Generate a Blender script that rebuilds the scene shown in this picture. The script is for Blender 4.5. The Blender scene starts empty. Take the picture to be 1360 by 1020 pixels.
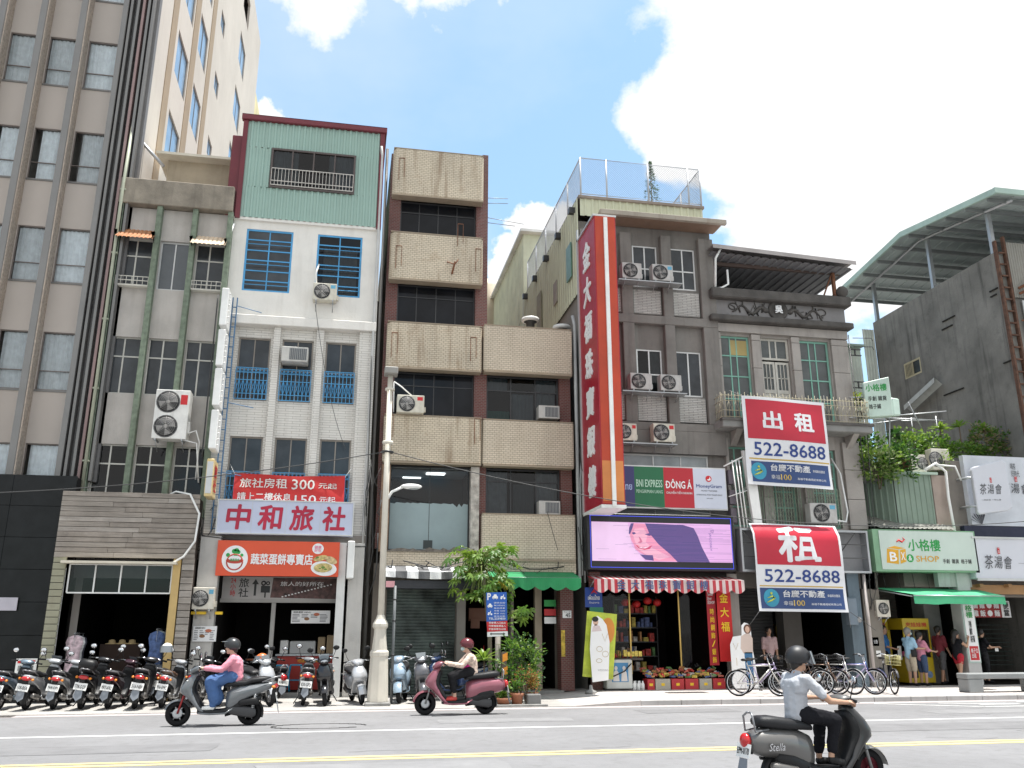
import bpy, bmesh, math, random
from mathutils import Vector, Matrix, noise
R = math.radians
scn = bpy.context.scene
col = scn.collection
random.seed(7)
# ------------------------------------------------------------------ camera, sky, sun, exposure
cam = bpy.data.cameras.new('camera'); camo = bpy.data.objects.new('camera', cam); col.objects.link(camo); scn.camera = camo
cam.sensor_width = 36; cam.lens = 1145 * 36 / 1360; cam.clip_end = 3000; cam.clip_start = .05
camo.location = (0, 0, 1.68); camo.rotation_euler = (R(90) + math.atan(328 / 1145), 0, R(-10.65))
scn.view_settings.view_transform = 'Standard'; scn.view_settings.look = 'None'; scn.view_settings.gamma = 1
scn.view_settings.exposure = .66
SUN_EL, SUN_AZ = 80.0, 97.0          # azimuth clockwise from +Y: the sun stands high over the right end of the street
wd = bpy.data.worlds.new('World'); scn.world = wd; wd.use_nodes = True
def build_world():
    nt = wd.node_tree; N = nt.nodes; L = nt.links; N.clear()
    def n(t, **k):
        o = N.new(t)
        for a, b in k.items(): setattr(o, a, b)
        return o
    out = n('ShaderNodeOutputWorld'); bg = n('ShaderNodeBackground'); bgc = n('ShaderNodeBackground'); mx = n('ShaderNodeMixShader')
    sky = n('ShaderNodeTexSky', sky_type='NISHITA', sun_disc=False, sun_elevation=R(SUN_EL), sun_rotation=R(SUN_AZ), altitude=0, air_density=1.0, dust_density=1.2, ozone_density=.6)
    tn = n('ShaderNodeMix', data_type='RGBA', blend_type='MULTIPLY'); tn.inputs[0].default_value = 1; tn.inputs[7].default_value = (.84, 1.14, 1.16, 1); L.new(sky.outputs[0], tn.inputs[6]); L.new(tn.outputs[2], bg.inputs[0]); bg.inputs[1].default_value = .15
    bgc.inputs[0].default_value = (1, 1, 1, 1); bgc.inputs[1].default_value = .74
    tc = n('ShaderNodeTexCoord'); sep = n('ShaderNodeSeparateXYZ'); L.new(tc.outputs['Generated'], sep.inputs[0])
    def math_(op, a, b=None, c=None):
        m = n('ShaderNodeMath', operation=op)
        for i, v in enumerate((a, b, c)):
            if v is None: continue
            if isinstance(v, (int, float)): m.inputs[i].default_value = v
            else: L.new(v, m.inputs[i])
        return m.outputs[0]
    zz = math_('ADD', math_('MAXIMUM', sep.outputs[2], 0.0), .22)
    cx = math_('DIVIDE', sep.outputs[0], zz); cy = math_('DIVIDE', sep.outputs[1], zz)
    cb = n('ShaderNodeCombineXYZ'); L.new(cx, cb.inputs[0]); L.new(cy, cb.inputs[1])
    def nz(scale, detail, off):
        t = n('ShaderNodeTexNoise'); t.inputs['Scale'].default_value = scale; t.inputs['Detail'].default_value = detail; t.inputs['Roughness'].default_value = .58
        v = n('ShaderNodeVectorMath', operation='ADD'); v.inputs[1].default_value = off; L.new(cb.outputs[0], v.inputs[0]); L.new(v.outputs[0], t.inputs['Vector'])
        return t.outputs[0]
    big = nz(.7, 3, (3.1, 1.7, 0)); fine = nz(2.6, 9, (7.3, 2.2, 5))
    # cumulus banks: soft balls of direction, broken up by the fine noise
    acc = None
    wn = n('ShaderNodeTexNoise'); wn.inputs['Scale'].default_value = 6; wn.inputs['Detail'].default_value = 8; wn.inputs['Roughness'].default_value = .62; L.new(tc.outputs['Generated'], wn.inputs['Vector'])
    wv = n('ShaderNodeVectorMath', operation='MULTIPLY_ADD'); wv.inputs[1].default_value = (.17, .17, .17); L.new(wn.outputs['Color'], wv.inputs[0]); w2 = n('ShaderNodeVectorMath', operation='SUBTRACT'); L.new(tc.outputs['Generated'], w2.inputs[0]); w2.inputs[1].default_value = (.085, .085, .085); L.new(w2.outputs[0], wv.inputs[2])
    for (d, r, k) in CLOUDS:
        v = Vector(d).normalized()
        dt = n('ShaderNodeVectorMath', operation='DISTANCE'); nm = n('ShaderNodeVectorMath', operation='NORMALIZE')
        L.new(wv.outputs[0], nm.inputs[0]); L.new(nm.outputs[0], dt.inputs[0]); dt.inputs[1].default_value = v
        q = math_('MULTIPLY', math_('SUBTRACT', 1.0, math_('DIVIDE', dt.outputs['Value'], r)), k)
        q = math_('MAXIMUM', q, -1.0)
        acc = q if acc is None else math_('MAXIMUM', acc, q)
    f = math_('ADD', math_('MULTIPLY', math_('SUBTRACT', fine, .5), 2.4), acc)
    g = math_('MULTIPLY', math_('SUBTRACT', math_('ADD', math_('MULTIPLY', big, .6), math_('MULTIPLY', fine, .4)), .70), 5.0)
    f = math_('MAXIMUM', f, g)
    rp = n('ShaderNodeMapRange', interpolation_type='SMOOTHSTEP'); rp.inputs[1].default_value = -.12; rp.inputs[2].default_value = .38
    L.new(f, rp.inputs[0])
    # thin high veil
    veil = math_('MULTIPLY', math_('MAXIMUM', math_('SUBTRACT', nz(1.3, 6, (1, 9, 2)), .42), 0.0), .9)
    fac = math_('MINIMUM', math_('MAXIMUM', rp.outputs[0], math_('ADD', veil, .15)), 1.0)
    L.new(fac, mx.inputs[0]); L.new(bg.outputs[0], mx.inputs[1]); L.new(bgc.outputs[0], mx.inputs[2]); L.new(mx.outputs[0], out.inputs[0])
def pdir(px, py):
    p = math.atan(328 / 1145); yw = R(10.65)
    fw = Vector((math.sin(yw) * math.cos(p), math.cos(yw) * math.cos(p), math.sin(p))); rt = Vector((math.cos(yw), -math.sin(yw), 0)); up = rt.cross(fw)
    return (fw * 1145 + rt * (px - 680) + up * (510 - py)).normalized()
# directions of the big cloud banks seen over the street, and some more of the same round the rest of the sky
CLOUDS = [(pdir(1160, 10), .235, 2.2), (pdir(1180, 190), .20, 2.2), (pdir(1330, 150), .24, 2.4), (pdir(1030, 110), .155, 2.6), (pdir(1040, 330), .09, 1.1), (pdir(715, 320), .040, 1.7), (pdir(670, 370), .035, 1.4),
          (pdir(430, -60), .065, .9), (pdir(600, -70), .065, 1.1), (pdir(365, 165), .045, 1.6),
          ((1, .2, .5), .5, 1.5), ((-.6, -1, .6), .55, 1.3), ((.5, -1, .45), .5, 1.5), ((-1, -.2, .4), .4, 1.2), ((.1, -.8, 1.3), .35, 1.2), ((.9, -.5, .9), .35, 1.1)]
build_world()
sd = Vector((math.sin(R(SUN_AZ)) * math.cos(R(SUN_EL)), math.cos(R(SUN_AZ)) * math.cos(R(SUN_EL)), math.sin(R(SUN_EL))))
sl = bpy.data.lights.new('sun', 'SUN'); sl.energy = 5.0; sl.angle = R(.5); sl.color = (1, .965, .91)
slo = bpy.data.objects.new('sun', sl); col.objects.link(slo); slo.rotation_euler = sd.to_track_quat('Z', 'Y').to_euler()

# ------------------------------------------------------------------ materials
MC = {}
def M(name, c=(.5, .5, .5), rough=.7, metal=0., var=.14, vs=1.2, bump=.15, bs=25., stain=0., scol=(.16, .12, .09), coat=0., obj=False, kind=None, p=None, spec=.5, emit=0):
    if name in MC: return MC[name]
    m = bpy.data.materials.new(name); m.use_nodes = True; nt = m.node_tree; N = nt.nodes; L = nt.links
    if max(c) < .06 and rough >= .8: spec = .08
    b = N['Principled BSDF']; b.inputs['Roughness'].default_value = rough; b.inputs['Metallic'].default_value = metal
    b.inputs['Coat Weight'].default_value = coat; b.inputs['Coat Roughness'].default_value = .08; b.inputs['Specular IOR Level'].default_value = spec
    if obj: src = N.new('ShaderNodeTexCoord').outputs['Object']
    else: src = N.new('ShaderNodeNewGeometry').outputs['Position']
    def mp(sc):
        v = N.new('ShaderNodeVectorMath'); v.operation = 'MULTIPLY'; v.inputs[1].default_value = sc; L.new(src, v.inputs[0]); return v.outputs[0]
    def nz(vec, s, d=5, r=.6):
        t = N.new('ShaderNodeTexNoise'); t.inputs['Scale'].default_value = s; t.inputs['Detail'].default_value = d; t.inputs['Roughness'].default_value = r; L.new(vec, t.inputs['Vector']); return t.outputs[0]
    def mix(f, a, bb, mode='MIX'):
        x = N.new('ShaderNodeMix'); x.data_type = 'RGBA'; x.blend_type = mode
        for i, v in ((0, f), (6, a), (7, bb)):
            if isinstance(v, (int, float)): x.inputs[i].default_value = v
            elif isinstance(v, tuple): x.inputs[i].default_value = (*v[:3], 1)
            else: L.new(v, x.inputs[i])
        return x.outputs[2]
    def rng(v, a, bb, c0=0., d=1.):
        x = N.new('ShaderNodeMapRange'); x.inputs[1].default_value = a; x.inputs[2].default_value = bb; x.inputs[3].default_value = c0; x.inputs[4].default_value = d; L.new(v, x.inputs[0]); return x.outputs[0]
    h = None; base = tuple(c)
    if kind == 'brick':                                   # p = (w, h, mortar colour, second colour, mortar size)
        sp = N.new('ShaderNodeSeparateXYZ'); L.new(src, sp.inputs[0]); ad = N.new('ShaderNodeMath'); ad.operation = 'ADD'; L.new(sp.outputs[0], ad.inputs[0]); L.new(sp.outputs[1], ad.inputs[1])
        cb = N.new('ShaderNodeCombineXYZ'); L.new(ad.outputs[0], cb.inputs[0]); L.new(sp.outputs[2], cb.inputs[1])
        t = N.new('ShaderNodeTexBrick'); L.new(cb.outputs[0], t.inputs['Vector']); t.inputs['Scale'].default_value = 1; t.inputs['Brick Width'].default_value = p[0]; t.inputs['Row Height'].default_value = p[1]
        t.inputs['Mortar Size'].default_value = p[4]; t.inputs['Mortar Smooth'].default_value = .15; t.inputs['Color1'].default_value = (*c, 1); t.inputs['Color2'].default_value = (*p[3], 1); t.inputs['Mortar'].default_value = (*p[2], 1)
        base = t.outputs[0]; h = rng(t.outputs[1], 0, 1, 1, 0)
    if kind == 'wood':
        base = mix(rng(nz(mp((.8, .8, 14)), 1.5, 7), .3, .7), tuple(c), tuple(p))
    big = nz(mp((1, 1, 1)), vs)
    k = rng(big, .3, .7, 1 - var, 1 + var)
    cbk = N.new('ShaderNodeCombineXYZ')
    for i in range(3): L.new(k, cbk.inputs[i])
    cc = mix(1., base, cbk.outputs[0], 'MULTIPLY')
    if stain > 0:
        s1 = rng(nz(mp((2.6, 2.6, .22)), 1.6, 6), .52, .78); cc = mix(_mul(N, L, s1, stain), cc, scol)
        s2 = rng(nz(mp((1, 1, 1)), 2.1, 9, .7), .55, .75); cc = mix(_mul(N, L, s2, stain * .55), cc, tuple(x * 1.3 for x in scol))
    L.new(cc, b.inputs['Base Color'])
    if rough > .25 and metal == 0:
        L.new(rng(nz(mp((1, 1, 1)), 6), .3, .7, rough * .85, min(1, rough * 1.12)), b.inputs['Roughness'])
    if bump > 0:
        bp = N.new('ShaderNodeBump'); bp.inputs['Strength'].default_value = bump; bp.inputs['Distance'].default_value = .02
        hn = nz(mp((1, 1, 1)), bs, 4)
        if h is not None:
            ad2 = N.new('ShaderNodeMath'); ad2.operation = 'MULTIPLY_ADD'; ad2.inputs[1].default_value = .25; L.new(hn, ad2.inputs[0]); L.new(h, ad2.inputs[2]); hn = ad2.outputs[0]
        L.new(hn, bp.inputs['Height']); L.new(bp.outputs[0], b.inputs['Normal'])
    if emit: b.inputs['Emission Color'].default_value = (*c, 1); b.inputs['Emission Strength'].default_value = emit
    MC[name] = m; return m
def _mul(N, L, v, k):
    x = N.new('ShaderNodeMath'); x.operation = 'MULTIPLY'; x.inputs[1].default_value = k; L.new(v, x.inputs[0]); return x.outputs[0]
def glass(name, tint=(.92, .94, .95), refl=.5, rough=.03):
    if name in MC: return MC[name]
    m = bpy.data.materials.new(name); m.use_nodes = True; N = m.node_tree.nodes; L = m.node_tree.links
    N.remove(N['Principled BSDF']); out = N['Material Output']
    t = N.new('ShaderNodeBsdfTransparent'); t.inputs[0].default_value = (*tint, 1); g = N.new('ShaderNodeBsdfGlossy'); g.inputs['Roughness'].default_value = rough
    fr = N.new('ShaderNodeFresnel'); fr.inputs[0].default_value = 1.5
    mm = N.new('ShaderNodeMath'); mm.operation = 'MULTIPLY'; mm.inputs[1].default_value = refl * 2; L.new(fr.outputs[0], mm.inputs[0])
    x = N.new('ShaderNodeMixShader'); L.new(mm.outputs[0], x.inputs[0]); L.new(t.outputs[0], x.inputs[1]); L.new(g.outputs[0], x.inputs[2]); L.new(x.outputs[0], out.inputs[0])
    MC[name] = m; return m
def leafmat(name, c, c2):
    if name in MC: return MC[name]
    m = M(name, c, .45, var=.35, vs=3.5, bump=0, obj=True); N = m.node_tree.nodes; L = m.node_tree.links; b = N['Principled BSDF']; out = N['Material Output']
    tr = N.new('ShaderNodeBsdfTranslucent'); tr.inputs[0].default_value = (*c2, 1); x = N.new('ShaderNodeMixShader'); x.inputs[0].default_value = .3
    L.new(b.outputs[0], x.inputs[1]); L.new(tr.outputs[0], x.inputs[2]); L.new(x.outputs[0], out.inputs[0]); return m

# ------------------------------------------------------------------ mesh builder
I4 = Matrix.Identity(4)
def frame(o, r=(1, 0, 0), u=(0, 0, 1)):
    r = Vector(r).normalized(); u = Vector(u).normalized(); n = r.cross(u); m = Matrix((r, u, n)).transposed().to_4x4(); m.translation = Vector(o); return m
def FR(Y): return frame((0, Y, 0))                       # a = X, b = Z, c = towards the street
def SR(X): return frame((X, 0, 0), (0, 1, 0))            # a = Y, b = Z, c = +X
def LR(X): return frame((X, 0, 0), (0, -1, 0))           # a = -Y, b = Z, c = -X
class MB:
    def __init__(s, m=None): s.v = []; s.f = []; s.mi = []; s.sm = []; s.M = m or I4; s.mat = 0
    def add(s, vs, fs, smooth=False):
        o = len(s.v); s.v += [s.M @ Vector(q) for q in vs]
        for f in fs: s.f.append([o + i for i in f]); s.mi.append(s.mat); s.sm.append(smooth)
        return s
    def box(s, x0, y0, z0, x1, y1, z1):
        if x0 > x1: x0, x1 = x1, x0
        if y0 > y1: y0, y1 = y1, y0
        if z0 > z1: z0, z1 = z1, z0
        v = [(x0, y0, z0), (x1, y0, z0), (x1, y1, z0), (x0, y1, z0), (x0, y0, z1), (x1, y0, z1), (x1, y1, z1), (x0, y1, z1)]
        return s.add(v, [(0, 3, 2, 1), (4, 5, 6, 7), (0, 1, 5, 4), (1, 2, 6, 5), (2, 3, 7, 6), (3, 0, 4, 7)])
    def quad(s, *p): return s.add(p, [tuple(range(len(p)))])
    def prism(s, poly, c0, c1, smooth=False):
        n = len(poly); v = [(a, b, c0) for a, b in poly] + [(a, b, c1) for a, b in poly]
        ar = sum(poly[i][0] * poly[(i + 1) % n][1] - poly[(i + 1) % n][0] * poly[i][1] for i in range(n))
        f = [tuple(range(n - 1, -1, -1)), tuple(range(n, 2 * n))] + [(i, (i + 1) % n, n + (i + 1) % n, n + i) for i in range(n)]
        if ar * (c1 - c0) < 0: f = [tuple(reversed(q)) for q in f]
        return s.add(v, f, smooth)
    def loft(s, rings, caps=True, closed=True, smooth=True, loop=False):
        n = len(rings[0]); v = [p for r in rings for p in r]; f = []; k = len(rings)
        for i in range(k if loop else k - 1):
            j = (i + 1) % k
            for a in range(n if closed else n - 1):
                b = (a + 1) % n; f.append((i * n + a, i * n + b, j * n + b, j * n + a))
        if caps and not loop: f += [tuple(range(n - 1, -1, -1)), tuple(range((k - 1) * n, k * n))]
        return s.add(v, f, smooth)
    def tube(s, pts, r, n=8, caps=True):
        P = [Vector(p) for p in pts]; rs = r if isinstance(r, (list, tuple)) else [r] * len(P); rings = []; ref = None
        for i, p in enumerate(P):
            d = (P[min(i + 1, len(P) - 1)] - P[max(i - 1, 0)])
            d = d.normalized() if d.length > 1e-9 else Vector((0, 0, 1))
            if ref is None: ref = d.cross(Vector((0, 0, 1)) if abs(d.z) < .9 else Vector((1, 0, 0))).normalized()
            ref = (ref - d * ref.dot(d)).normalized(); w = d.cross(ref)
            rings.append([p + (ref * math.cos(2 * math.pi * k / n) + w * math.sin(2 * math.pi * k / n)) * rs[i] for k in range(n)])
        return s.loft(rings, caps)
    def cyl(s, a, b, r0, r1=None, n=12): return s.tube([a, b], [r0, r0 if r1 is None else r1], n)
    def ell(s, c, rx, ry, rz, n=14, m=9, z0=-1., z1=1.):
        c = Vector(c); rings = []
        t0, t1 = math.asin(max(-1, z0)), math.asin(min(1, z1))
        for i in range(m):
            t = t0 + (t1 - t0) * i / (m - 1); t = max(-1.5, min(1.5, t)) if (z0 <= -1 and i == 0) or (z1 >= 1 and i == m - 1) else t
            rings.append([c + Vector((rx * math.cos(t) * math.cos(2 * math.pi * k / n), ry * math.cos(t) * math.sin(2 * math.pi * k / n), rz * math.sin(t))) for k in range(n)])
        return s.loft(rings)
    def torus(s, c, ax, R0, r, n=28, m=8, sq=1.):
        c = Vector(c); ax = Vector(ax).normalized(); u = ax.orthogonal().normalized(); w = ax.cross(u); rings = []
        for i in range(n):
            a = 2 * math.pi * i / n; d = u * math.cos(a) + w * math.sin(a)
            rings.append([c + d * (R0 + r * math.cos(2 * math.pi * k / m)) + ax * r * sq * math.sin(2 * math.pi * k / m) for k in range(m)])
        return s.loft(rings, loop=True)
    def lathe(s, prof, c=(0, 0, 0), n=16, ax=None):
        c = Vector(c)
        if ax is None: u, w, d = Vector((1, 0, 0)), Vector((0, 1, 0)), Vector((0, 0, 1))
        else: d = Vector(ax).normalized(); u = d.orthogonal().normalized(); w = d.cross(u)
        return s.loft([[c + (u * math.cos(2 * math.pi * k / n) + w * math.sin(2 * math.pi * k / n)) * max(r, .0005) + d * z for k in range(n)] for r, z in prof])
    def wall(s, a0, a1, b0, b1, holes=(), depth=.15, back=None):
        """front face at c=0 with openings; each opening has reveals `depth` deep"""
        A = sorted({a0, a1, *[x for h in holes for x in h[:2] if a0 < x < a1]}); B = sorted({b0, b1, *[x for h in holes for x in h[2:4] if b0 < x < b1]})
        for i in range(len(A) - 1):
            for j in range(len(B) - 1):
                ca, cb = (A[i] + A[i + 1]) / 2, (B[j] + B[j + 1]) / 2
                if any(h[0] < ca < h[1] and h[2] < cb < h[3] for h in holes): continue
                s.quad((A[i], B[j], 0), (A[i + 1], B[j], 0), (A[i + 1], B[j + 1], 0), (A[i], B[j + 1], 0))
        for h in holes:
            x0, x1, y0, y1 = h[:4]; d = -depth
            s.quad((x0, y0, 0), (x0, y0, d), (x0, y1, d), (x0, y1, 0)); s.quad((x1, y0, d), (x1, y0, 0), (x1, y1, 0), (x1, y1, d))
            s.quad((x0, y0, d), (x0, y0, 0), (x1, y0, 0), (x1, y0, d)); s.quad((x0, y1, 0), (x0, y1, d), (x1, y1, d), (x1, y1, 0))
        return s
    def room(s, h, d0=.15, d1=1.6, g=.12):
        x0, x1, y0, y1 = h[0] - g, h[1] + g, h[2] - g, h[3] + g
        s.quad((x0, y0, -d1), (x1, y0, -d1), (x1, y1, -d1), (x0, y1, -d1))
        s.quad((x0, y0, -d0), (x1, y0, -d0), (x1, y0, -d1), (x0, y0, -d1)); s.quad((x0, y1, -d1), (x1, y1, -d1), (x1, y1, -d0), (x0, y1, -d0))
        s.quad((x0, y0, -d0), (x0, y0, -d1), (x0, y1, -d1), (x0, y1, -d0)); s.quad((x1, y0, -d1), (x1, y0, -d0), (x1, y1, -d0), (x1, y1, -d1))
        return s
    def corr(s, a0, a1, b0, b1, c=0., step=.2, h=.03, w=.05):
        """ribbed sheet: ribs run along b"""
        n = max(2, round((a1 - a0) / step)); st = (a1 - a0) / n; pr = []
        for i in range(n):
            x = a0 + i * st; pr += [(x, 0), (x + st - 2 * w, 0), (x + st - 1.5 * w, h), (x + st - .5 * w, h)]
        pr.append((a1, 0))
        for i in range(len(pr) - 1):
            (x, z), (x2, z2) = pr[i], pr[i + 1]; s.quad((x, b0, c + z), (x2, b0, c + z2), (x2, b1, c + z2), (x, b1, c + z))
        return s
ORG = {}
def part(name, mb, mats, parent=None, bevel=0, label=None, kind=None, seg=1):
    org = ORG.get(parent.name, Vector()) if parent else Vector()
    me = bpy.data.meshes.new(name); me.from_pydata([v - org for v in mb.v], [], mb.f)
    if not isinstance(mats, (list, tuple)): mats = [mats]
    for m in mats: me.materials.append(m)
    me.polygons.foreach_set('material_index', mb.mi); me.polygons.foreach_set('use_smooth', mb.sm); me.update()
    o = bpy.data.objects.new(name, me); col.objects.link(o)
    if parent: o.parent = parent
    ORG[o.name] = org
    if bevel:
        b = o.modifiers.new('bevel', 'BEVEL'); b.width = bevel; b.segments = seg; b.limit_method = 'ANGLE'; b.angle_limit = R(40)
    if label: o['label'] = label
    if kind: o['kind'] = kind
    return o
def tag(o, label, cat, group=None):
    o['label'] = label; o['category'] = cat
    if group: o['group'] = group
    return o
def thing(name, label, cat, loc=(0, 0, 0), group=None):
    o = bpy.data.objects.new(name, None); col.objects.link(o); o.location = loc; o.empty_display_size = .2
    ORG[o.name] = Vector(loc); return tag(o, label, cat, group)
def struct(name, mb, mats, **k):
    o = part(name, mb, mats, **k); o['kind'] = 'structure'; return o
def copy_tree(o, parent=None):
    c = o.copy(); col.objects.link(c)
    if parent: c.parent = parent
    for ch in list(o.children): copy_tree(ch, c)
    return c
TXT = {}
def text_geo(t, bold=0.):
    k = (t, bold)
    if k not in TXT:
        d = bpy.data.curves.new('text', 'FONT'); d.body = t; d.size = 1; d.offset = bold; d.resolution_u = 2
        o = bpy.data.objects.new('text', d); col.objects.link(o); bpy.context.view_layer.update()
        m = bpy.data.meshes.new_from_object(o); bpy.data.objects.remove(o)
        vs = [v.co.copy() for v in m.vertices]; fs = [tuple(p.vertices) for p in m.polygons]; bpy.data.meshes.remove(m); bpy.data.curves.remove(d)
        if not vs: vs = [Vector((0, 0, 0)), Vector((1, 0, 0)), Vector((1, 1, 0))]; fs = [(0, 1, 2)]
        x0 = min(v.x for v in vs); x1 = max(v.x for v in vs); y0 = min(v.y for v in vs); y1 = max(v.y for v in vs)
        TXT[k] = ([((v.x - x0) / max(x1 - x0, 1e-4), (v.y - y0) / max(y1 - y0, 1e-4)) for v in vs], fs)
    return TXT[k]
def tx(mb, t, a0, b0, a1, b1, c=.004, bold=.0, th=.0, shear=0.):
    """lettering t stretched into the rectangle (a0,b0)-(a1,b1) of mb's frame, c above it; bold letters are laid down as shifted strokes"""
    vs, fs = text_geo(t)
    nl = t.count('\n') + 1; ch = (b1 - b0) / nl; g = bold * ch * .62
    sh = [(0, 0)] if bold == 0 else [(0, 0), (g, 0), (-g, 0), (0, g), (0, -g)] + ([(g * .7, g * .7), (-g * .7, g * .7), (g * .7, -g * .7), (-g * .7, -g * .7)] if bold > .03 else [])
    a0 += g; a1 -= g; b0 += g; b1 -= g
    from collections import Counter
    edge = []
    if th:
        cn = Counter(); dr = {}
        for f in fs:
            for i in range(len(f)):
                a, b = f[i], f[(i + 1) % len(f)]; cn[frozenset((a, b))] += 1; dr[frozenset((a, b))] = (a, b)
        edge = [dr[k] for k, n in cn.items() if n == 1]
    for q, (dx, dz) in enumerate(sh):
        cc = c + q * .0006
        V = [(a0 + x * (a1 - a0) + shear * y * (b1 - b0) + dx, b0 + y * (b1 - b0) + dz, cc) for x, y in vs]
        mb.add(V, fs)
        for a, b in edge: p, r = V[a], V[b]; mb.quad(r, p, (p[0], p[1], cc - th), (r[0], r[1], cc - th))
    return mb
def letters(parent, t, F, rect, mat, bold=.0, c=.006, th=0., name='lettering', shear=0., label=None):
    mb = MB(F); tx(mb, t, *rect, c=c, bold=bold, th=th, shear=shear); return part(name, mb, mat, parent, label=label)
def window(parent, F, r, fm, gm, cols=(), rows=(), fw=.045, rec=.10, fd=.05, curtain=None, name='window', cw=None):
    """frame with mullions, every pane a sub-part; r = (a0,a1,b0,b1)"""
    a0, a1, b0, b1 = r; mb = MB(F); c0, c1 = -rec - fd, -rec; cw = cw or fw * .7
    mb.box(a0, b0, c0, a0 + fw, b1, c1); mb.box(a1 - fw, b0, c0, a1, b1, c1); mb.box(a0 + fw, b0, c0, a1 - fw, b0 + fw, c1); mb.box(a0 + fw, b1 - fw, c0, a1 - fw, b1, c1)
    A = [a0 + fw] + [a0 + (a1 - a0) * t for t in cols] + [a1 - fw]; B = [b0 + fw] + [b0 + (b1 - b0) * t for t in rows] + [b1 - fw]
    for t in A[1:-1]: mb.box(t - cw / 2, b0 + fw, c0 + .006, t + cw / 2, b1 - fw, c1 - .006)
    for t in B[1:-1]: mb.box(a0 + fw, t - cw / 2, c0 + .003, a1 - fw, t + cw / 2, c1 - .003)
    w = part(name, mb, fm, parent)
    for i in range(len(A) - 1):
        for j in range(len(B) - 1):
            g = MB(F); x = A[i] + (cw / 2 if i else 0); x2 = A[i + 1] - (cw / 2 if i < len(A) - 2 else 0); y = B[j] + (cw / 2 if j else 0); y2 = B[j + 1] - (cw / 2 if j < len(B) - 2 else 0)
            t = random.uniform(-.004, .004)
            g.add([(x, y, -rec - fd * .5 + t), (x2, y, -rec - fd * .5 - t), (x2, y2, -rec - fd * .5 - t), (x, y2, -rec - fd * .5 + t)], [(0, 1, 2, 3)]); part('pane', g, gm, w)
    if curtain:
        for (u0, u1, v0, v1, m) in curtain:
            g = MB(F); n = max(6, int((u1 - u0) * (a1 - a0) / .035)); top = []; bot = []
            for i in range(n + 1):
                x = a0 + (a1 - a0) * (u0 + (u1 - u0) * i / n); d = -rec - .085 + .022 * math.sin(i * 1.9 + x) + .008 * math.sin(i * .7)
                top.append((x, b0 + (b1 - b0) * v1, d)); bot.append((x + .01 * math.sin(i), b0 + (b1 - b0) * v0, d * 1.02))
            g.loft([bot, top], caps=False, closed=False); part('curtain', g, m, w)
    return w
def arc(c, r, a0, a1, n, ax='xz'):
    return [(c[0] + r * math.cos(a0 + (a1 - a0) * i / n), c[1] + r * math.sin(a0 + (a1 - a0) * i / n)) for i in range(n + 1)]
# shared materials
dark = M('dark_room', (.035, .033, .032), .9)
GL = glass('window_glass'); GLD = glass('dusky_glass', (.3, .33, .35), .45, .06); GLB = glass('dark_tinted_glass', (.12, .14, .16), .5, .04)
frosted = M('frosted_pane', (.33, .36, .37), .35, var=.2, vs=2)
smoky = M('smoky_pane', (.038, .044, .05), .14, var=.45, vs=1.5, bump=.03, bs=3, spec=.4)
white = M('white_paint', (.72, .72, .70), .5, stain=.12); whitep = M('white_plastic', (.78, .78, .76), .4, obj=True, stain=.1); black = M('black_plastic', (.012, .012, .013), .45, obj=True, spec=.3)
steel = M('galvanised_steel', (.42, .43, .44), .42, .7, obj=True); alu = M('aluminium_frame', (.55, .55, .54), .4, .5); dkalu = M('dark_aluminium', (.05, .05, .052), .4, .4)
rubber = M('rubber', (.016, .016, .017), .85, obj=True, bump=.1, spec=.25); chrome = M('chrome', (.7, .7, .72), .12, 1., obj=True, bump=0, var=.03)
rust = M('rusty_iron', (.20, .085, .045), .85, var=.4, vs=6); concrete = M('weathered_concrete', (.24, .235, .225), .9, var=.2, stain=.5, scol=(.07, .065, .06))
redp = M('red_print', (.52, .015, .02), .5); whitei = M('white_print', (.8, .8, .8), .5, bump=0, var=.03); navyi = M('navy_print', (.02, .05, .22), .5, bump=0, var=.03); blacki = M('black_print', (.015, .015, .015), .5, bump=0)
yeli = M('yellow_print', (.85, .55, .02), .5, bump=0, var=.03); greeni = M('green_print', (.02, .30, .06), .5, bump=0)
# ------------------------------------------------------------------ ground
asph = M('asphalt', (.205, .203, .208), .88, var=.13, vs=.35, bump=.6, bs=90, stain=.6, scol=(.135, .132, .13))
pave = M('pavement_stone', (.42, .385, .36), .85, var=.14, vs=.8, bump=.2, bs=30, stain=.25, scol=(.2, .18, .17))
pavel = M('worn_parking_paving', (.37, .355, .335), .85, var=.2, vs=.7, bump=.2, bs=30, stain=.4, scol=(.17, .16, .15))
grd = M('far_ground', (.2, .19, .18), .9); kerbm = M('kerb_stone', (.36, .35, .34), .8, stain=.4)
paint_w = M('white_road_paint', (.72, .72, .70), .6, var=.15, vs=3); paint_y = M('yellow_road_paint', (.70, .57, .24), .6, var=.15, vs=3)
g = MB(); g.quad((-400, -300, -.03), (400, -300, -.03), (400, 500, -.03), (-400, 500, -.03)); struct('ground', g, grd)
g = MB()
for i in range(30):
    for j in range(6):
        x0 = -60 + i * 5; y0 = -6 + j * 4.4; g.quad((x0, y0, 0), (x0 + 5, y0, 0), (x0 + 5, y0 + 4.4, 0), (x0, y0 + 4.4, 0))
struct('road', g, asph)
g = MB(); g.box(-60, 20.05, -.02, 90, 20.45, .006); struct('gutter', g, M('gutter_concrete', (.40, .36, .355), .85, var=.12, vs=.6, stain=.2, scol=(.25, .2, .2)))
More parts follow.
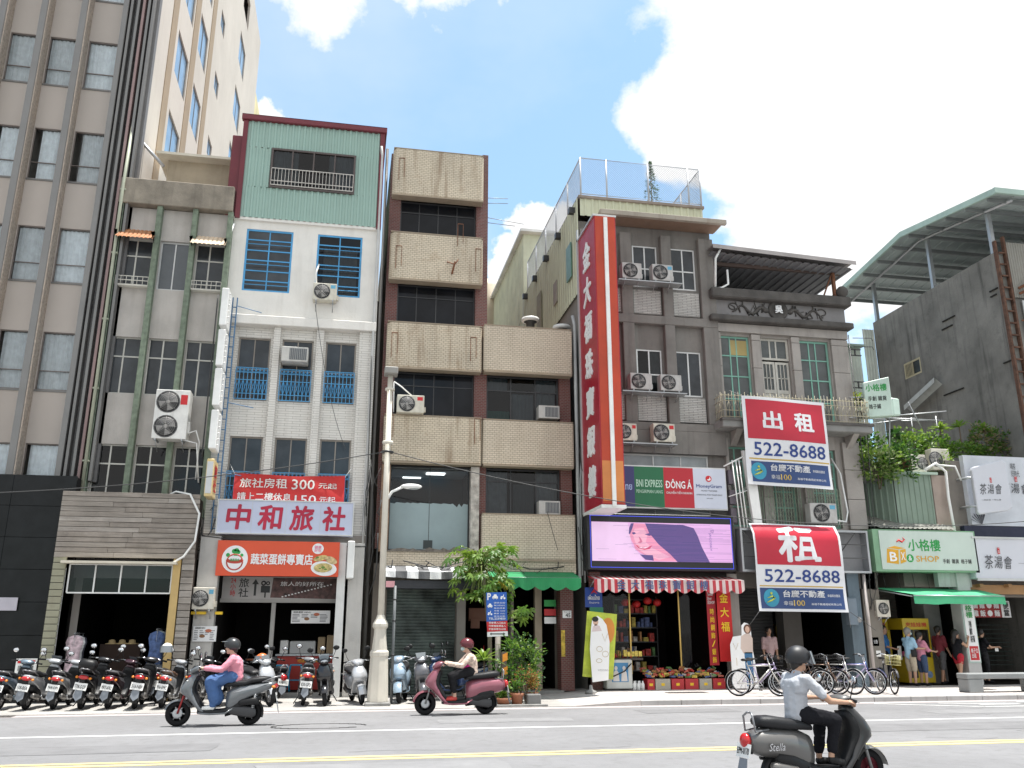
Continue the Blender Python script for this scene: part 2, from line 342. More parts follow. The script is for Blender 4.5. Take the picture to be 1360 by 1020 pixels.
# left: worn paving almost flush with the road; right: raised pavement with a kerb
g = MB(); g.box(-60, 20.45, -.02, 5.3, 25.3, .02); struct('parking_strip', g, pavel)
g = MB(); g.prism([(5.3, .02), (6.9, .12), (6.9, -.02), (5.3, -.02)], 0, 1); 
g = MB(frame((0, 20.45, 0))); g.prism([(5.3, -.02), (6.9, -.02), (6.9, .12), (5.3, .02)], 0, -4.85); struct('driveway', g, M('driveway_concrete', (.43, .40, .38), .85, var=.2, vs=1.2, stain=.35, scol=(.2, .18, .17)))
pv = MB(); pv.box(6.9, 20.62, -.02, 90, 29.5, .108); pvo = struct('pavement', pv, M('pavement_joint', (.27, .25, .235), .9))
tile = None; rr = random.Random(3)
for j in range(6):                                       # paving slabs, each one its own piece where they can be made out
    for i in range(48):
        x0 = 6.9 + i * .62; y0 = 20.63 + j * .62
        if i > 30 and j > 3: continue
        if tile is None:
            t = MB(); t.box(.004, .004, 0, .614, .614, .013); tile = part('paving_slab', t, [M('paving_slab_a', (.43, .395, .375), .85, var=.12, vs=1.0, bump=.25, bs=35, stain=.22, scol=(.22, .19, .18))], pvo); o = tile
        else: o = tile.copy(); col.objects.link(o); o.parent = pvo
        o.location = (x0, y0, .107 + rr.uniform(-.002, .002))
for i in range(40):
    t = MB(); x0 = 6.9 + i * 1.0; t.box(x0 + .006, 20.45, -.02, x0 + .994, 20.618, .122 + rr.uniform(-.003, .003))
    if x0 < 30: part('kerb_stone', t, kerbm, pvo, bevel=.012)
    else: part('kerb_stone', t, kerbm, pvo)
g = MB(); g.box(-60, 16.32, 0, 90, 16.43, .005); struct('lane_line', g, paint_w)
g = MB(); g.box(-60, 12.78, 0, 90, 12.90, .005); g.box(-60, 13.03, 0, 90, 13.15, .005); struct('centre_line', g, paint_y)
g = MB()                                                 # bus bay hatching by the kerb
for (x0, y0, x1, y1, w) in ((12.6, 20.0, 14.6, 18.75, .10), (14.6, 18.75, 30, 18.75, .10), (14.2, 19.85, 16.2, 19.35, .12), (14.9, 19.3, 17.8, 19.42, .10), (16.4, 19.9, 18.4, 19.3, .12), (18.6, 19.3, 22, 19.9, .2), (18.9, 19.9, 22, 19.45, .15)):
    d = Vector((x1 - x0, y1 - y0, 0)).normalized(); nn = Vector((-d.y, d.x, 0)) * w / 2; a = Vector((x0, y0, .0055)); b = Vector((x1, y1, .0055)); g.quad(a - nn, b - nn, b + nn, a + nn)
struct('bay_marking', g, paint_w)
g = MB(); pts = [(Vector((-.35, 17.3, .0047)) + Vector((.85 * math.cos(t / 28 * 2 * math.pi), .42 * math.sin(t / 28 * 2 * math.pi), 0))) for t in range(26)]
for a, b in zip(pts, pts[1:]):
    g.box(min(a.x, b.x) - .008, min(a.y, b.y) - .008, .003, max(a.x, b.x) + .008, max(a.y, b.y) + .008, .0052)
struct('road_crack', g, M('tar', (.05, .05, .05), .9))
rr = random.Random(12); pm_ = [M('asphalt_patch_%d' % i, c, .9, var=.12, vs=2, bump=.5, bs=80) for i, c in enumerate(((.175, .173, .177), (.22, .218, .222)))]
for (x0, y0, w, d, k) in ((-5.2, 14.1, 3.4, .9, 0), (1.9, 17.4, 2.6, .7, 1), (9.0, 14.6, 4.5, 1.1, 0), (12.5, 17.3, 3.0, .8, 1), (-1.0, 11.6, 3.2, .9, 1), (6.4, 18.6, 2.2, .8, 0)):
    g = MB(); P = [(x0 + w * u + rr.uniform(-.06, .06), y0 + d * v + rr.uniform(-.05, .05), .0038) for u, v in ((0, 0), (.3, 0), (.7, 0), (1, 0), (1, .5), (1, 1), (.6, 1), (.3, 1), (0, 1), (0, .5))]; g.add(P, [tuple(range(10))]); struct('asphalt_patch', g, pm_[k])
g = MB()
for k in range(16):
    x, y = rr.uniform(-6, 16), rr.uniform(12, 20); P = [Vector((x, y, .0042))]
    for q in range(rr.randrange(4, 9)): P.append(P[-1] + Vector((rr.uniform(.08, .35), rr.uniform(-.09, .09), 0)))
    for a, b in zip(P, P[1:]): n_ = Vector((-(b - a).y, (b - a).x, 0)).normalized() * .006; g.quad(a - n_, b - n_, b + n_, a + n_)
struct('fine_cracks', g, MC['tar'])
def drain(x, y, w, d, z, lab):
    t = thing('drain_cover', lab, 'drain cover', (x, y, z)); m = MB(); m.box(x, y, z - .01, x + w, y + d, z + .006); part('frame', m, M('cast_iron', (.11, .10, .095), .7, .3), t)
    m = MB()
    for i in range(int(w / .08)): m.box(x + .02 + i * .08, y + .03, z + .006, x + .06 + i * .08, y + d - .03, z + .012)
    part('grate', m, MC['cast_iron'], t)
drain(8.4, 22.6, 1.1, .35, .121, 'oblong iron drain grate in the pavement in front of the jewellery shop'); drain(16.9, 22.35, .95, .3, .121, 'dark drain cover in the pavement before the green awning stall'); drain(-7.4, 20.1, .9, .3, .007, 'drain cover in the gutter beside the leftmost parked scooters')

# ------------------------------------------------------------------ hotel at the left
def simple_body(mb, x0, x1, y0, y1, z0, z1, front=False):
    if front: mb.quad((x0, y0, z0), (x1, y0, z0), (x1, y0, z1), (x0, y0, z1))
    mb.quad((x1, y0, z0), (x1, y1, z0), (x1, y1, z1), (x1, y0, z1)); mb.quad((x0, y1, z0), (x0, y0, z0), (x0, y0, z1), (x0, y1, z1))
    mb.quad((x1, y1, z0), (x0, y1, z0), (x0, y1, z1), (x1, y1, z1)); mb.quad((x0, y0, z1), (x1, y0, z1), (x1, y1, z1), (x0, y1, z1))
def hotel():
    t = thing('hotel_building', 'tall beige hotel block with curtained windows between dark fins and a cream side wall', 'building', (-12, 24.7, 0))
    beige = M('hotel_panel', (.50, .45, .41), .7, var=.06, vs=.4, bump=.05, bs=60); pal = M('cream_render', (.56, .51, .455), .85, var=.09, vs=.35, bump=.15, bs=20, stain=.18, scol=(.35, .28, .22))
    stone = M('fin_stone', (.40, .335, .28), .9, var=.3, vs=14, bump=.5, bs=35); finm = M('fin_metal', (.20, .195, .19), .45, .4, var=.08)
    cur = M('voile_curtain', (.85, .90, .93), .8, var=.12, vs=6, bump=0); band = M('brown_band', (.33, .25, .17), .85, var=.08); yel = M('pale_yellow_wall', (.68, .60, .34), .8)
    F = FR(24.75); holes = []
    for k in range(5):
        a1 = -7.72 - 1.115 * k
        for j in range(9): holes.append((a1 - .93, a1, 4.86 + 3.175 * j, 4.86 + 3.175 * j + 1.68))
    m = MB(F); m.wall(-15, -6.75, 0, 36, holes, .12); part('wall', m, beige, t)
    m = MB(F)
    for h in holes: m.room(h, .12, 1.4)
    part('interior', m, M('room_beige', (.35, .34, .32), .9), t)
    for h in holes:
        if h[3] > 24: continue
        window(t, F, h, alu if 0 else M('bronze_frame', (.20, .17, .155), .45, .3), GL, rows=(.33,), rec=.03, fw=.03, curtain=[(random.choice((.0, .04, .10, .22)), random.choice((1, 1, .97, .86)), .02, .98, random.choice((cur, cur, M('voile_grey', (.66, .70, .72), .8, var=.15, vs=6, bump=0))))])
    # window sill ledges
    for h in holes: m = MB(F); m.box(h[0], h[2] - .05, -.03, h[1], h[2], .03); part('sill', m, finm, t)
    for k in range(6):
        x = -8.74 - 1.115 * k + (.0 if k else 0)
        m = MB(); m.box(x - .075, 24.28, 5.5, x + .075, 24.75, 36); part('fin', m, stone, t, bevel=.01)
        m = MB(); m.box(x - .10, 24.20, 5.5, x + .07, 24.28, 36); part('fin_cap', m, finm, t)
    for i, x in enumerate((-7.66, -7.47, -7.28, -7.12, -6.97, -6.84)):
        m = MB(); m.box(x, 24.28 - (.06 if i == 0 else 0), 5.5, x + (.14 if i == 0 else .07), 24.75, 36); part('rib', m, finm if i != 3 else M('rib_grey', (.27, .18, .175), .5), t)
        m = MB(); m.box(x + .075, 24.5, 5.5, x + .15, 24.75, 36); part('rib', m, M('rib_purple', (.15, .145, .145), .6), t)
    # cream side wall seen over the lower roofs
    S = SR(-6.75); hs = []
    for j in range(-2, 5):
        z = 20.35 + 3.2 * j
        hs += [(27.45, 29.35, z, z + 1.7), (30.55, 32.25, z, z + 1.7), (39.6, 41.7, z - .2, z + 1.5), (34.35, 35.4, z + .9, z + 1.75)]
    m = MB(S); m.wall(24.75, 46.6, 13, 36, [h for h in hs if h[2] > 13], .12); m.M = I4; m.quad((-6.75, 46.6, 0), (-15, 46.6, 0), (-15, 46.6, 36), (-6.75, 46.6, 36)); m.quad((-15, 46.6, 0), (-15, 24.76, 0), (-15, 24.76, 36), (-15, 46.6, 36)); m.quad((-15, 24.76, 36), (-6.75, 24.76, 36), (-6.75, 46.6, 36), (-15, 46.6, 36)); part('side_wall', m, pal, t)
    for h in hs:
        if h[2] > 16: m = MB(S); m.room(h, .12, .8); part('room', m, dark, t)
    for h in hs:
        if h[3] > 34 or h[2] < 16: continue
        window(t, S, h, finm, M('blue_film_pane', (.24, .36, .50), .12, var=.15, bump=0), cols=(.5,), rec=.04, fw=.05)
    for (y0, y1) in ((26.35, 27.05), (29.5, 30.3), (32.5, 33.25)):
        m = MB(S); m.box(y0, 5, -.02, y1, 36, .025); part('band', m, band, t)
    m = MB(); m.box(-7.6, 46.6, 0, -6.9, 50, 33.2); part('rear_wall', m, yel, t)
    # dark granite ground floor, projecting
    gr = M('black_granite', (.010, .011, .012), .22, var=.3, vs=3, bump=.02, bs=8, spec=.22)
    for j in range(7):
        for i in range(5):
            m = MB(FR(23.75)); x1 = -6.95 - i * 1.5; z0 = j * .79
            if i in (1, 2) and j < 4: continue
            m.box(x1 - 1.492, z0, -.06 + random.uniform(-.002, .002), x1, z0 + .782, 0); part('granite_panel', m, gr, t, bevel=.003)
    m = MB(); m.box(-15, 23.82, 0, -6.98, 24.74, 5.49); part('base', m, gr, t) if 0 else None
    m = MB(FR(23.82)); m.wall(-15, -6.96, 0, 5.5, [(-11.4, -8.48, 0, 3.15)], .6); m.M = I4; m.quad((-6.96, 23.82, 0), (-6.96, 24.75, 0), (-6.96, 24.75, 5.5), (-6.96, 23.82, 5.5)); m.quad((-15, 23.82, 5.5), (-6.96, 23.82, 5.5), (-6.96, 24.75, 5.5), (-15, 24.75, 5.5)); part('base', m, M('base_core', (.008, .008, .009), .9), t)
    m = MB(FR(24.3)); m.box(-11.4, 0, -.02, -8.48, 3.15, 0); part('glass_door', m, M('black_door_glass', (.01, .012, .014), .06, bump=0), t)
    s = thing('wall_strip_sign', 'pink and pale blue strip sign on the black granite wall', 'sign', (-8.5, 23.68, 2.3)); m = MB(FR(23.7)); m.box(-9.5, 2.16, -.0, -7.9, 2.47, .03)
    part('board', m, M('strip_print', (.42, .40, .45), .5), s); letters(s, '大 飯 店', FR(23.67), (-9.2, 2.22, -8.3, 2.41), redp, .01)
    s = thing('no_parking_sign', 'small white notice with a red heading low on the black granite wall', 'sign', (-7.4, 23.68, .9)); m = MB(FR(23.68)); m.box(-7.72, .66, 0, -7.25, 1.04, .012); part('plate', m, whitep, s)
    m = MB(FR(23.66)); m.box(-7.68, .93, 0, -7.29, 1.0, .004); part('heading', m, redp, s); letters(s, '請勿停車', FR(23.66), (-7.66, .76, -7.31, .88), blacki, .01)
hotel()

# ------------------------------------------------------------------ grey building with green pilasters
def ac_unit(x0, x1, z0, z1, Y, lab, grp='air conditioner units on the house fronts', d=.32, fans=1, fx=.38, badge=None, bracket=True, col_=None, blue=False, stack=False):
    t = thing('air_conditioner', lab, 'air conditioner', ((x0 + x1) / 2, Y, z0), grp); F = FR(Y - d); h = z1 - z0; w = x1 - x0
    col_ = col_ or random.choice((None, None, 'ac_yellowed')); cm = M(col_ or 'ac_white', {'ac_yellowed': (.60, .57, .48), 'ac_cream': (.62, .58, .50), 'ac_grey': (.48, .47, .45)}.get(col_, (.70, .69, .66)), .45, obj=True, stain=.45, vs=3)
    m = MB(); m.box(x0, Y - d, z0, x1, Y, z1); part('casing', m, cm, t, bevel=.018, seg=2)
    n = fans
    for i in range(n):
        cz = z0 + h * ((i + .5) / n); cx = x0 + w * fx; r = min(h / n * .42, w * .36)
        m = MB(F); m.lathe([(r * 1.08, 0), (r * 1.08, .012), (r, .012), (r, .004)], (cx, cz, 0), 20); g = part('fan_grille', m, M('ac_grille', (.10, .10, .10), .6), t)
        m = MB(F); m.lathe([(r * .99, 0), (r * .99, .005)], (cx, cz, 0), 20); part('fan_opening', m, M('ac_dark', (.03, .03, .032), .7), t)
        m = MB(F)
        for k in range(4):
            a = k * math.pi / 2 + .4; q = [(cx + r * .18 * math.cos(a - .5), cz + r * .18 * math.sin(a - .5), .008), (cx + r * .85 * math.cos(a - .38), cz + r * .85 * math.sin(a - .38), .012), (cx + r * .85 * math.cos(a + .3), cz + r * .85 * math.sin(a + .3), .007)]
            m.add(q, [(0, 1, 2)])
        m.lathe([(r * .2, 0), (r * .2, .016), (.001, .016)], (cx, cz, 0), 10); part('fan', m, M('ac_fan', (.22, .21, .20), .5), t)
        m = MB(F)
        for k in range(1, 6): m.torus((cx, cz, .018), (0, 0, 1), r * k / 6, .0022, 20, 3)
        for k in range(8): m.cyl((cx, cz, .018), (cx + r * math.cos(k * .785), cz + r * math.sin(k * .785), .018), .0022, n=3)
        part('wire_guard', m, MC['ac_white'] if 'ac_white' in MC else cm, t)
    if badge:
        m = MB(F); bx = x0 + w * .74; m.box(bx, z1 - h * .30, 0, x1 - w * .06, z1 - h * .10, .004); b = part('badge', m, redp if badge != 'blue' else M('blue_badge', (.12, .38, .55), .5), t)
    m = MB(); m.box(x1, Y - d * .7, z0 + h * .12, x1 + .05, Y - d * .25, z0 + h * .38); part('valve_cover', m, cm, t)
    if bracket:
        m = MB()
        for x in (x0 + .1, x1 - .1):
            m.box(x - .018, Y - d, z0 - .04, x + .018, Y + .03, z0); m.tube([(x, Y - d + .05, z0 - .03), (x, Y + .02, z0 - .28)], .012, 4)
        part('bracket', m, steel, t)
    return t
def b1():
    t = thing('grey_building', 'narrow grey plastered building with green pilasters and three bays of metal windows', 'building', (-5.4, 24.5, 0))
    pl = M('grey_plaster', (.46, .43, .40), .9, var=.12, vs=1.5, bump=.45, bs=45, stain=.3, scol=(.2, .17, .14)); pil = M('green_terrazzo', (.17, .21, .155), .85, var=.3, vs=8, bump=.25, bs=60, stain=.3, scol=(.09, .08, .06))
    F = FR(24.5); cols3 = [(-6.85, -5.97), (-5.80, -4.97), (-4.80, -3.98)]; rows3 = [(5.0, 6.55), (7.98, 9.62), (11.1, 12.62)]
    holes = [(a, b, c, d) for a, b in cols3 for c, d in rows3]
    m = MB(F); m.wall(-7.0, -3.84, 3.0, 13.6, holes, .16); m.M = I4; simple_body(m, -7.0, -3.84, 24.51, 38, 0, 13.6); part('wall', m, pl, t)
    m = MB(F)
    for h in holes: m.room(h, .16, 1.5)
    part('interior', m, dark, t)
    for i, (a, b, c, d) in enumerate(holes):
        r = i % 3; ci = i // 3
        if r == 2 and ci == 1: window(t, F, (a, b, c, d), alu, M('grey_pane', (.10, .11, .12), .2), cols=(.5,), rec=.08, fw=.05)
        else: window(t, F, (a, b, c, d), M('pale_frame', (.50, .49, .45), .5, .2), smoky if (i * 7) % 3 else GLD, cols=(.46,), rows=(.66,), rec=.08, fw=.035, cw=.04)
    for x in (-7.0, -5.965, -4.97, -3.98):
        m = MB(); w = .16; m.box(x, 24.28, 4.6, x + (.15 if x > -6.99 else .12), 24.52, 13.62); part('pilaster', m, pil, t, bevel=.012)
    m = MB(); m.box(-7.03, 24.22, 13.62, -3.86, 24.6, 14.42); part('parapet', m, M('mossy_concrete', (.235, .205, .165), .95, var=.25, vs=2.5, bump=.4, bs=30, stain=.6, scol=(.10, .085, .07)), t, bevel=.02)
    m = MB(); m.box(-6.2, 25.9, 14.4, -4.0, 27, 16.02); part('stair_house', m, M('buff_plaster', (.42, .36, .27), .9, stain=.4), t)
    m = MB(FR(25.9)); m.box(-5.55, 14.7, 0, -4.25, 14.95, .02); part('vent_slot', m, M('slot', (.05, .04, .035), .8), t)
    m = MB(); m.box(-6.5, 25.5, 16.02, -3.95, 27.3, 16.1); part('roof_slab', m, M('white_flashing', (.66, .62, .52), .7), t)
    m = MB(); m.tube([(-6.95, 25.0, 16.2), (-6.15, 25.2, 15.4)], .05, 6); part('brace', m, steel, t)
    for (a, b, z, mt) in ((-6.95, -5.92, 12.9, M('rust_awning', (.42, .19, .09), .8, var=.35, vs=8)), (-4.92, -3.93, 12.86, M('pale_awning', (.66, .52, .38), .8, var=.2, vs=5))):
        w = thing('window_awning', 'small %s metal awning over a top floor window of the grey building' % ('rust striped' if z == 12.9 else 'faded cream'), 'awning', (a, 24.3, z), 'small metal window awnings')
        m = MB(frame((a, 24.48, z), (1, 0, 0), (0, -.72, -.69))); m.corr(0, b - a, 0, .62, 0, .12, .02, .025); part('sheet', m, mt, w)
        for x in (a + .02, b - .02): m = MB(); m.add([(x, 24.48, z), (x, 24.48, z - .5), (x, 23.82, z - .34)], [(0, 1, 2), (2, 1, 0)]); part('cheek', m, M('awning_cheek', (.55, .48, .38), .7), w)
    for (a, b) in ((-6.85, -5.97), (-4.80, -3.98)):                        # low rails before two top windows
        m = MB()
        for z in (11.12, 11.25, 11.37): m.tube([(a, 24.3, z), (b, 24.3, z)], .014, 4)
        for k in range(7): x = a + (b - a) * k / 6; m.tube([(x, 24.3, 11.12), (x, 24.3, 11.37)], .008, 4)
        m.box(a, 24.3, 11.09, b, 24.5, 11.11); part('window_rail', m, M('rail_white', (.62, .6, .54), .6), t)
    m = MB(); m.tube([(-6.93, 24.2, 5.1), (-6.95, 24.2, 14.2), (-6.95, 24.35, 16.3)], .045, 8)
    for z in range(6, 15, 2): m.box(-7.02, 24.2, z, -6.86, 24.3, z + .04)
    part('drain_pipe', m, M('green_pipe', (.38, .40, .31), .6), t)
    m = MB(); m.tube([(-3.93, 24.35, 5.6), (-3.93, 24.35, 12.6), (-3.88, 24.4, 12.9), (-3.80, 24.4, 13.3)], .03, 7); part('thin_pipe', m, whitep, t)
    # timber clad front over the shop
    tw = thing('timber_shopfront', 'weathered grey timber plank cladding boxed out over the dark clothes shop', 'shopfront', (-5.5, 23.6, 0))
    m = MB(); m.box(-7.15, 23.66, 3.5, -3.88, 24.28, 5.02); m.box(-7.15, 23.7, .0, -6.93, 24.5, 3.5); m.box(-4.1, 23.7, 0, -3.88, 24.5, 3.5); part('backing', m, M('backing_brown', (.05, .04, .035), .9), tw)
    wds = [M('grey_timber_%d' % i, c, .85, kind='wood', p=p, bump=.3, bs=20, var=.2, vs=.7 + i) for i, (c, p) in enumerate((((.33, .295, .26), (.21, .185, .16)), ((.38, .345, .31), (.25, .22, .195)), ((.29, .255, .225), (.19, .165, .14))))]
    z = 3.46; i = 0
    while z < 5.0:
        h = .128; x = -7.2
        cuts = [-7.2, random.uniform(-6, -4.6), -3.85]
        for a, b in zip(cuts, cuts[1:]):
            m = MB(); dy = random.uniform(0, .008); m.box(a + .003, 23.61 - dy, z, b - .003, 23.66, z + h - .012); part('plank', m, wds[random.randrange(3)], tw, bevel=.004)
        z += h
    z = .2
    while z < 3.45:
        for (a, b) in ((-7.2, -6.9), (-4.14, -3.85)):
            m = MB(); m.box(a, 23.63, z, b, 23.70, z + .15); part('plank', m, wds[random.randrange(3)] if b > -5 else M('mossy_plank', (.30, .29, .21), .9, stain=.4), tw, bevel=.004)
        z += .165
    m = MB(); m.box(-4.36, 23.66, .02, -4.17, 23.8, 3.46); part('door_post', m, M('ochre_post', (.62, .43, .17), .6, stain=.15), tw, bevel=.006)
    m = MB(); m.box(-6.95, 23.35, 3.30, -4.25, 23.72, 3.36); part('lintel', m, M('cream_lintel', (.62, .57, .47), .6), tw)
    m = MB(FR(23.75)); a0, a1 = -6.82, -4.38
    for z in (2.58, 3.28): m.box(a0, z, 0, a1, z + .035, .04)
    for k in range(5): x = a0 + (a1 - a0) * k / 4; m.box(x - .017, 2.60, .003, x + .017, 3.29, .037)
    m.box(-6.93, .7, .01, -6.90, 3.2, .04); tr = part('transom', m, whitep, tw)
    for k in range(4): x = a0 + (a1 - a0) * k / 4; g = MB(FR(23.76)); g.quad((x + .02, 2.6, 0), (x + .58, 2.6, 0), (x + .58, 3.27, 0), (x + .02, 3.27, 0)); part('pane', g, GLD, tr)
    # shop interior
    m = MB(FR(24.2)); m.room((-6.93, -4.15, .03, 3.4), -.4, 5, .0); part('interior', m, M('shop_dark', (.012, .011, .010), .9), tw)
    m = MB(); m.box(-6.9, 24.9, 3.3, -4.2, 28, 3.36); part('ceiling', m, dark, tw)
    # clothes on rails
    def rail(x, y0, y1, z, cols, lab):
        r = thing('clothes_rail', lab, 'clothes rail', (x, y0, 0)); m = MB(); m.tube([(x, y0, z), (x, y1, z)], .015, 6); m.tube([(x, y0 + .1, 0), (x, y0 + .1, z)], .015, 6); m.tube([(x, y1 - .1, 0), (x, y1 - .1, z)], .015, 6); part('frame', m, steel, r)
        for k, (c, ln) in enumerate(cols):
            y = y0 + .12 + k * .16; o = thing('garment', '%s hanging from the %s' % (c[1], 'rack inside the timber framed shop door' if x < -5.5 else 'rack beside the ochre door post'), 'clothing', (x, y, z), 'clothes hung for sale in the shop')
            m = MB(); pr = [(.03, -.04, .015), (.17, -.10, .03), (.20, -.22, .03), (.15, -.45, .035), (.17, -ln * .8, .05), (.20, -ln, .06)]
            rings = []
            for (w, dz, th) in pr: rings.append([(x + w * math.cos(a) * (1 + .08 * math.sin(5 * a + k)), y + th * math.sin(a) * (1 + .3 * math.sin(7 * a)), z + dz) for a in [2 * math.pi * q / 18 for q in range(18)]])
            m.loft(rings); part('cloth', m, c[0], o); m = MB(); m.tube([(x - .18, y, z - .12), (x, y, z - .03), (x, y, z + .03)], .006, 4); m.tube([(x + .18, y, z - .12), (x, y, z - .03)], .006, 4); part('hanger', m, steel, o)
    cm = lambda n, c: M(n, c, .9, var=.5, vs=9, obj=True)
    rail(-6.55, 23.85, 24.75, 1.62, [((cm('floral_pink', (.62, .48, .52)), 'pale pink floral dress'), 1.25), ((cm('floral_white', (.7, .68, .68)), 'white patterned dress'), 1.1), ((cm('dk_cloth', (.06, .06, .08)), 'black dress'), 1.0)], 'low clothes rail with floral dresses at the left of the shop door')
    rail(-4.62, 23.85, 25.1, 1.72, [((cm('blue_denim', (.08, .13, .28)), 'dark blue denim shirt'), .85), ((cm('light_blue', (.5, .58, .7)), 'light blue shirt'), .95), ((cm('olive', (.25, .32, .14)), 'olive green dress'), 1.2), ((cm('pale_lav', (.6, .58, .68)), 'pale lavender top'), 1.2)], 'clothes rail with blue and green garments beside the ochre post')
    o = thing('hat_stand', 'dim display table with folded hats inside the clothes shop', 'display table', (-5.7, 25.2, 0)); m = MB(); m.box(-6.2, 25, .0, -5.2, 25.6, 1.35); part('table', m, M('dk_table', (.05, .035, .03), .8), o)
    for k in range(3): m = MB(); m.lathe([(.17, 0), (.16, .02), (.09, .03), (.08, .1), (.01, .12)], (-5.95 + .25 * k, 25.15, 1.35), 14); part('hat', m, M('straw', (.5, .38, .2), .9), o)
    # the big double fan AC
    ac_unit(-5.30, -4.42, 6.62, 7.98, 24.28, 'large cream air conditioner with two stacked fans on the grey building', fans=2, fx=.38, badge='red', d=.42)
    m = MB(); m.tube([(-4.40, 23.95, 6.8), (-4.2, 24.0, 6.9), (-4.1, 24.1, 6.6), (-4.12, 24.2, 5.6)], .02, 6); m.tube([(-4.5, 23.95, 6.62), (-4.15, 24.0, 6.55), (-4.02, 24.1, 5.5)], .02, 6)
    m.tube([(-4.9, 23.95, 5.02), (-4.5, 23.8, 5.2), (-4.1, 23.55, 5.1), (-3.82, 23.5, 4.6), (-3.86, 23.5, 3.9), (-4.1, 23.5, 3.5), (-4.35, 23.5, 3.34)], .028, 7)
    tag(part('white_conduit', m, whitep), 'loose white conduit looping over the timber cladding from the big air conditioner', 'pipe')
b1()
# ------------------------------------------------------------------ white inn building with the teal metal top floor
def sheet(m, F, r, mat=0): pass
def b2():
    t = thing('white_inn_building', 'narrow white tiled inn building with a teal corrugated metal top floor', 'building', (-1.7, 24.5, 0))
    wb = M('white_glazed_brick', (.70, .675, .63), .6, kind='brick', p=(.42, .072, (.40, .375, .34), (.66, .635, .59), .006), bump=.45, var=.06, stain=.22, scol=(.28, .25, .21)); wr = M('white_render', (.74, .715, .67), .8, var=.07, bump=.2, stain=.22, scol=(.33, .29, .24))
    F = FR(24.5); F2 = FR(24.62)
    hb = [(-3.43, -2.08, 11.25, 13.22), (-1.36, -.03, 11.25, 13.22)]
    hw = [(-3.39, -2.49), (-2.17, -1.28), (-.93, -.05)]
    holes = [(a, b, c, d) for a, b in hw for c, d in ((4.9, 6.93), (7.97, 9.85))]
    m = MB(F); m.wall(-3.84, .5, 10.46, 13.56, hb, .1); m.M = I4; simple_body(m, -3.84, .5, 24.51, 38, 0, 13.55); part('wall', m, wr, t)
    m = MB(F2); m.wall(-3.84, .5, 3.9, 10.2, holes, .12); part('tiled_wall', m, wb, t)
    m = MB(F)
    for h in hb: m.room(h, .1, 1.3)
    m.M = F2
    for h in holes: m.room(h, .12, 1.3)
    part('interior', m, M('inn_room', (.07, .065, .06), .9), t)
    m = MB(); m.box(-3.86, 24.34, 10.18, .5, 24.7, 10.46); part('ledge', m, wr, t, bevel=.015)
    for (a, b) in ((-3.84, -3.50), (-2.42, -2.22), (-1.20, -.99), (.03, .5)):
        m = MB(); m.box(a, 24.46, 3.95, b, 24.66, 10.18); part('pilaster', m, wb, t, bevel=.01)
    blue = M('blue_grille_paint', (.07, .32, .60), .5, var=.2, stain=.15); brz = M('brown_alu', (.26, .23, .20), .45, .3)
    cu = M('beige_curtain', (.42, .38, .33), .9, var=.2, vs=4, bump=0)
    for i, h in enumerate(hb):
        window(t, F, h, blue, smoky if i == 0 else GLD, cols=(.5,), rows=(.17, .33, .5, .66, .83), fw=.055, cw=.035, rec=.02, fd=.04, curtain=[(.15, .9, .02, .8, cu)] if i else [(.55, .95, .02, .4, cu)])
    m = MB(FR(24.45))
    for h in hb:
        for k in range(3): z = h[2] + .17 + k * .644; m.tube([(h[0] + .03, z, .03), (h[1] - .03, z, .03)], .012, 4)
    part('window_bars', m, blue, t, kind='stuff')
    for (a, b, c, d) in holes:
        top = c > 7
        window(t, F2, (a, b, c, d), brz, smoky, cols=(.5,) , rows=(.5,) if not (top and a == -2.17) else (.5,), rec=.06, fw=.045)
        # blue wrought grille on the lower half
        m = MB(FR(24.53)); x0, x1 = a + .01, b - .01; z0 = c + .02; z1 = c + (d - c) * .5
        for z in (z0, z0 + .16, (z0 + z1) / 2 + .1, z1 - .14, z1): m.box(x0, z - .009, 0, x1, z + .009, .02)
        n = 8
        for k in range(n + 1):
            x = x0 + (x1 - x0) * k / n; m.box(x - .008, z0, .002, x + .008, z1, .018)
            if k < n:
                s = (x1 - x0) / n; m.tube([(x, z0 + .16, .01), (x + s, (z0 + z1) / 2 + .1, .01)], .008, 4); m.tube([(x + s, z0 + .16, .01), (x, (z0 + z1) / 2 + .1, .01)], .008, 4)
                m.torus((x + s / 2, z1 - .07, .01), (0, 0, 1), s * .38, .007, 10, 4)
        part('window_grille', m, blue, t)
    # teal metal storey and maroon trims
    teal = M('teal_steel_sheet', (.30, .43, .375), .5, .1, var=.06, vs=.8, stain=.1); mar = M('maroon_steel', (.14, .018, .028), .45, .1, stain=.12)
    hw2 = (-2.90, -.36, 14.58, 15.92)
    m = MB(FR(24.42)); m.corr(-3.66, .36, 13.56, 14.58, 0, .175); m.corr(-3.66, -2.90, 14.58, 15.92, 0, .175); m.corr(-.36, .36, 14.58, 15.92, 0, .175); m.corr(-3.66, .36, 15.92, 16.9, 0, .175)
    m.M = I4; m.quad((.36, 24.42, 13.56), (.36, 34, 13.56), (.36, 34, 17.2), (.36, 24.42, 16.85)); m.quad((-3.66, 34, 13.56), (-3.66, 24.42, 13.56), (-3.66, 24.42, 16.85), (-3.66, 34, 17.2)); part('metal_cladding', m, teal, t)
    m = MB(FR(24.42)); m.room(hw2, .0, 1.2); part('loft_interior', m, M('loft_dark', (.02, .02, .02), .9), t)
    m = MB(); m.box(-3.86, 24.30, 16.80, .56, 24.5, 16.98); part('fascia', m, mar, t, bevel=.02); m = MB(); m.prism([(-3.86, 16.96), (.56, 16.96), (.56, 17.01), (-3.86, 17.01)], 0, 0.01); 
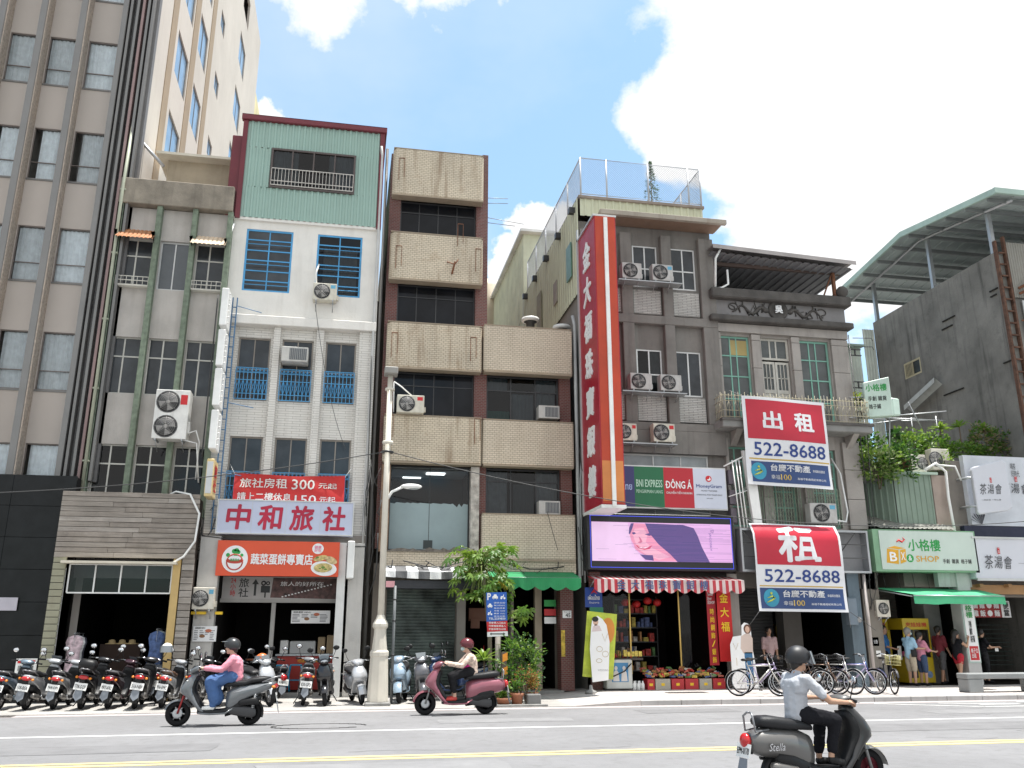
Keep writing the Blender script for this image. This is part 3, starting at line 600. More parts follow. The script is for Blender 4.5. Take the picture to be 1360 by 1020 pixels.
    m = MB(); m.add([(-3.86, 24.3, 16.98), (.56, 24.3, 16.98), (.56, 34, 17.35), (-3.86, 34, 17.35)], [(0, 1, 2, 3)]); part('roof_sheet', m, mar, t)
    m = MB(); m.box(-3.80, 24.36, 13.5, -3.66, 24.46, 16.8); part('corner_trim', m, mar, t); m = MB(); m.box(.36, 24.36, 13.5, .50, 24.46, 16.8); part('corner_trim', m, mar, t)
    m = MB(); m.box(-4.1, 24.47, 13.6, -3.80, 26.5, 16.3); part('side_trim', m, mar, t, bevel=.02)
    w = window(t, FR(24.40), hw2, M('brown_window', (.085, .065, .06), .5), GLD, cols=(.25, .5, .75), rec=-.05, fd=.09, fw=.06, curtain=[(.03, .32, .04, .97, frosted), (.68, .97, .04, .97, frosted)])
    m = MB(FR(24.34))
    for z in (14.66, 14.80, 15.22): m.box(-2.85, z - .01, 0, -.41, z + .01, .02)
    for k in range(25): x = -2.85 + 2.44 * k / 24; m.box(x - .007, 14.66, .003, x + .007, 15.22, .017)
    part('window_rail', m, M('pale_rail', (.55, .52, .48), .5), t)
    m = MB(); m.box(-1.2, 24.42, 13.48, .44, 24.50, 13.56); m.box(-3.84, 24.42, 13.48, -1.2, 24.5, 13.56); part('flashing', m, wr, t)
    m = MB(); m.tube([(.40, 24.38, 4.0), (.42, 24.38, 10), (.44, 24.38, 16.0), (.40, 24.3, 16.3)], .04, 8); part('down_pipe', m, M('pvc_pipe', (.50, .50, .49), .5), t)
    m = MB(); m.tube([(.58, 24.6, .2), (.60, 24.6, 16.4)], .05, 6); part('side_pipe', m, M('dark_pipe', (.10, .095, .09), .7), t)
    # air conditioners
    ac_unit(-1.38, -.70, 11.0, 11.52, 24.5, 'white air conditioner with a round fan under the right blue barred window', badge='blue')
    m = MB(); m.tube([(-1.3, 24.4, 11.5), (-1.34, 24.35, 11.9), (-1.27, 24.42, 12.2)], .03, 6); tag(part('cooling_pipe', m, whitep), 'short white pipe rising beside the air conditioner at the blue window', 'pipe')
    def box_ac(x0, x1, z0, z1, Y, lab):
        o = thing('window_air_conditioner', lab, 'air conditioner', (x0, Y, z0), 'window air conditioners'); m = MB(); m.box(x0, Y - .28, z0, x1, Y + .2, z1); part('casing', m, M('old_cream_plastic', (.50, .49, .46), .5, obj=True, stain=.35), o, bevel=.012)
        m = MB(FR(Y - .28)); m.box(x0 + .3 * (x1 - x0), z0 + .05, 0, x1 - .04, z1 - .05, .004); part('vent', m, M('vent_dark', (.10, .11, .12), .5), o)
        m = MB(FR(Y - .284))
        for k in range(9): x = x0 + .33 * (x1 - x0) + k * (x1 - x0) * .62 / 9; m.box(x, z0 + .06, 0, x + .008, z1 - .06, .006)
        part('slat', m, MC['old_cream_plastic'], o, kind='stuff'); return o
    box_ac(-2.14, -1.40, 9.08, 9.52, 24.5, 'old box air conditioner in the middle upper window of the white inn')
    box_ac(5.42, 6.06, 7.80, 8.20, 24.75, 'box air conditioner with dark louvres in the upper annex window of the tan brick building')
    box_ac(5.40, 6.04, 4.93, 5.33, 24.75, 'box air conditioner in the curtained lower window of the tan brick building')
    # ground floor
    m = MB(); m.box(-.24, 24.12, .02, -.02, 24.34, 3.98); part('pillar', m, white, t, bevel=.01); m = MB(); m.box(.05, 24.2, .02, .46, 24.6, 3.98); part('pillar', m, M('dirty_white_tile', (.50, .485, .46), .7, stain=.5, scol=(.2, .18, .16)), t, bevel=.01)
    m = MB(); m.box(-3.82, 24.1, .02, -3.30, 24.5, 4.1); part('pillar', m, MC['dirty_white_tile'], t, bevel=.01)
    m = MB(); m.box(-3.84, 24.35, 3.96, .5, 24.62, 4.2); part('beam', m, M('grimy_beam', (.22, .205, .19), .9, stain=.5), t)
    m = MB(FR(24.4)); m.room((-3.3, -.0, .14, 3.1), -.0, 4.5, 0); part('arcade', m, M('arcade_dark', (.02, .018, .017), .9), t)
    m = MB(); m.box(-3.3, 24.3, 0.0, .05, 24.45, .14); part('step', m, concrete, t)
    m = MB(); m.box(-3.3, 24.9, 2.42, -.2, 25.0, 2.52); part('lintel', m, M('grey_lintel', (.35, .34, .32), .7), t); m = MB(); m.box(-1.95, 24.95, .14, -1.84, 25.05, 2.42); part('post', m, M('grey_lintel', (.3, .3, .3), .7), t)
    # poster band under the orange sign
    s = thing('hanging_poster', 'dim white poster with an arrow and a film strip under the orange shop sign', 'poster', (-1.7, 24.95, 2.5)); G = FR(24.9); m = MB(G); m.box(-3.27, 2.52, 0, -.22, 3.1, .01); part('sheet', m, M('dim_poster', (.42, .40, .39), .7), s)
    letters(s, '24\n小\n時', G, (-3.06, 2.58, -2.92, 3.06), redp, .02, .013); letters(s, '旅\n社', G, (-2.84, 2.56, -2.58, 3.06), blacki, .02, .013)
    m = MB(G); m.prism([(-2.44, 2.6), (-2.38, 2.6), (-2.38, 2.9), (-2.32, 2.9), (-2.41, 3.04), (-2.50, 2.9), (-2.44, 2.9)], .011, .014); part('arrow', m, blacki, s)
    m = MB(G); m.box(-2.26, 2.68, .011, -2.02, 2.86, .014); m.torus((-2.2, 2.93, .013), (0, 0, 1), .05, .02, 12, 4); m.torus((-2.08, 2.93, .013), (0, 0, 1), .04, .015, 12, 4); m.box(-2.16, 2.55, .011, -2.12, 2.68, .014); part('camera_emblem', m, blacki, s)
    m = MB(G); m.prism([(-2.0, 2.55), (-.25, 2.52), (-.25, 3.08), (-1.95, 3.08)], .011, .012); part('photo_area', m, M('brown_photo', (.09, .045, .04), .6, var=.8, vs=7), s); letters(s, '旅人的好所在', G, (-1.75, 2.86, -.6, 2.98), whitei, .0, .013)
    m = MB(G)
    for k in range(16): x = -1.7 + k * .085; z = 2.56 + k * .022; m.box(x, z, .0125, x + .045, z + .03, .014)
    part('film_strip', m, whitei, s, kind='stuff')
    # red banner, inn sign, orange sign
    s = thing('red_banner', 'sagging red cloth banner with white room prices above the inn sign', 'banner', (-1.6, 24.3, 5.4)); m = MB(FR(24.28))
    def wav(x, z): return .03 * math.sin(x * 5) + .02 * math.sin(z * 9 + x * 3)
    V = []; nx, nz_ = 30, 8
    for j in range(nz_ + 1):
        for i in range(nx + 1):
            x = -3.13 + 2.96 * i / nx; z = 4.98 + (.86) * j / nz_ + .05 * math.sin(i / nx * math.pi) * (-1) * j / nz_; V.append((x, z, wav(x, z)))
    m.add(V, [(j * (nx + 1) + i, j * (nx + 1) + i + 1, (j + 1) * (nx + 1) + i + 1, (j + 1) * (nx + 1) + i) for j in range(nz_) for i in range(nx)], True); part('cloth', m, M('banner_red', (.46, .022, .02), .7, obj=True), s)
    for (tt, r) in (('旅社房租', (-2.98, 5.44, -1.72, 5.70)), ('300', (-1.60, 5.42, -.98, 5.70)), ('元起', (-.88, 5.46, -.38, 5.62)), ('請上二樓休息', (-3.02, 5.08, -1.60, 5.31)), ('150', (-1.50, 5.03, -.92, 5.27)), ('元起', (-.84, 5.08, -.40, 5.24))):
        mm = MB(FR(24.28)); tx(mm, tt, *r, c=0, bold=.02); mm.v = [v + Vector((0, -.008 - wav(v.x, v.z), 0)) for v in mm.v]; part('lettering', mm, M('silver_print', (.66, .64, .6), .5), s)
    m = MB(); m.tube([(-3.13, 24.25, 5.8), (-3.3, 24.5, 6.1)], .006, 4); m.tube([(-.17, 24.25, 5.8), (0, 24.45, 6.1)], .006, 4); part('string', m, whitep, s, kind='stuff')
    s = thing('inn_sign', 'long pale blue light box sign with four large red characters', 'sign', (-1.7, 24.2, 4.17)); m = MB(); m.box(-3.46, 24.0, 4.15, .12, 24.28, 5.07); part('box', m, M('sign_lilac', (.50, .54, .68), .4, bump=0, var=.04), s)
    m = MB(FR(24.0)); 
    for (a, b, c, d) in ((-3.46, .12, 4.15, 4.18), (-3.46, .12, 5.04, 5.07), (-3.46, -3.43, 4.18, 5.04), (.09, .12, 4.18, 5.04)): m.box(a, c, 0, b, d, .02)
    for x in (-2.56, -1.67, -.77): m.box(x - .004, 4.18, 0, x + .004, 5.04, .004)
    part('rim', m, alu, s)
    for ch, x in zip('中和旅社', (-2.92, -2.10, -1.27, -.42)): letters(s, ch, FR(24.0), (x - .31, 4.27, x + .31, 4.94), M('inn_red', (.42, .01, .045), .5), .045, .006, name='character', shear=.06)
    s = thing('orange_shop_sign', 'orange sign with a round white logo and a plate of egg rolls', 'sign', (-1.7, 24.0, 3.09)); G = FR(24.0); m = MB(); m.box(-3.36, 24.0, 3.07, -.21, 24.1, 3.98); part('board', m, M('orange_print', (.68, .085, .03), .5, bump=0, var=.04), s)
    def disc(mb, x, z, rx, rz, c, n=28, th=.003, rot=0.):
        P = []
        for k in range(n):
            a = 2 * math.pi * k / n; u, v = rx * math.cos(a), rz * math.sin(a); P.append((x + u * math.cos(rot) - v * math.sin(rot), z + u * math.sin(rot) + v * math.cos(rot)))
        mb.prism(P, c - th, c)
    m = MB(G); disc(m, -2.90, 3.50, .33, .35, .008); part('logo_disc', m, whitei, s)
    m = MB(G); disc(m, -2.90, 3.46, .22, .08, .012); m.torus((-2.9, 3.42, .010), (0, 0, 1), .20, .018, 20, 4); part('logo_plate', m, M('logo_red', (.45, .05, .03), .5), s)
    m = MB(G); disc(m, -2.90, 3.52, .17, .06, .016); part('logo_bowl', m, whitei, s); m = MB(G)
    for (x, z, r) in ((-2.93, 3.70, .06), (-2.87, 3.72, .06), (-2.82, 3.68, .05), (-3.08, 3.60, .05), (-2.73, 3.60, .04)): disc(m, x, z, r, r, .014)
    m.box(-2.93, 3.58, .012, -2.84, 3.70, .015); part('logo_hat', m, greeni, s); letters(s, '健康蔬食', G, (-3.02, 3.44, -2.78, 3.51), greeni, .02, .018)
    letters(s, '蔬菜蛋餅專賣店', G, (-2.50, 3.36, -.90, 3.65), whitei, .035, .006)
    m = MB(G); disc(m, -.78, 3.80, .15, .14, .006); part('badge', m, whitei, s); letters(s, '健康\n好吃', G, (-.87, 3.71, -.69, 3.88), M('pink_print', (.75, .1, .25), .5), .01, .009)
    m = MB(G); disc(m, -.60, 3.28, .34, .19, .006, rot=-.1); part('plate', m, whitei, s)
    egg = M('egg_roll', (.50, .40, .16), .6, var=.5, vs=12); 
    for k, (x, z, rx, rz, ro) in enumerate(((-.70, 3.55, .19, .07, .25), (-.42, 3.50, .17, .09, -.4), (-.62, 3.30, .24, .12, .05))): m = MB(G); disc(m, x, z, rx, rz, .012 + .003 * k, rot=ro); part('egg_roll', m, egg if k != 1 else M('egg_roll_b', (.55, .42, .22), .6, var=.5, vs=14), s)
    m = MB(G)
    for (x, z, r) in ((-.62, 3.31, .05), (-.7, 3.28, .03), (-.55, 3.26, .04), (-.78, 3.57, .04)): disc(m, x, z, r, r * .6, .021)
    part('filling', m, M('filling_green', (.12, .22, .04), .6), s)
    w_ = thing('side_sign_box', 'plain white light box sign beside the orange sign', 'sign', (.1, 24.1, 3.05)); m = MB(); m.box(.0, 23.75, 3.02, .19, 24.2, 4.0); part('box', m, whitep, w_, bevel=.02); m = MB(); m.box(.05, 24.2, 3.3, .14, 24.35, 3.36); part('bracket', m, steel, w_)
    # menu boards
    def menu(x0, x1, z0, z1, Y, lab, seed):
        q = thing('menu_board', lab, 'menu board', (x0, Y, z0)); G = FR(Y); m = MB(G); m.box(x0, z0, -.015, x1, z1, 0); part('panel', m, whitei, q); rr = random.Random(seed)
        m = MB(G)
        for c in range(4):
            for r_ in range(6):
                if c in (1, 2) and r_ in (0, 1, 2): continue
                xx = x0 + .03 + (x1 - x0 - .06) * c / 4; zz = z0 + .04 + (z1 - z0 - .12) * r_ / 6; m.box(xx, zz, .001, xx + (x1 - x0) / 4 * rr.uniform(.5, .8), zz + .018, .003)
        part('text_rows', m, M('grey_print', (.2, .2, .22), .6), q, kind='stuff'); letters(q, '蔬菜蛋餅 MENU', G, (x0 + .05, z1 - .07, (x0 + x1) / 2, z1 - .02), blacki, .02, .003)
        m = MB(G); disc(m, x0 + (x1 - x0) * .40, z0 + (z1 - z0) * .35, .07, .04, .004); part('dish_photo', m, M('dish', (.25, .12, .05), .6), q); m = MB(G); disc(m, x0 + (x1 - x0) * .65, z0 + (z1 - z0) * .7, .08, .04, .004); part('dish_photo', m, M('dish_b', (.5, .15, .08), .6), q); return q
    menu(-3.78, -3.2, 1.42, 1.80, 24.06, 'white menu board on the pillar under the lower air conditioner', 1); menu(-1.42, -.38, 1.88, 2.22, 25.1, 'white menu board hanging over the red counter', 2)
    ac_unit(-3.84, -3.30, 2.21, 2.76, 24.14, 'small air conditioner low on the inn pillar with a pale blue sticker', fx=.36, badge='blue', bracket=True, col_='ac_cream')
    m = MB(); m.box(-3.86, 23.98, 2.09, -3.5, 24.08, 2.16); m.box(-3.28, 24.05, 2.09, -3.1, 24.15, 2.16); part('yellow_strip', m, yeli, t, kind='stuff')
    # counter, stool, table in the eatery
    o = thing('food_counter', 'red fronted food counter with white boxes inside the egg pancake shop', 'counter', (-1, 25.6, .14)); m = MB(); m.box(-1.75, 25.6, .14, -.1, 26.2, 1.02); part('body', m, M('counter_red', (.40, .03, .02), .5), o)
    m = MB(); m.box(-1.8, 25.55, 1.02, -.1, 26.25, 1.07); part('top', m, steel, o); letters(o, 'VEGGIE EGG PANCAKE 蔬菜蛋餅', FR(25.6), (-1.2, .84, -.35, .94), yeli, .0)
    for k, (x, w, h, c) in enumerate(((-1.7, .22, .36, whitep), (-1.44, .7, .34, M('fridge_white', (.5, .5, .5), .4)), (-.68, .2, .45, M('tan_sack', (.38, .28, .17), .8)), (-.44, .28, .5, MC['tan_sack']))):
        q = thing('box', ['narrow white box on the counter', 'wide white container on the counter', 'tan paper sack on the counter', 'taller tan sack at the counter end'][k], 'box', (x, 25.7, 1.07)); m = MB(); m.box(x, 25.65, 1.07, x + w, 26.0, 1.07 + h); part('body', m, c, q, bevel=.02)
    def stool(x, y, z, lab, mt, r0=.16, h=.68):
        q = thing('stool', lab, 'stool', (x, y, z)); m = MB(); m.box(x - r0, y - r0, z + h - .03, x + r0, y + r0, z + h); part('seat', m, mt, q, bevel=.012)
        for (sx, sy) in ((-1, -1), (1, -1), (-1, 1), (1, 1)):
            m = MB(); m.tube([(x + sx * (r0 - .02), y + sy * (r0 - .02), z + h - .03), (x + sx * (r0 + .07), y + sy * (r0 + .07), z)], [.022, .014], 5); part('leg', m, mt, q)
        m = MB()
        for (sx, sy, tx_, ty) in ((-1, -1, 1, -1), (1, -1, 1, 1), (1, 1, -1, 1), (-1, 1, -1, -1)): e = r0 + .03; m.tube([(x + sx * e, y + sy * e, z + .28), (x + tx_ * e, y + ty * e, z + .28)], .009, 4)
        part('stretcher', m, mt, q)
    stool(-1.55, 24.75, .14, 'light blue metal bar stool in front of the red counter', M('blue_stool_paint', (.03, .27, .45), .4, obj=True)); stool(-1.2, 24.95, .14, 'second light blue metal stool half hidden behind the first', MC['blue_stool_paint'])
    q = thing('round_table', 'small round brown table at the inn entrance', 'table', (-2.2, 25, .14)); m = MB(); m.lathe([(.38, .93), (.38, .97), (.01, .97)], (-2.15, 25, 0), 20); part('top', m, M('brown_top', (.18, .07, .04), .5), q); m = MB(); m.lathe([(.2, .14), (.2, .17), (.03, .19), (.03, .93)], (-2.15, 25, 0), 12); part('stand', m, black, q)
    # blue painted ladder frame and projecting light boxes
    fr = thing('blue_sign_frame', 'blue painted steel lattice holding the stacked projecting sign boxes', 'sign frame', (-3.5, 24.2, 4.2)); m = MB(); bl = M('frame_blue', (.06, .16, .30), .6, stain=.4)
    for x in (-3.60, -3.48): m.box(x - .015, 24.22, 4.2, x + .015, 24.27, 10.9)
    for k in range(22): z = 4.3 + k * .3; m.box(-3.60, 24.225, z, -3.48, 24.265, z + .02)
    part('lattice', m, bl, fr)
    for z in (10.6, 7.75, 5.8): m = MB(); m.tube([(-3.45, 24.1, z), (-2.8, 24.4, z - .05)], .012, 5); part('stay', m, bl, fr)
    for k, (z0, z1) in enumerate(((9.78, 10.88), (8.62, 9.66), (7.50, 8.54), (6.32, 7.38), (5.05, 6.05))):
        wds_ = ['topmost blank white projecting light box above the stack', 'second blank white light box from the top of the projecting stack', 'third blank white light box of the projecting stack', 'fourth blank white light box, just above the yellow one', 'weathered yellow edged projecting light box at the bottom of the stack'][k]
        x = -3.80 + .012 * k
        s = thing('projecting_sign', wds_, 'sign', (x, 24.1, z0), 'projecting light boxes on the blue frame'); m = MB(); m.box(x, 23.45, z0, x + .19, 24.15, z1); part('box', m, whitep if k < 4 else M('yellow_edge', (.66, .52, .25), .5, stain=.5), s, bevel=.02)
        if k == 4: m = MB(FR(23.45)); m.box(x + .02, z0 + .08, 0, x + .17, z1 - .08, .012); part('panel', m, M('greyish_panel', (.55, .56, .56), .4), s); letters(s, '旅\n社', SR(x + .19), (23.55, z0 + .15, 24.05, z1 - .12), redp, .05, .006)
        else:
            m = MB()
            for q in range(6): m.ell((x + .21, 23.6, z0 + .12 + q * (z1 - z0 - .24) / 5), .025, .03, .025, 8, 5)
            part('bulb', m, whitep, s, kind='stuff')
        m = MB(); m.box(x + .05, 24.15, (z0 + z1) / 2 - .02, x + .14, 24.26, (z0 + z1) / 2 + .02); part('bracket', m, bl, s)
b2()

# ------------------------------------------------------------------ tan brick building
def disc(mb, x, z, rx, rz, c, n=28, th=.003, rot=0.):
    P = []
    for k in range(n):
        a = 2 * math.pi * k / n; u, v = rx * math.cos(a), rz * math.sin(a); P.append((x + u * math.cos(rot) - v * math.sin(rot), z + u * math.sin(rot) + v * math.cos(rot)))
    mb.prism(P, c - th, c)
def scallop_awning(t, x0, x1, ztop, zf, y0, y1, mats, stripe=None, drop=.22, n=None, nsc=9, name='canopy'):
    """sloping cloth from the wall (y0, ztop) to the front bar (y1, zf) with a scalloped valance; stripes alternate the two materials"""
    n = n or 40; m = MB(); L = x1 - x0
    for i in range(n):
        a, b = x0 + L * i / n, x0 + L * (i + 1) / n; m.mat = (int(i / (n / stripe)) % 2) if stripe else 0
        sg = lambda x: .015 * math.sin((x - x0) * 3.1)
        m.quad((a, y0, ztop), (a, (y0 + y1) / 2, (ztop + zf) / 2 - .02 + sg(a)), (b, (y0 + y1) / 2, (ztop + zf) / 2 - .02 + sg(b)), (b, y0, ztop)); m.quad((a, (y0 + y1) / 2, (ztop + zf) / 2 - .02 + sg(a)), (a, y1, zf), (b, y1, zf), (b, (y0 + y1) / 2, (ztop + zf) / 2 - .02 + sg(b)))
        dz = lambda x: drop * (.72 + .28 * abs(math.sin((x - x0) / L * nsc * math.pi))); w = lambda x: .012 * math.sin(x * 17)
        m.quad((a, y1, zf), (a, y1 - .01 + w(a), zf - dz(a)), (b, y1 - .01 + w(b), zf - dz(b)), (b, y1, zf))
    part(name, m, mats, t)
    m = MB(); m.tube([(x0, y1 + .02, zf - .01), (x1, y1 + .02, zf - .01)], .02, 6)
    for x in (x0 + .03, x1 - .03): m.tube([(x, y1, zf), (x, y0, ztop - .45)], .014, 5)
    part('arm', m, steel, t)
def b3():
    t = thing('tan_brick_building', 'tan brick building with projecting brick bands, dark red tiled piers and a lower annex', 'building', (3.6, 24.5, 0))
    tb = M('tan_brick', (.55, .475, .37), .75, kind='brick', p=(.135, .062, (.24, .20, .15), (.60, .52, .41), .0055), bump=.55, var=.08, vs=.7, stain=.4, scol=(.30, .24, .17), bs=60)
    tbr = M('rust_stained_tan_brick', (.55, .475, .365), .8, kind='brick', p=(.135, .062, (.22, .18, .13), (.60, .52, .40), .0055), bump=.55, var=.14, vs=.7, stain=1., scol=(.22, .145, .085), bs=60)
    rb = M('dark_red_tile', (.15, .035, .028), .6, kind='brick', p=(.11, .05, (.17, .14, .125), (.11, .026, .022), .006), bump=.4, var=.15, stain=.1)
    core = M('gap_blocker_brown', (.10, .085, .07), .9)
    m = MB(); simple_body(m, .74, 3.84, 24.98, 38, 3, 16.3); simple_body(m, 3.84, 6.44, 24.98, 36, 3, 10.7); part('side_wall', m, M('rough_render', (.20, .17, .14), .9, stain=.5), t)
    m = MB(); m.box(3.66, 24.62, 3.9, 3.85, 38, 16.55); m.box(3.48, 24.62, 3.5, 3.66, 25.0, 16.4); part('pier', m, rb, t); m = MB(); m.box(.74, 24.66, 3.9, 1.09, 25.0, 16.3); part('pier', m, rb, t); m = MB(); m.box(6.10, 24.62, 3.0, 6.44, 25.0, 10.7); part('pier', m, rb, t)
    # bands: front face with bevelled ends
    def band(x0, x1, z0, z1, mt, rr_=.12, y0=24.30, top=False):
        m = MB(); pts = [(x0, 24.62), (x0, y0 + rr_), (x0 + rr_ * .8, y0), (x1 - rr_ * .5, y0), (x1, y0 + rr_ * .6), (x1, 24.62)]
        v = [(a, b, z0) for a, b in pts] + [(a, b, z1) for a, b in pts]; n = len(pts)
        m.add(v, [tuple(range(n)), tuple(range(2 * n - 1, n - 1, -1))] + [(i, n + i, n + i + 1, i + 1) for i in range(n - 1)] + [(n - 1, 2 * n - 1, n, 0)])
        m.v = [Vector(q) for q in m.v]; m.f = [f[::-1] for f in m.f]; part('brick_band', m, mt, t, bevel=.02)
        m = MB(); m.box(x0 + .02, y0 - .015, z0 - .05, x1 - .02, 24.62, z0 - .002); part('band_soffit', m, M('band_trim', (.33, .27, .20), .8, stain=.3), t); m = MB(); m.box(x0 + .01, y0 + .0, z1 + .002, x1 - .01, 24.62, z1 + .03); part('coping', m, MC['band_trim'], t)
    band(.79, 3.66, 14.72, 16.30, tbr); band(.80, 3.66, 11.90, 13.42, tbr); band(.82, 3.66, 9.12, 10.50, tbr); band(.84, 3.68, 6.32, 7.66, tbr)
    band(3.71, 6.44, 9.15, 10.58, tb, .05); band(3.71, 6.44, 6.32, 7.64, tb, .05); band(3.71, 6.44, 3.62, 4.88, tb, .05)
    m = MB(); m.box(.9, 24.42, 3.30, 3.7, 24.9, 3.80); part('brick_band', m, tb, t); m = MB(); m.box(3.7, 24.34, 3.25, 6.44, 24.9, 3.62); part('brick_band', m, tb, t)
    m = MB()                                                        # broken render edge under the big window
    pts = [(.95, 3.80)]; x = .95
    while x < 3.5: x += random.uniform(.08, .22); pts.append((x, 3.86 + random.uniform(-.03, .09)))
    pts += [(3.5, 3.80)]; m.M = FR(24.40); m.prism(pts, -.2, .03); part('broken_sill', m, M('chipped_plaster', (.16, .14, .12), .95, var=.5, vs=8), t)
    m = MB(); m.box(.84, 24.45, 3.80, 1.09, 24.75, 6.25); part('bare_pier', m, M('brown_bare_wall', (.22, .14, .09), .9, var=.4, vs=5, stain=.7, scol=(.08, .06, .05)), t); m = MB(); m.box(3.40, 24.45, 3.8, 3.64, 24.75, 6.25); part('bare_pier', m, M('peeling_paint', (.45, .42, .38), .9, var=.5, vs=5, stain=.9, scol=(.13, .07, .045)), t)
    m = MB(); m.box(.50, 25.3, 0, 1.1, 25.4, 11.5); part('gap_blocker', m, core, t)  # dark sheet added to block the bright background and keep the gap dark
    # windows
    H = [(1.09, 3.48, 13.38, 14.72), (1.09, 3.48, 10.50, 11.9), (1.09, 3.48, 7.64, 9.1)]; HA = [(3.86, 6.10, 7.60, 9.13), (3.86, 6.10, 4.85, 6.28)]; HB = (1.09, 3.40, 3.86, 6.28)
    F = FR(24.82); m = MB(F)
    for h in H + HA + [HB]: m.room(h, .0, 1.6, 0)
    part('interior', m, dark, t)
    for h in H: window(t, F, h, dkalu, M('brown_tint_pane', (.012, .013, .016), .1, var=.4, vs=1.2, bump=.01, bs=2, spec=.2), cols=(.25, .5, .75), rows=(.72,), rec=-.02, fw=.04)
    window(t, F, HA[0], dkalu, GLD, cols=(.34, .68), rows=(.70,), rec=-.02, fw=.05, curtain=[(.36, .66, .02, .66, frosted), (.02, .3, .7, .97, frosted), (.7, .97, .05, .97, frosted), (.02, .33, .0, .3, M('green_cloth', (.02, .25, .18), .8))])
    window(t, F, HA[1], dkalu, GLD, cols=(.34, .68), rows=(.74,), rec=-.02, fw=.05, curtain=[(.02, .30, .02, .95, M('white_net', (.50, .50, .49), .9, var=.25, vs=3)), (.38, .66, .02, .7, M('grey_net', (.22, .22, .22), .9)), (.69, .97, .1, .97, MC['white_net'])])
    w = window(t, F, HB, dkalu, GL, cols=(.5,), rec=-.02, fw=.04, cw=.015)
    m = MB(FR(24.815)); pts = [(1.12, 3.9), (3.37, 3.9), (3.37, 5.2)]; x = 3.37
    while x > 1.3: x -= random.uniform(.12, .4); z = 5.2 + (random.uniform(-.12, .0) if random.random() < .3 else 0); pts += [(x + .06, 5.22), (max(x, 1.14), z)]
    pts.append((1.12, 5.2)); m.prism(pts, .0, .005); part('frosted_film', m, M('film_bluegrey', (.27, .345, .36), .4, bump=.0, var=.08), t)
    m = MB(FR(24.808)); m.box(2.10, 3.92, 0, 2.36, 4.16, .004); part('letter_slot', m, M('slot_dark', (.03, .04, .04), .4), t)
    m = MB(); m.box(1.0, 24.85, 6.22, 3.5, 27.5, 6.27); part('ceiling', m, M('office_ceiling', (.38, .40, .40), .8), t)
    for (x, y) in ((2.2, 25.4), (1.55, 26.3)): m = MB(); m.box(x, y, 6.19, x + .55, y + .3, 6.215); part('ceiling_light', m, M('lamp_panel', (.9, .95, .95), .5, emit=1.6), t)
    ac_unit(1.18, 1.96, 7.70, 8.22, 24.42, 'white air conditioner standing on the brick band of the tan tower', fx=.36, badge='red', bracket=False); m = MB(); m.tube([(1.08, 24.3, 8.65), (1.3, 24.28, 8.5), (1.62, 24.3, 8.24)], .02, 6); m.tube([(1.1, 24.32, 7.75), (1.08, 24.3, 8.65)], .015, 6); tag(part('cooling_pipe', m, whitep), 'white pipe bending over the air conditioner on the brick band', 'pipe')
    # rusty bits, cables
    m = MB(FR(24.29))
    for (x, z) in ((.98, 12.2), (3.42, 12.3), (.96, 9.4), (2.85, 13.1), (3.3, 9.4), (3.45, 6.9), (.93, 6.9), (.97, 15.2)):
        m.box(x, z, .0, x + .015, z + .75, .012); m.box(x + .17, z + .1, 0, x + .182, z + .75, .01); m.box(x, z + .74, 0, x + .18, z + .76, .012)
    part('rusty_bracket', m, rust, t, kind='stuff')
    m = MB(); m.tube([(2.55, 24.3, 12.55), (2.75, 24.0, 12.35), (2.85, 23.98, 12.5)], .02, 5); m.tube([(2.7, 24.28, 12.15), (2.76, 24.02, 12.45)], .03, 5); part('broken_lamp', m, rust, t)
    # ground floor
    m = MB(FR(24.75)); m.wall(.74, 6.44, 0, 3.5, [(1.13, 3.06, .02, 2.8), (3.3, 4.62, .02, 2.9), (4.70, 5.96, .12, 2.95)], .35); part('ground_wall', m, M('dim_plaster', (.19, .165, .14), .9, stain=.5), t)
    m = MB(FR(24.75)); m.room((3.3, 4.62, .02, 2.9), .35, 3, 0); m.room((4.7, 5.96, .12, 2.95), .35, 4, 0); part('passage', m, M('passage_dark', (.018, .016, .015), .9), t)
    m = MB(FR(24.95)); pr = []; z = .02
    while z < 2.8: pr += [(z, 0), (z + .012, .02), (z + .06, .02), (z + .075, 0)]; z += .085
    for (a, c), (b, d) in zip(pr, pr[1:]): m.quad((1.13, a, c), (3.06, a, c), (3.06, b, d), (1.13, b, d))
    part('roller_shutter', m, M('green_black_shutter', (.075, .095, .085), .55, .1, var=.75, vs=1.7), t)
    m = MB(); m.box(3.06, 24.5, .02, 3.3, 24.78, 3.2); part('pillar', m, M('grey_tile_pillar', (.22, .20, .18), .7), t); m = MB(); m.box(5.96, 24.35, .1, 6.34, 24.8, 3.3); part('pillar', m, rb, t)
    m = MB(); m.box(5.35, 24.9, .12, 5.55, 25.1, 2.9); part('pillar', m, M('beige_tile', (.33, .27, .2), .7), t); m = MB()
    for k in range(9): m.box(4.72, 25.3 + k * .22, .12, 5.3, 25.52 + k * .22, .28 + k * .17)
    part('stairs', m, concrete, t); m = MB(); m.box(4.7, 24.2, .0, 6.0, 24.8, .12); part('door_step', m, concrete, t)
    m = MB(); m.box(1.0, 23.85, 2.78, 3.7, 24.5, 2.99); part('shutter_box', m, M('black_box', (.03, .032, .04), .5), t)
    o = thing('striped_awning', 'short white and grey striped awning over the closed roller shutter', 'awning', (2.3, 23.8, 3)); scallop_awning(o, .99, 3.75, 3.42, 3.22, 24.45, 23.75, [whitei, M('grey_stripe', (.14, .14, .145), .8)], 9, .2, 45, 1); m = MB(FR(23.73)); m.box(1.05, 2.80, 0, 1.28, 2.96, .01); part('notice', m, M('pink_notice', (.7, .35, .38), .6), o)
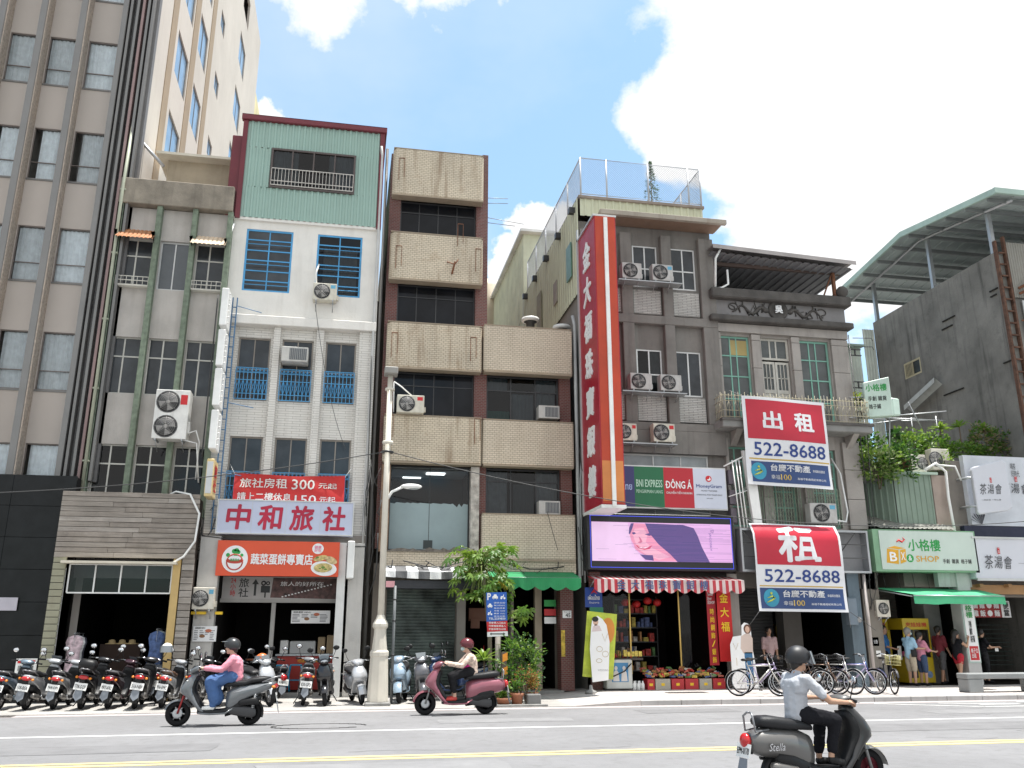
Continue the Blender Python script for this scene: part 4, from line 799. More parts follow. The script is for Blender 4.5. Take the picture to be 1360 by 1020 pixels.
    o = thing('green_awning', 'green cloth awning with a scalloped edge above the red brick doorway', 'awning', (5, 23.6, 3)); scallop_awning(o, 3.75, 6.35, 3.30, 3.08, 24.4, 23.5, [M('green_canvas', (.02, .24, .085), .75, obj=True)], None, .34, 48, 6)
    s = thing('house_number', 'small white house number plate on the dark red tiled pier', 'sign', (6.1, 24.3, 2.1)); m = MB(FR(24.34)); m.box(6.02, 2.03, 0, 6.27, 2.23, .012); part('plate', m, whitei, s); letters(s, '45', FR(24.32), (6.10, 2.05, 6.24, 2.16), blacki, .03); letters(s, '中山一路', FR(24.32), (6.05, 2.175, 6.25, 2.215), blacki, .0)
    s = thing('notice_stack', 'faded notices pasted inside the doorway beside the red brick pier', 'notice', (5.7, 24.6, 1.5))
    for k, (z, c) in enumerate(((2.35, greeni), (2.1, redp), (1.88, whitei))): m = MB(FR(24.72)); m.box(5.58, z, 0, 5.92, z + .18, .01); part('sheet', m, c, s)
    m = MB(FR(24.34)); m.box(5.97, 1.0, 0, 6.08, 1.7, .008); part('poster', m, M('yellow_poster', (.6, .42, .05), .6, var=.5, vs=10), s)
    m = MB(); m.box(3.45, 24.9, 1.95, 4.5, 25.0, 2.3); m.box(3.5, 24.85, 1.75, 3.75, 24.9, 2.0); part('wooden_board', m, M('brown_board', (.12, .05, .03), .7), t)
    # tv aerials on the roof
    o = thing('roof_antenna', 'thin rods of a television aerial beside the tan tower roof', 'antenna', (3.9, 26, 16)); m = MB()
    for (x0, z0, x1, z1) in ((3.85, 15.75, 4.75, 15.8), (3.85, 15.55, 4.75, 15.62), (3.85, 15.05, 5.3, 14.9), (3.9, 14.85, 5.0, 14.8)): m.tube([(x0, 26, z0), (x1, 26, z1)], .012, 4)
    part('rod', m, steel, o, kind='stuff')
    o = thing('annex_vent', 'round white topped turbine vent on the annex roof', 'roof vent', (5.5, 26.0, 10.7), 'turbine vents on the annex roof'); m = MB(); m.lathe([(.14, 10.6), (.14, 11.35), (.22, 11.4)], (5.5, 26, 0), 12); part('stack', m, M('vent_black', (.05, .05, .05), .6), o); m = MB(); m.lathe([(.26, 11.40), (.30, 11.45), (.28, 11.52), (.05, 11.58)], (5.5, 26, 0), 14); part('cap', m, whitep, o)
    o2 = copy_tree(o); o2.location = (6.35, 25.2, 10.2); o2['label'] = 'lower turbine vent at the edge of the annex by the tall sign'
    o = thing('water_tank', 'cream water tank far behind the annex roof', 'water tank', (6.3, 42, 16)); m = MB(); m.lathe([(.9, 14), (.9, 19.0), (.7, 19.4), (.01, 19.5)], (6.6, 42, 0), 18); part('tank', m, M('tank_cream', (.55, .47, .36), .6), o)
    o = thing('distant_tower_block', 'pale tiled tower block far off between the annex and the green sheet metal house', 'building', (6.5, 60, 0)); m = MB(); m.box(4.0, 60, 0, 8.6, 70, 20.3); part('wall', m, M('far_white_tile', (.6, .6, .6), .7), o)
    for k in range(5):
        m = MB(FR(60)); m.box(4.2, 19.2 - 1.3 * k, 0, 8.3, 19.8 - 1.3 * k, .04); part('window_strip', m, M('far_glass', (.35, .4, .45), .3), o)
b3()
# ------------------------------------------------------------------ jewellery shop building with the tall red sign
def b4():
    t = thing('jewellery_building', 'dark grey rendered building over the jewellery shop with a fenced roof terrace', 'building', (9, 24.5, 0))
    gr = M('dark_grey_render', (.205, .19, .175), .9, var=.16, vs=1.1, bump=.5, bs=40, stain=.5, scol=(.07, .062, .055)); pg = M('pale_green_sheet', (.52, .53, .39), .6, .05, var=.08, stain=.3, scol=(.2, .17, .12))
    wbr = M('white_split_brick', (.55, .53, .50), .8, kind='brick', p=(.30, .055, (.22, .21, .2), (.48, .46, .43), .008), bump=.8, var=.15, stain=.35, scol=(.18, .165, .15))
    F = FR(24.56); W = [(8.58, 9.42), (9.87, 10.72)]; wins = [(a, b, c, d) for a, b in W for c, d in ((12.3, 13.75), (8.72, 10.2))] + [(7.2, 8.05, 12.3, 13.75), (7.2, 8.05, 8.72, 10.2)]
    low = (7.6, 10.75, 5.0, 6.85)
    m = MB(F); m.wall(6.78, 11.3, 3.0, 14.45, wins + [low], .12); m.M = I4; m.quad((11.3, 24.56, 0), (11.3, 36, 0), (11.3, 36, 14.4), (11.3, 24.56, 14.4)); m.quad((6.78, 24.56, 14.4), (11.3, 24.56, 14.4), (11.3, 36, 14.4), (6.78, 36, 14.4)); part('wall', m, gr, t)
    m = MB(F)
    for h in wins + [low]: m.room(h, .12, 1.4)
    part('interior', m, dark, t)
    for (a, b) in ((6.78, 7.15), (8.12, 8.5), (9.50, 9.84), (10.80, 11.3)):
        for (c, d) in ((11.25, 14.1), (7.8, 11.0)): m = MB(); m.box(a, 24.36, c, b, 24.58, d); part('pilaster', m, gr, t, bevel=.015)
    for (c, d) in ((7.55, 7.8), (11.0, 11.28)): m = MB(); m.box(6.78, 24.35, c, 11.3, 24.58, d); part('string_course', m, gr, t, bevel=.015)
    m = MB(); m.box(6.78, 24.35, 6.85, 11.3, 24.58, 7.55); part('spandrel', m, gr, t)
    for (a, b) in ((7.2, 8.08), *W):
        for (c, d) in ((11.36, 12.18), (7.86, 8.66)): m = MB(); m.box(a - .04, 24.47, c, b + .04, 24.57, d); part('brick_panel', m, wbr, t, bevel=.01)
    cu = M('grey_curtain', (.25, .25, .25), .9, var=.2, vs=3, bump=0)
    for i, h in enumerate(wins): window(t, F, h, alu, smoky if i != 1 else GLD, cols=(.5,), rows=(.45,) if i < 3 else (), rec=.02, fw=.05, cw=.045, curtain=[(.52, .97, .1, .97, cu)])
    window(t, F, low, alu, frosted, cols=(.44, .72), rec=.02, fw=.05)
    # eave, parapet, roof
    m = MB(); m.box(7.3, 23.72, 14.36, 11.55, 23.86, 14.52); m.box(7.3, 23.86, 14.44, 11.5, 24.6, 14.50); part('gutter', m, M('old_gutter', (.33, .29, .24), .7, stain=.6, scol=(.15, .09, .06)), t, bevel=.01)
    m = MB(); m.box(7.3, 23.86, 14.36, 11.4, 24.5, 14.42); part('soffit', m, M('brown_soffit', (.20, .13, .09), .8, stain=.4), t)
    m = MB(FR(24.3)); m.corr(6.80, 11.0, 14.52, 15.12, 0, .24); m.M = SR(11.0); m.corr(24.3, 33, 14.5, 15.12, 0, .24); part('parapet_sheet', m, pg, t)
    m = MB(); m.box(6.74, 24.22, 15.12, 11.04, 33, 15.22); part('parapet_cap', m, M('rusty_cap', (.24, .20, .17), .8, var=.3, stain=.5), t, bevel=.01)
    L = LR(6.78); m = MB(L); hs = [(-28.9, -28.3, 12.4, 13.6)]
    m.wall(-36, -24.3, 0, 13.2, [], .1); part('side_concrete', m, M('side_concrete', (.23, .215, .195), .9, stain=.5), t)
    m = MB(LR(6.72)); m.corr(-33.2, -24.3, 11.9, 15.12, 0, .3, .03, .05); part('side_sheet', m, pg, t)
    for (y0, y1, z0, z1, c) in ((25.0, 25.6, 12.7, 13.9, M('green_film', (.12, .24, .18), .4)), (27.0, 27.5, 12.6, 13.4, MC['old_gutter']), (29.5, 30.2, 12.4, 14.0, M('drab_panel', (.3, .28, .2), .8))): m = MB(LR(6.66)); m.box(-y1, z0, -.02, -y0, z1, .02); part('side_panel', m, c, t)  # flat panels in green, gutter brown and drab olive
    for k in range(5): y = 24.6 + k * 1.9; m = MB(); m.box(6.52, y, 14.75, 6.72, y + .18, 14.95); part('flood_lamp', m, dkalu, t)
    # fence
    fm = M('fence_metal', (.50, .51, .53), .5, .5, obj=False); P = [(6.84, 24.3), (7.72, 24.3), (9.15, 24.3), (10.55, 24.3), (10.98, 24.3)]
    for (x, y) in P + [(6.84, 24.3 + 1.7 * k) for k in range(1, 6)] + [(10.98, 24.3 + 1.7 * k) for k in range(1, 6)]:
        m = MB(); m.tube([(x, y, 15.2), (x, y, 16.62)], .028, 6); part('fence_post', m, fm, t)
    m = MB(); 
    for z in (15.3, 16.6): m.tube([(6.84, 32.8, z), (6.84, 24.3, z), (10.98, 24.3, z), (10.98, 32.8, z)], .022, 6)
    part('fence_rail', m, fm, t)
    wire = M('chain_link_wire', (.42, .44, .46), .5, .5); m = MB()
    def mesh(p0, p1, z0, z1, st=.085, r=.0045):
        p0 = Vector(p0); p1 = Vector(p1); L = (p1 - p0).length; d = (p1 - p0) / L; h = z1 - z0; u = -h
        while u < L:
            for s in (1, -1):
                a0, a1 = (u, u + h); c0, c1 = max(a0, 0), min(a1, L)
                if c1 - c0 < .01: continue
                f = (lambda a: z0 + (a - u)) if s == 1 else (lambda a: z1 - (a - u))
                A = p0 + d * c0; B = p0 + d * c1; m.tube([(A.x, A.y, f(c0)), (B.x, B.y, f(c1))], r, 3, caps=False)
            u += st
    mesh((6.84, 24.3), (10.98, 24.3), 15.3, 16.6); mesh((6.84, 24.3), (6.84, 32.8), 15.3, 16.6, .12, .006); mesh((10.98, 24.3), (10.98, 32.8), 15.3, 16.6, .13, .006)
    part('chain_link', m, wire, t, kind='stuff')
    m = MB(); m.tube([(6.56, 24.4, 3.0), (6.56, 24.4, 10.8), (6.5, 24.4, 11.1)], .055, 8); m.tube([(6.70, 24.35, 3.0), (6.70, 24.35, 9.5)], .025, 6); m.tube([(6.62, 24.3, 3.2), (6.60, 24.3, 5.8), (6.72, 24.3, 7.5)], .018, 5)
    part('drain_pipes', m, M('grey_pvc', (.42, .43, .43), .5), t, kind='stuff')
    # small conifer on the roof
    o = thing('roof_conifer', 'small conifer standing behind the chain link fence on the roof terrace', 'tree', (9.8, 26.5, 15.2)); m = MB(); m.tube([(9.9, 26, 15.2), (9.9, 26, 17.4)], .02, 5); part('trunk', m, M('bark', (.12, .085, .06), .9), o)
    m = MB(); rr = random.Random(5)
    for k in range(420):
        f = rr.random(); z = 15.9 + 1.9 * f; r = .38 * (1 - f) * rr.uniform(.3, 1); a = rr.uniform(0, 6.28); c = Vector((9.9 + r * math.cos(a), 26 + r * math.sin(a), z)); d = Vector((math.cos(a), math.sin(a), rr.uniform(-.4, .4))) * .10; s = Vector((-math.sin(a), math.cos(a), 0)) * .022; m.quad(c - s, c + d, c + s)
    part('crown', m, leafmat('conifer_leaf', (.03, .075, .025), (.05, .12, .03)), o)
    # the green-white sheet metal house behind
    o = thing('sheet_metal_house', 'pale green corrugated metal house behind the roof terrace', 'building', (7, 34, 0)); m = MB(LR(6.8)); m.corr(-46, -33.4, 0, 18.2, 0, .35, .04, .06); m.M = I4; m.quad((6.8, 33.4, 0), (10.5, 33.4, 0), (10.5, 33.4, 18.2), (6.8, 33.4, 18.2)); part('wall', m, M('pale_sheet_b', (.58, .60, .45), .6, stain=.15), o)
    m = MB(); m.box(6.6, 33.1, 18.2, 10.7, 46.5, 18.32); part('roof_edge', m, white, o)
    # ACs
    for (x0, x1, z0, z1, lab, c, bd, fx) in ((8.03, 8.68, 12.33, 12.86, 'air conditioner beside the red sign at the top floor of the dark grey building', 'ac_grey', None, .42), (9.03, 9.72, 12.33, 12.88, 'air conditioner with white sticker between the two top floor windows', 'ac_grey', 'blue', .38), (8.16, 8.85, 8.72, 9.23, 'air conditioner beside the red sign one row above the pair with red badges', 'ac_grey', None, .38), (9.12, 9.80, 8.72, 9.23, 'air conditioner under the pillar between the middle floor windows', 'ac_grey', None, .38), (7.75, 8.30, 7.12, 7.64, 'white air conditioner with red badge tucked against the tall red sign', None, 'red', .3), (8.82, 9.50, 7.12, 7.68, 'white air conditioner with red badge on the bare wall above the bank sign', None, 'red', .36)):
        ac_unit(x0, x1, z0, z1, 24.3, lab, fx=fx, badge=bd, col_=c)
    for (x0, x1, z) in ((7.9, 10.0, 12.28), (7.9, 9.95, 8.66), (7.7, 9.55, 7.06)): m = MB(); m.box(x0, 23.95, z - .03, x1, 24.35, z); part('ac_shelf', m, steel, t)
    # tall red sign
    s = thing('tall_red_sign', 'tall red projecting sign with seven white characters and an orange front edge', 'sign', (7, 23.2, 5)); rd = M('sign_crimson', (.36, .010, .028), .4, var=.08, bump=.02, stain=.12, scol=(.2, .01, .01)); org = M('sign_orange_red', (.46, .045, .012), .4, var=.12, bump=.03, bs=4, stain=.12, scol=(.3, .02, .01))
    m = MB(); m.box(6.66, 22.32, 4.95, 7.32, 24.2, 13.52); part('box', m, rd, s, bevel=.01); m = MB(FR(22.32)); m.box(6.69, 4.98, 0, 7.29, 13.5, .012); part('front_panel', m, org, s)
    m = MB(FR(22.305)); m.box(6.69, 5.05, 0, 7.29, 6.15, .006); part('faded_patch', m, M('faded_orange', (.62, .22, .06), .5), s)
    m = MB(FR(22.32)); m.box(6.94, 4.9, .013, 7.05, 9.2, .07); m.box(6.94, 9.205, .013, 7.05, 13.45, .07); part('centre_strip', m, whitep, s)
    m = MB(); m.box(6.62, 24.1, 4.9, 6.67, 24.2, 13.9); m.box(6.62, 22.3, 13.5, 7.34, 24.2, 13.56); part('trim', m, alu, s, kind='stuff')
    m = MB(); m.box(6.64, 22.3, 4.86, 7.34, 24.2, 4.95); part('base_tray', m, whitep, s)
    for i, ch in enumerate('金大福珠寶銀樓'): z = 12.62 - i * 1.145; letters(s, ch, LR(6.66), (-23.58, z - .48, -22.82, z + .40), whitei, .05, .03, .03, name='character', shear=.08)
    for z in (6.5, 9.5, 12.5): m = MB(); m.box(6.9, 24.2, z, 7.0, 24.5, z + .08); part('bracket', m, steel, s)
    # bank sign
    s = thing('remittance_sign', 'long light box sign with green, red and white money transfer panels', 'sign', (9.4, 23.9, 5.2)); G = FR(23.86); m = MB(); m.box(7.2, 23.88, 5.10, 10.98, 24.15, 6.36); part('box', m, alu, s)
    for (a, b, c, n_) in ((7.25, 8.30, (.03, .03, .13), 'navy'), (8.30, 9.32, (.008, .13, .05), 'green'), (9.32, 10.10 - .0, (.45, .012, .025), 'red'), (10.10, 10.95, (.56, .59, .68), 'white')):
        m = MB(G); a2, b2 = {'navy': (7.25, 8.12), 'green': (8.12, 9.02), 'red': (9.02, 9.94), 'white': (9.94, 10.95)}[n_]; m.box(a2, 5.14, -.02, b2, 6.32, 0); part('panel', m, M('bank_' + n_, c, .35, bump=0, var=.04), s)
    letters(s, 'ไทย', G, (7.76, 5.62, 8.04, 5.86), M('pale_blue_print', (.35, .45, .7), .5), .03); letters(s, 'BNI EXPRESS', G, (8.17, 5.72, 8.97, 5.94), M('mint_print', (.45, .65, .52), .5), .02); letters(s, 'PENGIRIMAN UANG', G, (8.17, 5.54, 8.97, 5.64), MC['mint_print'], .01)
    letters(s, 'DÔNG Á', G, (9.08, 5.70, 9.88, 5.98), whitei, .03); m = MB(G); m.box(9.06, 5.79, .006, 9.13, 5.815, .010); part('letter_bar', m, whitei, s); letters(s, 'CHUYỂN TIỀN NHANH', G, (9.08, 5.54, 9.88, 5.64), whitei, .01); letters(s, 'MoneyGram', G, (10.02, 5.72, 10.82, 5.85), navyi, .01)
    m = MB(G); disc(m, 10.42, 6.02, .095, .095, .006); part('round_logo', m, redp, s); m = MB(G); m.prism([(10.36, 5.99), (10.44, 6.02), (10.46, 6.08), (10.49, 5.99), (10.42, 5.96)], .006, .009); part('logo_mark', m, whitei, s)
    letters(s, 'MONEY TRANSFER', G, (10.17, 5.64, 10.67, 5.68), blacki); letters(s, 'INTERNATIONAL MONEY TRANSFER SERVICE', G, (10.02, 5.52, 10.82, 5.56), blacki); letters(s, 'welcome', G, (10.32, 5.42, 10.52, 5.46), blacki)
    # LED screen
    s = thing('led_screen', 'wide black framed video screen showing a pink close up of a smiling woman', 'screen', (8.9, 24, 3.4)); m = MB(); m.box(6.66, 23.85, 3.33, 11.1, 24.3, 4.93); part('housing', m, M('screen_black', (.012, .012, .015), .4), s, bevel=.015)
    G = FR(23.84); m = MB(G)
    for (a, b, c, d) in ((6.74, 11.02, 3.40, 3.412), (6.74, 11.02, 4.848, 4.86), (6.74, 6.752, 3.41, 4.85), (11.008, 11.02, 3.41, 4.85)): m.box(a, c, 0, b, d, .005)
    part('blue_tube', m, M('blue_glow', (.05, .07, .6), .5, emit=.9), s)
    def em(n_, c, k=.30): return M(n_, c, .5, emit=k, bump=0, var=.06, vs=1.5)
    m = MB(G); m.box(6.78, 3.58, 0, 11.0, 4.68, .004); part('picture', m, em('scr_pink', (.62, .36, .62)), s)
    def shape(n_, pts, c, mt): m = MB(G); X0, X1 = 6.78, 11.0; m.prism([(X0 + (X1 - X0) * (x - 137) / 773, 4.68 - 1.10 * (y - 66) / 205) for x, y in pts], c, c + .001); part(n_, m, mt, s)
    shape('picture_light', [(137, 68), (335, 68), (345, 130), (352, 190), (400, 240), (420, 270), (137, 270)], .0045, em('scr_pale', (.66, .46, .66)))
    shape('hair', [(430, 70), (640, 74), (700, 90), (720, 130), (740, 190), (780, 271), (600, 271), (560, 230), (500, 180), (450, 120)], .006, em('scr_hair', (.09, .06, .20), .25))
    shape('face', [(368, 70), (470, 74), (520, 150), (585, 225), (600, 268), (465, 268), (430, 240), (395, 225), (370, 205), (362, 180), (350, 160), (342, 125), (352, 95)], .0055, em('scr_face', (.66, .25, .38)))
    shape('face_light', [(372, 100), (420, 95), (440, 130), (430, 170), (465, 200), (560, 245), (500, 262), (430, 236), (385, 205), (372, 170), (360, 130)], .0062, em('scr_face2', (.72, .36, .47)))
    shape('hair_edge', [(352, 72), (368, 70), (360, 95), (345, 130), (338, 125), (342, 95)], .0065, MC['scr_hair']); shape('neck_shadow', [(395, 235), (465, 238), (470, 266), (425, 262)], .0066, MC['scr_hair'])
    for e in ([(353, 122), (368, 117), (378, 124), (365, 131)], [(425, 128), (452, 121), (470, 131), (450, 136)]): shape('eye', e, .0068, MC['scr_hair'])
    shape('mouth', [(374, 184), (405, 196), (440, 194), (465, 186), (450, 205), (420, 210), (388, 202)], .0068, em('scr_lip', (.55, .05, .12)))
    shape('smile', [(385, 192), (412, 199), (450, 192), (425, 203), (400, 201)], .007, em('scr_white', (.8, .65, .75)))
    shape('nose', [(392, 140), (398, 165), (385, 172), (400, 176), (412, 168), (404, 150)], .0068, em('scr_nose', (.50, .14, .24)))
    letters(s, 'JACOSKY', frame((10.33, 23.83, 4.32), (0, 0, -1), (1, 0, 0)), (-.1, -.03, .42, .05), em('scr_txt', (.18, .12, .35), .2), .0); m = MB(G); m.torus((10.42, 4.47, .008), (0, 0, 1), .06, .008, 3, 4); part('picture_logo', m, MC['scr_txt'], s)
    m = MB(G); rr = random.Random(2)
    for k in range(34): z = 3.6 + k * .0315; x = rr.uniform(6.8, 9.6); m.box(x, z, .0075, min(10.98, x + rr.uniform(.3, 3)), z + .005, .008)
    part('scan_line', m, em('scr_line', (.20, .10, .30), .1), s, kind='stuff')
    # red striped awning with lettering
    o = thing('red_striped_awning', 'red and white striped scalloped awning lettered in blue over the jewellery shop', 'awning', (8.9, 23.5, 3)); am = [M('awning_red', (.42, .03, .045), .7, obj=True, stain=.2), M('awning_white', (.62, .50, .48), .7, obj=True, stain=.2)]
    scallop_awning(o, 6.72, 11.15, 3.20, 3.06, 24.3, 23.5, am, 46, .37, 184, 11)
    for k, ch in enumerate('金大福珠寶銀樓'): x = 7.36 + k * .405; letters(o, ch, FR(23.47), (x, 2.79, x + .25, 3.04), M('awning_blue', (.05, .10, .24), .6), .02, .01, name='character')
    # shop mouth
    m = MB(); m.box(6.78, 24.2, .1, 7.1, 24.6, 3.3); part('pillar', m, rust if 0 else MC['dark_red_tile'], t)
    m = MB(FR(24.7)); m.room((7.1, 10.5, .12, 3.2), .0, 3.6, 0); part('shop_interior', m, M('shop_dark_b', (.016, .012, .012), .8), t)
    m = MB(); m.box(6.78, 24.35, 2.92, 11.3, 24.6, 3.4); part('lintel', m, dark, t)
    gold = M('brass', (.55, .38, .12), .3, .9)
    for x in (8.1, 9.6): m = MB(); m.box(x - .02, 24.68, .5, x + .02, 24.72, 2.9); part('brass_post', m, gold, t)
    gl = glass('shop_glass', (.8, .8, .8), .35)
    for (a, b) in ((7.15, 8.08), (9.62, 10.45)): m = MB(FR(24.74)); m.quad((a, .3, 0), (b, .3, 0), (b, 2.9, 0), (a, 2.9, 0)); part('shop_pane', m, gl, t)
    rr = random.Random(11); gm = [M('goods_%d' % i, c, .6, obj=True, var=.6, vs=11) for i, c in enumerate(((.5, .05, .04), (.55, .42, .08), (.12, .25, .08), (.5, .45, .4), (.10, .14, .30), (.5, .12, .08), (.45, .22, .08)))]
    sh = thing('display_shelf', 'tall shelves of small goods at the back of the jewellery shop', 'shelf', (8.8, 26.6, .12))
    m = MB(); 
    for k in range(6): m.box(8.15, 26.4, .5 + k * .42, 9.55, 26.75, .53 + k * .42)
    for x in (8.15, 9.52): m.box(x, 26.4, .12, x + .03, 26.75, 2.7)
    part('rack', m, dkalu, sh)
    for k in range(5):
        x = 8.2
        while x < 9.45:
            w = rr.uniform(.06, .16); h = rr.uniform(.12, .32); m = MB(); m.box(x, 26.45, .53 + k * .42, x + w, 26.65, .53 + k * .42 + h); part('packet', m, gm[rr.randrange(7)], sh); x += w + rr.uniform(.02, .08)
    for (x, z) in ((8.2, 2.5), (8.55, 2.45), (8.9, 2.55), (9.2, 2.5)):
        o = thing('paper_lantern', 'round red paper lantern %s inside the jewellery shop' % {8.2: 'hanging first beside the brass post', 8.55: 'hanging second from the brass post', 8.9: 'hanging third, a little higher,', 9.2: 'hanging last in the row'}[x], 'lantern', (x, 25.4, z), 'red lanterns inside the shop'); m = MB(); m.ell((x, 25.4, z), .13, .13, .11, 12, 8); part('shade', m, M('lantern_red', (.5, .02, .02), .6), o)
    # left goods table with bottles
    o = thing('goods_stand', 'narrow display stand with small jars beside the photo frame cabinet', 'display stand', (7.5, 24.3, .12)); m = MB(); m.box(7.22, 24.1, .9, 8.25, 24.5, .96); part('shelf', m, M('dark_shelf', (.06, .045, .04), .7), o)
    for k in range(15):
        m = MB(); x = 7.26 + k * .065; h = rr.uniform(.08, .2); m.lathe([(.025, 0), (.028, h * .7), (.012, h * .8), (.012, h)], (x, 24.2 + rr.uniform(-.05, .1), .96), 8); part('jar', m, gm[rr.choice((0, 6, 1, 3))], o)
    for k in range(5): m = MB(); x = 7.7 + k * .11; m.box(x, 24.12, 1.0, x + .09, 24.2, 1.12 + rr.uniform(0, .1)); part('packet', m, gm[rr.choice((1, 2, 1))], o)
    o = thing('photo_cabinet', 'white cabinet with a framed blue portrait of two people in white', 'cabinet', (7.45, 24, .12)); m = MB(); m.box(7.12, 23.9, .16, 7.86, 24.3, .92); part('cabinet', m, M('cabinet_white', (.55, .56, .53), .5, stain=.15), o, bevel=.02); m = MB(FR(23.9)); m.box(7.27, .34, .0, 7.74, .84, .008); part('portrait', m, M('portrait_blue', (.06, .22, .42), .5), o)
    for x in (7.39, 7.62): m = MB(FR(23.89)); m.prism([(x - .09, .36), (x + .09, .36), (x + .07, .58), (x + .03, .64), (x - .03, .64), (x - .07, .58)], .001, .003); disc(m, x, .70, .045, .055, .004); part('figure', m, M('figure_white', (.62, .58, .56), .6), o)
    m = MB(); m.tube([(7.82, 23.85, .82), (7.6, 23.8, .62), (7.3, 23.78, .5), (6.9, 23.8, .42)], .018, 5); tag(part('black_cable', m, black), 'black cord slung in front of the portrait cabinet', 'cable')
    o = thing('bottle_cluster', 'white plastic bottles standing by the portrait cabinet', 'bottles', (7.98, 24, .12))
    for k in range(5): m = MB(); m.lathe([(.05, 0), (.05, .16), (.02, .2), (.02, .24)], (7.92 + .06 * k, 23.95 + .07 * (k % 2), .12), 8); part('bottle', m, whitep, o)
    # crates heaped with goods
    cn = ['red crate of snacks half hidden beside the shop door', 'leftmost grey crate, heaped with snack bags', 'red crate second from the grey one at the shop front', 'middle red crate of snack bags with a yellow label', 'beige crate heaped with yellow packets', 'rightmost red crate of packed sweets by the red banner']
    for k, (x0, x1, c) in enumerate(((8.32, 8.52, 1), (8.55, 8.98, 0), (9.02, 9.38, 1), (9.42, 9.80, 1), (9.84, 10.20, 0), (10.24, 10.6, 1))):
        o = thing('goods_crate', cn[k], 'crate', (x0, 24.2, .12), 'crates of goods at the jewellery shop front'); cm = M('crate_red', (.45, .03, .035), .5, obj=True) if c else M('crate_grey', (.40, .37, .31), .6, obj=True)
        m = MB(); m.box(x0, 24.0, .12, x1, 24.4, .14)
        for (a, b, c_, d) in ((x0, x1, 24.0, 24.02), (x0, x1, 24.38, 24.4), (x0, x0 + .02, 24.02, 24.38), (x1 - .02, x1, 24.02, 24.38)): m.box(a, c_, .14, b, d, .40)
        part('tub', m, cm, o); m = MB(FR(24.0)); m.box((x0 + x1) / 2 - .05, .22, 0, (x0 + x1) / 2 + .05, .29, .004); part('tag', m, yeli, o)
        for q in range(16):
            m = MB(); cx = rr.uniform(x0 + .05, x1 - .05); cy = rr.uniform(24.05, 24.6); cz = .42 + (cy - 24.0) * .35 + rr.uniform(0, .06); a = rr.uniform(0, 3); w, h = .075, .055; ca, sa = math.cos(a), math.sin(a)
            m.M = Matrix.Translation((cx, cy, cz)) @ Matrix.Rotation(a, 4, 'Z') @ Matrix.Rotation(rr.uniform(-.9, .9), 4, 'X'); m.box(-w, -h, -.022, w, h, .022); part('packet', m, gm[rr.randrange(7)] if c_ else gm[0], o)
    # banners and standees
    s = thing('blue_thai_banner', 'blue and green vertical banner with white Thai lettering behind the standee', 'banner', (6.9, 24.1, .3)); m = MB(FR(24.12)); m.box(6.62, 2.32, 0, 7.12, 2.86, .01); part('top', m, M('thai_blue', (.015, .06, .30), .5), s); m = MB(FR(24.12)); m.box(6.75, .4, 0, 7.14, 2.32, .008); part('lower', m, M('thai_green', (.03, .22, .12), .5), s)
    m = MB(FR(24.1)); m.prism([(6.78, 2.68), (6.88, 2.82), (6.98, 2.68), (6.88, 2.73)], 0, .004); part('emblem', m, redp, s); letters(s, 'เพื่อนไทย', FR(24.1), (6.70, 2.52, 7.04, 2.66), whitei, .02); letters(s, 'ร้านอาหาร', FR(24.1), (6.74, 2.42, 7.02, 2.48), whitei, .0)
    def standee(x, y, z, h, w, lean, rot, outline, lab, bg=None):
        q = thing('standee', lab, 'standee', (x, y, z)); F0 = Matrix.Translation((x, y, z)) @ Matrix.Rotation(rot, 4, 'Z') @ Matrix.Rotation(lean, 4, 'Y') @ frame((0, 0, 0)); m = MB(F0); m.prism([(a * w, b * h) for a, b in outline], -.012, 0); part('board', m, whitei, q); return q, F0
    o = thing('yellow_green_poster', 'tilted yellow green poster board behind the white jewellery standee', 'poster', (6.75, 23.7, .5)); F0 = frame((6.40, 23.75, .50), (1, 0, -.10), (.10, 0, 1)); m = MB(F0); m.box(0, 0, -.01, .86, 1.72, 0); part('board', m, M('lime_poster', (.50, .58, .06), .5, var=.3, vs=3), o)
    m = MB(F0); disc(m, .62, 1.25, .2, .35, .004); part('orange_swirl', m, M('swirl_orange', (.65, .25, .04), .5), o)
    q, F0 = standee(6.62, 23.55, .36, 1.72, .62, 0, 0, [(0, 0), (.72, .03), (.82, .6), (.70, .86), (.52, .95), (.30, 1.0), (.05, .93), (0, .82), (-.08, .5)], 'white jewellery standee printed with a woman and ring outlines, leaning by the doorway')
    q.rotation_euler = (0, 0, 0)
    m = MB(F0); disc(m, .13, 1.56, .075, .10, .002); part('face', m, M('skin_print', (.62, .40, .30), .6), q); m = MB(F0); disc(m, .12, 1.63, .09, .07, .003); part('hair', m, blacki, q); m = MB(F0); m.prism([(.02, 1.3), (.3, 1.32), (.24, 1.45), (.13, 1.5), (.05, 1.44)], .001, .002); part('shoulder', m, M('blouse_print', (.66, .55, .55), .6), q)
    m = MB(F0)
    for (a, b, r, r2) in ((.22, .85, .08, .07), (.38, .72, .085, .075), (.20, .55, .08, .05)):
        P = [(a + r * math.cos(k / 16 * 6.283), b + r2 * math.sin(k / 16 * 6.283), .003) for k in range(17)]; m.tube(P, .005, 4)
    m.tube([(.30, 1.25, .003), (.38, 1.05, .003), (.46, 1.25, .003)], .005, 4); part('jewel_outline', m, M('gold_print', (.45, .33, .12), .5), q, kind='stuff'); letters(q, 'WEDDING', F0, (.15, .28, .45, .33), M('grey_print2', (.4, .4, .4), .5))
